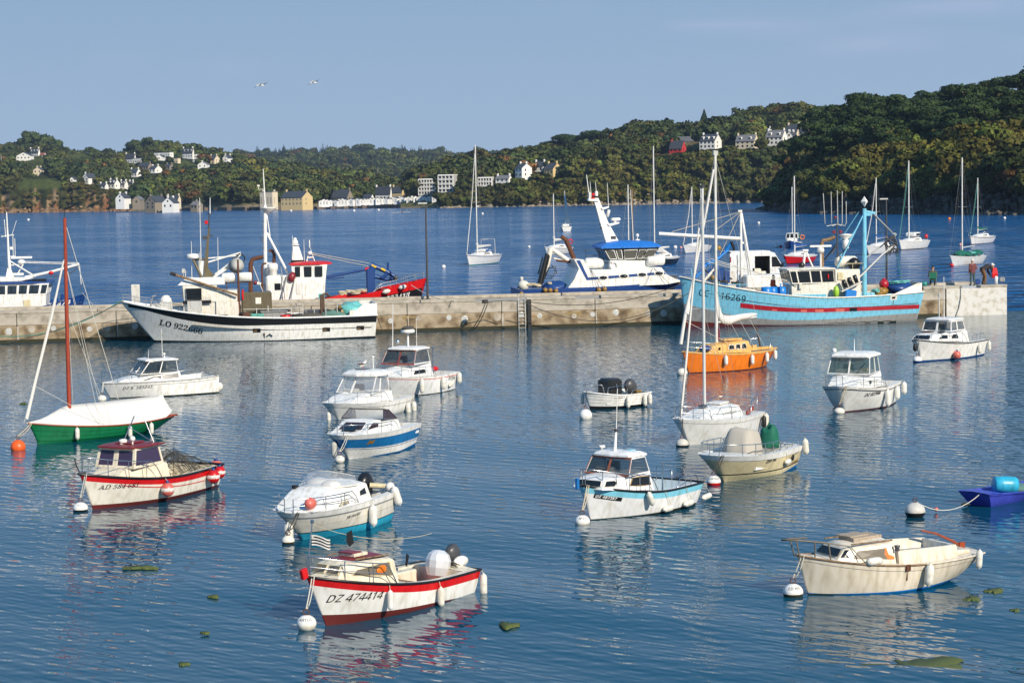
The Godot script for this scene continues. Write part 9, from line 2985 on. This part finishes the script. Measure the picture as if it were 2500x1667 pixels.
func bay_boats() -> void:
	var a := sloop("white sailing boat with dark sheer line and teal waterline left of the blue-roofed trawler",Vector2(1145,648),Vector2(1223,641), {"top": 14.9,"bottom": M.teal,"cover": M.canvas,"free": 1.15,"mast_at": 0.35,"spread": 0.48})
	var o: Node3D = a[0]
	part(o,"spray_hood",S().box(V(0.1,1.72,0),V(1.6,0.34,1.6), Basis.IDENTITY, 0.12),M.white)
	pane(o, [V(0.85,1.6,-0.82),V(-0.6,1.6,-0.82),V(-0.5,1.84,-0.82),V(0.6,1.84,-0.82)],V(0,0,-0.02),M.blue_canvas)
	part(o,"stern_arch",S().tube([V(-2.2,1.1,-1.0),V(-2.3,3.1,-0.9),V(-2.3,3.1,0.9),V(-2.2,1.1,1.0)],0.04).tube([V(-2.3,3.05,0),V(-0.4,3.0,0)],0.03),M.pale_grey)
	part(o,"radar",S().lathe([[0.0,0.0],[0.2,0.0],[0.2,0.12],[0.0,0.14]],V(1.15,7.2,0),10),M.white)
	# one under sail, seen from astern
	a = moor("sailing_boat","distant white sailing boat under a narrow white sail in the middle of the bay","sailing boat",Vector2(1370,562),Vector2(1382,566),0.9)
	o = a[0]
	var h: Hull = a[1]
	h.bow = 3.2
	h.stern = -3.2
	shape(h, {"B": 1.25,"ys": 1.0,"ym": 1.0,"yb": 1.2})
	hull(o, h, [["hull",M.white, [0,-0.2],[1,0.0]]],14)
	deck(o,"deck",h, M.pale_grey, 0.0,1.0)
	part(o,"cabin",S().box(V(0.2,1.3,0),V(2.4,0.5,1.5), Basis.IDENTITY, 0.1),M.white)
	part(o,"mast",S().tube([V(0.6,1.0,0),V(0.6,9.0,0)],0.08),M.spar)
	var rows := []
	for j in 9:
		var v := j / 8.0
		rows.append([V(0.6,1.9 + v * 6.9,0),V(0.6 - 1.2 * (1.0 - v),1.9 + v * 6.9,0.35 * (1.0 - v)),V(0.6 - 2.6 * (1.0 - v) - 0.05,1.9 + v * 6.9,0.9 * (1.0 - v) + 0.05)])
	part(o,"mainsail",S().soft().loft(rows, false, false, false),M.canvas)
	part(o,"stern_rail",S().tube([V(-3.2,1.0,-1.0),V(-3.2,1.6,-1.0),V(-3.2,1.6,1.0),V(-3.2,1.0,1.0)],0.04),M.pale_grey)
	a = sloop("white sailing boat partly hidden behind the cream crane of the blue and white trawler",Vector2(1336,622),Vector2(1398,618), {"top": 8.6,"cover": M.canvas,"free": 0.95,"bottom": M.pale_grey,"line": M.pale_grey,"furl": false})
	solo("lifebuoy","red lifebuoy on the stern of the sailing boat behind the cream crane","lifebuoy",S().tube(_circle(Vector3.ZERO, 0.3,12),0.1),M.red, (a[0] as Node3D).to_global(V(a[1].stern, 1.7,-0.6)))
	a = sloop("black-hulled white-decked sailing boat right behind the blue bridge roof",Vector2(1592,650),Vector2(1658,644), {"top": 14.0,"side": M.black,"line": M.white,"bottom": M.navy,"free": 0.95,"cover": M.canvas,"furl": false,"mast_at": 0.72,"over": 1.0})
	part(a[0],"rumpled_cover",S().tube([V(1.2,1.9,0),V(0.2,1.75,0),V(-1.2,1.5,0),V(-2.2,1.3,0)],0.35,0.15,8),M.canvas)
	a = sloop("ketch hidden behind the blue bridge roof, only its pale and brown masts showing",Vector2(1520,636),Vector2(1580,630), {"top": 9.6,"furl": false,"thick": 0.09})
	var ob: Node3D = a[0]
	part(ob,"brown_mast",S().tube([V(-0.6,1.0,0),V(-0.6,5.0,0),V(-0.62,8.9,0)],0.14,0.1,8).tube([V(-0.62,8.9,0),V(-0.62,9.5,0)],0.03),M.bare_wood)
	a = sloop("white sailing boat with a blue bundle on its boom, below the shingle beach",Vector2(1674,619),Vector2(1736,615), {"top": 9.2,"cover": M.blue_canvas,"free": 1.0,"bottom": M.blue,"line": M.white})
	part(a[0],"mizzen_mast",S().tube([V(-2.0,1.0,0),V(-2.02,9.6,0)],0.08,0.06,8),M.pale_spar)
	# the navy cabin boat and the red sailing boat in front of it
	a = moor("cabin_boat","small navy cabin boat with white wheelhouse and green canopy, bow on, behind the red one","boat",Vector2(1930,607),Vector2(1958,603),1.0)
	o = a[0]
	h = a[1]
	h.bow = 2.6
	h.stern = -2.6
	shape(h, {"B": 1.25,"ys": 0.8,"ym": 0.8,"yb": 1.2})
	hull(o, h, [["hull",M.navy, [0,-0.2],[1,0.1]],["gunwale",M.white, [1,0.1],[1,0.0]]],16)
	deck(o,"deck",h, M.white, 0.0,1.0)
	part(o,"cabin",S().box(V(0.9,1.2,0),V(1.8,0.6,1.5), Basis.IDENTITY, 0.15),M.white)
	wheelhouse(o, {"x0b": 1.0,"x0t": 0.75,"x1b": -0.5,"x1t": -0.4,"y0": 1.4,"y1": 2.1,"wb": 0.9,"wt": 0.82,"m": M.white,"front": [0.0,0.33,0.66,1.0],"side": [0.0,0.5,1.0],"glass": M.dark_glass,"post": 0.12,"console": false})
	part(o,"canopy",S().box(V(-1.3,1.7,0),V(1.6,1.0,1.8), Basis.IDENTITY, 0.2),M.green_canvas)
	part(o,"mast",S().tube([V(0.2,2.1,0),V(0.2,8.9,0)],0.07),M.pale_spar)
	solo("lifebuoy","orange horseshoe buoy on the stern of the navy cabin boat","lifebuoy",S().tube(_circle(Vector3.ZERO, 0.3,12),0.09),M.orange, o.to_global(V(-2.6,1.5,-1.2)))
	a = sloop("red-hulled sailing boat with white deck behind the white van",Vector2(1922,645),Vector2(1993,640), {"top": 10.2,"side": M.red,"line": M.white,"bottom": M.black,"free": 0.95,"furl": false,"cover": M.blue_canvas})
	a = sloop("white sailing boat with a navy sail cover, half hidden by the light blue mast",Vector2(2122,622),Vector2(2190,617), {"top": 9.9,"cover": M.blue_canvas,"free": 1.05,"bottom": M.navy,"line": M.white,"over": 1.0})
	a = sloop("white sailing boat with a raised cabin and tall white mast below the headland rocks",Vector2(2201,610),Vector2(2270,605), {"top": 12.2,"free": 1.15,"bottom": M.brown,"line": M.white,"furl_m": M.green_rope,"thick": 0.11,"spread": 0.42})
	o = a[0]
	part(o,"deckhouse",S().box(V(-0.2,2.0,0),V(1.9,0.6,1.5), Basis.IDENTITY, 0.14),M.white)
	pane(o, [V(0.5,1.85,-0.77),V(-0.9,1.85,-0.77),V(-0.85,2.15,-0.77),V(0.4,2.15,-0.77)],V(0,0,-0.02),M.dark_glass)
	solo("ball_fender","red ball hanging on the stern of the sailing boat with the raised cabin","ball fender",S().ball(Vector3.ZERO, V(0.28,0.34,0.28)),M.red, o.to_global(V(a[1].stern - 0.4,1.6,-0.3)))
	a = sloop("small white sailing boat with green tarpaulin and aqua deck behind the anglers",Vector2(2327,648),Vector2(2407,642), {"top": 11.8,"free": 0.92,"bottom": M.white,"line": M.white,"furl": false,"cabin": M.turquoise,"mast_at": 0.25,"spread": 0.5})
	o = a[0]
	h = a[1]
	var tent := []
	for i in 9:
		var x := lerpf(h.bow * 0.8, h.stern * 0.95, i / 8.0)
		var w := h.half(h.t_at(x, 0.8),0.9) * 0.9
		var y := 1.55 - 0.12 * sin(i / 8.0 * PI) if i > 2 else 1.25 + 0.2 * i
		tent.append([V(x, 1.0 + 0.16 * absf(sin(i * 1.6)),-w),V(x, y - 0.1,-w * 0.4),V(x, y, 0),V(x, y - 0.1, w * 0.4),V(x, 1.0, w)])
	part(o,"tarpaulin",S().soft().loft(tent, false, false, false),M.green_canvas)
	a = sloop("white sailing boat with green sail wrappings farthest right in the bay",Vector2(2373,597),Vector2(2431,592), {"top": 9.7,"free": 1.05,"bottom": M.brown,"line": M.brown,"furl_m": M.green_rope,"cover": M.green_canvas})
	# floats
	for q in [[1083,654,0.26,"white","white ball float in the bay left of the white sailing boat"],[1649,606,0.3,"white","white bottle-shaped float left of the sailing boat with the blue bundle"],[1663,606,0.22,"pink","pink float beside the white bottle-shaped one"],[1897,604,0.34,"white","white float left of the navy cabin boat"],[1907,604,0.22,"red","red float touching the white one left of the navy cabin boat"],[2347,600,0.28,"pink","pinkish ball float above the green tarpaulin boat"],[2325,650,0.22,"red","red float at the bow of the green tarpaulin boat"],[2319,536,0.4,"orange","tiny orange float under the headland"],[2454,534,0.35,"white","tiny white float under the headland at the far right"],[864,516,0.7,"white","tiny white float off the far beach huts"],[710,516,0.7,"white","tiny white float off the long cream hotel"],[924,514,0.7,"white","tiny white float off the white house with the rounded gable"],[1178,523,0.5,"white","tiny white float right of the sailing mast near the far shore"],[1292,604,0.22,"white","small white float left of the cream crane"],[68,538,0.6,"white","tiny white float near the left cliffs"],[1853,546,0.35,"white","tiny white float right of the derrick mast"],[2336,511,0.3,"white","tiny white float close to the headland shore"]]:
		var f := thing("float",q[4],"float",sea(q[0], q[1]),0.0,"small floats in the bay")
		part(f,"ball",S().ball(V(0, q[2] * 0.5,0),V(q[2], q[2], q[2]),10),M[q[3]])
		part(f,"neck",S().tube([V(0, q[2] * 1.3,0),V(0, q[2] * 1.8,0)], q[2] * 0.25),M.dark_grey)
	# rower far out
	var s := sea(980,519)
	solo("rowing_skiff","long thin pale rowing skiff far out in the middle of the bay","boat",S().loft([[V(-4.4,0.25,-0.05),V(-4.4,0.25,0.05),V(-4.4,0.1,0)],[V(0,0.3,-0.35),V(0,0.3,0.35),V(0,-0.1,0)],[V(4.4,0.3,-0.05),V(4.4,0.3,0.05),V(4.4,0.15,0)]]).tube([V(-2.5,0.1,2.0),V(0,0.55,0),V(2.4,0.1,2.2)],0.05),M.ivory, s, 0.05)
	person("rower in dark clothes leaning forward in the pale skiff",s + V(0.1,-0.15,0),1.2,"sit",M.black, M.black, M.black, 1.25)

# ------------------------------------------------------------------ figures: capsules joined smoothly and meshed as one surface
func body_mesh(bones: Array, cell: float) -> Sh:
	var lo := Vector3.ONE * 1e9
	var hi := -lo
	for b in bones:
		var r := maxf(b[2], b[3]) + cell * 2.0
		lo = lo.min(b[0] - Vector3.ONE * r).min(b[1] - Vector3.ONE * r)
		hi = hi.max(b[0] + Vector3.ONE * r).max(b[1] + Vector3.ONE * r)
	var n := Vector3i(((hi - lo) / cell).ceil()) + Vector3i.ONE
	var f := PackedFloat32Array()
	f.resize(n.x * n.y * n.z)
	f.fill(1.0)
	for b in bones:
		var r := maxf(b[2], b[3]) + cell * 3.0
		var p0 := Vector3i(((Vector3(b[0]).min(b[1]) - Vector3.ONE * r - lo) / cell).floor()).clamp(Vector3i.ZERO, n - Vector3i.ONE)
		var p1 := Vector3i(((Vector3(b[0]).max(b[1]) + Vector3.ONE * r - lo) / cell).ceil()).clamp(Vector3i.ZERO, n - Vector3i.ONE)
		var ab: Vector3 = b[1] - b[0]
		var l2 := maxf(ab.length_squared(),1e-6)
		for i in range(p0.x, p1.x + 1):
			for j in range(p0.y, p1.y + 1):
				for k in range(p0.z, p1.z + 1):
					var p := lo + V(i, j, k) * cell
					var t := clampf((p - b[0]).dot(ab) / l2,0.0,1.0)
					var d := p.distance_to(b[0] + ab * t) - lerpf(b[2], b[3], t)
					var at := (i * n.y + j) * n.z + k
					var o := f[at]
					var hh := clampf(0.5 + 0.5 * (o - d) / 0.035,0.0,1.0)
					f[at] = lerpf(o, d, hh) - 0.035 * hh * (1.0 - hh)
	var where := {}
	for i in n.x - 1:
		for j in n.y - 1:
			for k in n.z - 1:
				var sum := Vector3.ZERO
				var c := 0
				for e in [[0,0,0,1,0,0],[0,1,0,1,1,0],[0,0,1,1,0,1],[0,1,1,1,1,1],[0,0,0,0,1,0],[1,0,0,1,1,0],[0,0,1,0,1,1],[1,0,1,1,1,1],[0,0,0,0,0,1],[1,0,0,1,0,1],[0,1,0,0,1,1],[1,1,0,1,1,1]]:
					var a := f[((i + e[0]) * n.y + j + e[1]) * n.z + k + e[2]]
					var b := f[((i + e[3]) * n.y + j + e[4]) * n.z + k + e[5]]
					if (a < 0.0) != (b < 0.0):
						var t := a / (a - b)
						sum += V(i, j, k) + V(e[0], e[1], e[2]).lerp(V(e[3], e[4], e[5]), t)
						c += 1
				if c > 0:
					where[Vector3i(i, j, k)] = lo + sum / c * cell
	var sh := S().soft()
	for i in range(1, n.x - 1):
		for j in range(1, n.y - 1):
			for k in range(1, n.z - 1):
				var a := f[(i * n.y + j) * n.z + k] < 0.0
				for ax in 3:
					var d := Vector3i(1 if ax == 0 else 0,1 if ax == 1 else 0,1 if ax == 2 else 0)
					var b := f[((i + d.x) * n.y + j + d.y) * n.z + k + d.z] < 0.0
					if a == b:
						continue
					var u := Vector3i(d.z, d.x, d.y)
					var v := Vector3i(d.y, d.z, d.x)
					var q := [Vector3i(i, j, k),Vector3i(i, j, k) - u, Vector3i(i, j, k) - u - v, Vector3i(i, j, k) - v]
					var ok := true
					for e in q:
						ok = ok and where.has(e)
					if ok:
						if a:
							sh.quad(where[q[3]], where[q[2]], where[q[1]], where[q[0]])
						else:
							sh.quad(where[q[0]], where[q[1]], where[q[2]], where[q[3]])
	return sh

# x to the figure's left, y up, z the way it faces
func person(label: String, at: Vector3, turn: float, pose: String, top: Material, legs: Material, hat: Material, size := 1.0) -> Node3D:
	var o := thing("person",label,"person",at, turn)
	o.scale = Vector3.ONE * size
	var hip := V(0,0.92,0)
	var chest := V(0,1.28,0.0)
	var neck := V(0,1.47,0.01)
	var head := V(0,1.64,0.035)
	var sh := [V(0.19,1.42,0),V(-0.19,1.42,0)]
	var el := [V(0.25,1.15,-0.03),V(-0.27,1.16,-0.02)]
	var wr := [V(0.2,0.93,0.12),V(-0.16,1.02,0.2)]
	var kn := [V(0.12,0.5,0.03),V(-0.11,0.5,0.01)]
	var an := [V(0.14,0.09,0),V(-0.13,0.09,-0.03)]
	if pose == "bend":
		hip = V(0,0.90,-0.12)
		chest = V(0,1.05,0.22)
		neck = V(0,1.04,0.40)
		head = V(0,1.07,0.56)
		sh = [V(0.18,1.04,0.34),V(-0.18,1.04,0.34)]
		el = [V(0.2,0.76,0.36),V(-0.2,0.78,0.42)]
		wr = [V(0.12,0.54,0.46),V(-0.1,0.56,0.52)]
		kn = [V(0.13,0.5,0.08),V(-0.12,0.48,0.02)]
	elif pose == "sit":
		hip = V(0,0.46,0)
		chest = V(0,0.82,0.04)
		neck = V(0,1.0,0.07)
		head = V(0,1.17,0.11)
		sh = [V(0.19,0.95,0.05),V(-0.19,0.95,0.05)]
		el = [V(0.26,0.69,0.1),V(-0.26,0.69,0.1)]
		wr = [V(0.16,0.6,0.34),V(-0.12,0.6,0.34)]
		kn = [V(0.14,0.48,0.44),V(-0.14,0.48,0.44)]
		an = [V(0.15,0.08,0.42),V(-0.15,0.08,0.42)]
	var skin := []
	skin.append([head + V(0,0.03,-0.015), head + V(0,-0.06,0.02),0.095,0.075])
	skin.append([head + V(0,-0.02,0.08), head + V(0,-0.035,0.105),0.02,0.016])
	skin.append([neck - V(0,0.05,0), head - V(0,0.06,0.02),0.058,0.055])
	skin.append([chest, hip, 0.12,0.11])
	for i in 2:
		skin.append([head + V(0.09 * (1 - 2 * i),-0.01,-0.01), head + V(0.1 * (1 - 2 * i),0.02,-0.015),0.018,0.018])
		skin.append([el[i], wr[i],0.04,0.03])
		skin.append([sh[i], el[i],0.05,0.042])
		skin.append([sh[i], chest, 0.06,0.1])
		var d: Vector3 = (wr[i] - el[i]).normalized()
		skin.append([wr[i], wr[i] + d * 0.08,0.032,0.036])
		for fg in 4:
			var s := V((fg - 1.5) * 0.02,0,0)
			skin.append([wr[i] + d * 0.08 + s, wr[i] + d * (0.14 + 0.01 * (fg % 2)) + s + V(0,-0.02,0.015),0.011,0.009])
		skin.append([wr[i] + d * 0.03, wr[i] + d * 0.08 + V(-0.035 * (1 - 2 * i),0,0.03),0.013,0.01])
		var h2: Vector3 = hip + V(0.09 * (1 - 2 * i),-0.03,0)
		skin.append([h2, kn[i],0.075,0.052])
		skin.append([kn[i], an[i],0.05,0.038])
	part(o,"body",body_mesh(skin, 0.022),M.skin)
	var shirt := [[chest + V(0.07,0,0), hip + V(0.06,0.0,0),0.135,0.13],[chest - V(0.07,0,0), hip - V(0.06,0.0,0),0.135,0.13]]
	var trousers := [[hip + V(0.05,0,0), hip - V(0.05,0,0),0.125,0.125]]
	var shoes := []
	for i in 2:
		shirt.append([sh[i], chest + (sh[i] - chest) * 0.4,0.085,0.13])
		shirt.append([sh[i], el[i],0.072,0.06])
		shirt.append([el[i], el[i].lerp(wr[i],0.85),0.058,0.05])
		var h2: Vector3 = hip + V(0.09 * (1 - 2 * i),-0.03,0)
		trousers.append([h2, kn[i],0.1,0.075])
		trousers.append([kn[i], an[i],0.075,0.062])
		shoes.append([an[i] + V(0,-0.035,-0.03), an[i] + V(0,-0.05,0.15),0.05,0.042])
	part(o,"jacket",body_mesh(shirt, 0.026), top)
	part(o,"trousers",body_mesh(trousers, 0.026), legs)
	part(o,"shoes",body_mesh(shoes, 0.025),M.dark_grey)
	part(o,"hat",body_mesh([[head + V(0,0.07,-0.015), head + V(0,0.085,-0.02),0.1,0.09],[head + V(0,0.065,0.06), head + V(0,0.055,0.15),0.03,0.02]],0.02), hat)
	for s in [-0.034,0.034]:
		part(o,"eye",S().ball(head + V(s, 0.0,0.085),V(0.012,0.008,0.008),6),M.black)
	return o

func people() -> void:
	mat("plaid",lin(0.24,0.07,0.07),0.9,0.0, noise_texture(128,0.2,2, Color(0.6,0.6,0.6), Color(1,1,1),81),0.3)
	mat("jeans",lin(0.05,0.08,0.09),0.9)
	mat("tan_trousers",lin(0.17,0.085,0.035),0.9)
	mat("dark_jacket",lin(0.03,0.025,0.03),0.9)
	mat("olive",lin(0.07,0.07,0.045),0.9)
	mat("bright_vest",lin(0.75,0.10,0.03),0.8)
	var on_pier := func(x: float, y: float) -> Vector3:
		var p := sea(x, y, 1.9)
		return V(p.x, 1.86, p.z)
	var p1: Vector3 = on_pier.call(2376,696)
	person("angler in a dull red shirt and dark jeans standing with his back turned at the pier head",p1, PI + 0.25,"stand",M.plaid, M.jeans, M.canvas, 1.03)
	var p2: Vector3 = on_pier.call(2404,693)
	person("angler in a dark jacket and tan trousers bending over to the right at the pier head",p2, PI / 2 + 0.3,"bend",M.dark_jacket, M.tan_trousers, M.canvas, 1.2)
	var p3: Vector3 = on_pier.call(2279,696)
	person("angler seated on a green folding chair with his back to the camera",p3, PI - 0.15,"sit",M.olive, M.dark_jacket, M.black, 1.05)
	var c := thing("folding_chair","green folding chair of the seated angler on the pier","chair",p3, PI - 0.15)
	part(c,"seat",S().box(V(0,0.40,0),V(0.5,0.03,0.42)),M.green_canvas)
	part(c,"backrest",S().box(V(0,0.72,-0.22),V(0.5,0.42,0.03), Basis(Vector3.RIGHT, -0.12)),M.green_canvas)
	for s in [-0.25,0.25]:
		part(c,"leg",S().tube([V(s, 0,0.2),V(s, 0.4,-0.1),V(s, 0.95,-0.26)],0.014),M.steel)
		part(c,"leg",S().tube([V(s, 0,-0.22),V(s, 0.4,0.2),V(s, 0.6,0.2)],0.014),M.steel)
	part(c,"armrest",S().box(V(0.25,0.6,0),V(0.05,0.03,0.4)),M.dark_grey)
	part(c,"armrest",S().box(V(-0.25,0.6,0),V(0.05,0.03,0.4)),M.dark_grey)
	solo("bucket","dark green bucket left of the seated angler","bucket",S().lathe([[0.0,0.0],[0.17,0.0],[0.2,0.3],[0.18,0.3],[0.16,0.05],[0.0,0.05]],Vector3.ZERO, 14),M.teal, p3 + V(-0.62,0,0.15))
	var rod := p3 + V(0.35,0.62,-0.3)
	solo("fishing_rod","long thin fishing rod pointing right from the seated angler","fishing rod",S().tube([Vector3.ZERO, V(2.2,0.32,-0.8),V(4.4,0.42,-1.6)],0.014,0.004,5),M.dark_grey, rod)
	solo("red_bag","red and white jacket hanging in front of the bending angler","bag",S().loft([_ring(0.16,-0.16,0.0,0.12,0.12), _ring(0.2,-0.2,0.3,0.15,0.15), _ring(0.12,-0.14,0.72,0.1,0.1)]),M.red, p2 + V(0.72,0.45,0.1))
	solo("tackle_box","grey tackle box on the coping right of the bending angler","box",S().box(V(0,0.16,0),V(0.36,0.3,0.26)).tube([V(-0.1,0.3,0),V(-0.08,0.38,0),V(0.08,0.38,0),V(0.1,0.3,0)],0.012),M.grey, p2 + V(1.15,0.18,0.45))
	solo("white_can","white can standing between the tackle box and the bending angler","can",S().lathe([[0.0,0.0],[0.13,0.0],[0.13,0.5],[0.06,0.58],[0.0,0.6]],Vector3.ZERO, 12),M.white, p2 + V(0.78,0.0,0.3))
	solo("blue_tackle_bag","dark blue bag on the pier between the two anglers","bag",S().box(V(0,0.2,0),V(0.4,0.4,0.3), Basis.IDENTITY, 0.08),M.navy, p2 + V(-0.5,0.0,0.1))
	var b := get_node("trawler_001") as Node3D
	var deck_spot := b.to_global(V(1.75,1.35,0.9))
	person("worker in a bright orange vest on the light blue boat beside the open van",deck_spot, PI * 0.6,"stand",M.bright_vest, M.jeans, M.dark_jacket, 1.02)

func birds() -> void:
	for q in [[636,208,0.0,"left one of the two white gulls flying in the sky"],[765,201,0.15,"right one of the two white gulls flying in the sky"]]:
		var d := look(q[0], q[1])
		var at := V(0, HIGH, 0) + d * (200.0 / -d.z)
		var g := thing("flying_gull",q[3],"bird",at, q[2],"gulls flying over the bay")
		part(g,"body",S().lathe([[0.0,-0.3],[0.05,-0.22],[0.09,0.0],[0.075,0.16],[0.05,0.26],[0.0,0.32]],Vector3.ZERO, 10, Basis(Vector3.BACK, -PI / 2 - 0.15) ),M.white)
		part(g,"tail",S().loft([[V(-0.25,0.02,-0.05),V(-0.25,0.02,0.05),V(-0.45,0.03,0.12),V(-0.45,0.03,-0.12)],[V(-0.25,0.035,-0.05),V(-0.25,0.035,0.05),V(-0.45,0.04,0.12),V(-0.45,0.04,-0.12)]]),M.white)
		part(g,"beak",S().tube([V(0.30,-0.06,0),V(0.38,-0.08,0)],0.02,0.005),M.yellow)
		for k in [-1.0,1.0]:
			# the near wing droops to the left, the far one reaches right
			var pts := [V(0.05,0.05,0.06 * k),V(0.12 - 0.16 * k, 0.16 - 0.02 * k, 0.4 * k),V(-0.35 * k, -0.12 * k - 0.02,0.55 * k),V(-0.62 * k, -0.34 * k + 0.04,0.6 * k)]
			var rows := []
			for i in 4:
				var w: float = [0.16,0.17,0.12,0.02][i]
				rows.append([pts[i] + V(w * 0.4,0.02,0), pts[i] + V(0,0.035,0), pts[i] - V(w * 0.9,0.01,0)])
			var inner := S().soft().loft([rows[0], rows[1], rows[2]], false, false, false)
			var wing := part(g,"wing",inner, M.pale_grey)
			part(wing,"wing_tip",S().soft().loft([rows[2], rows[3]], false, false, false),M.dark_grey)
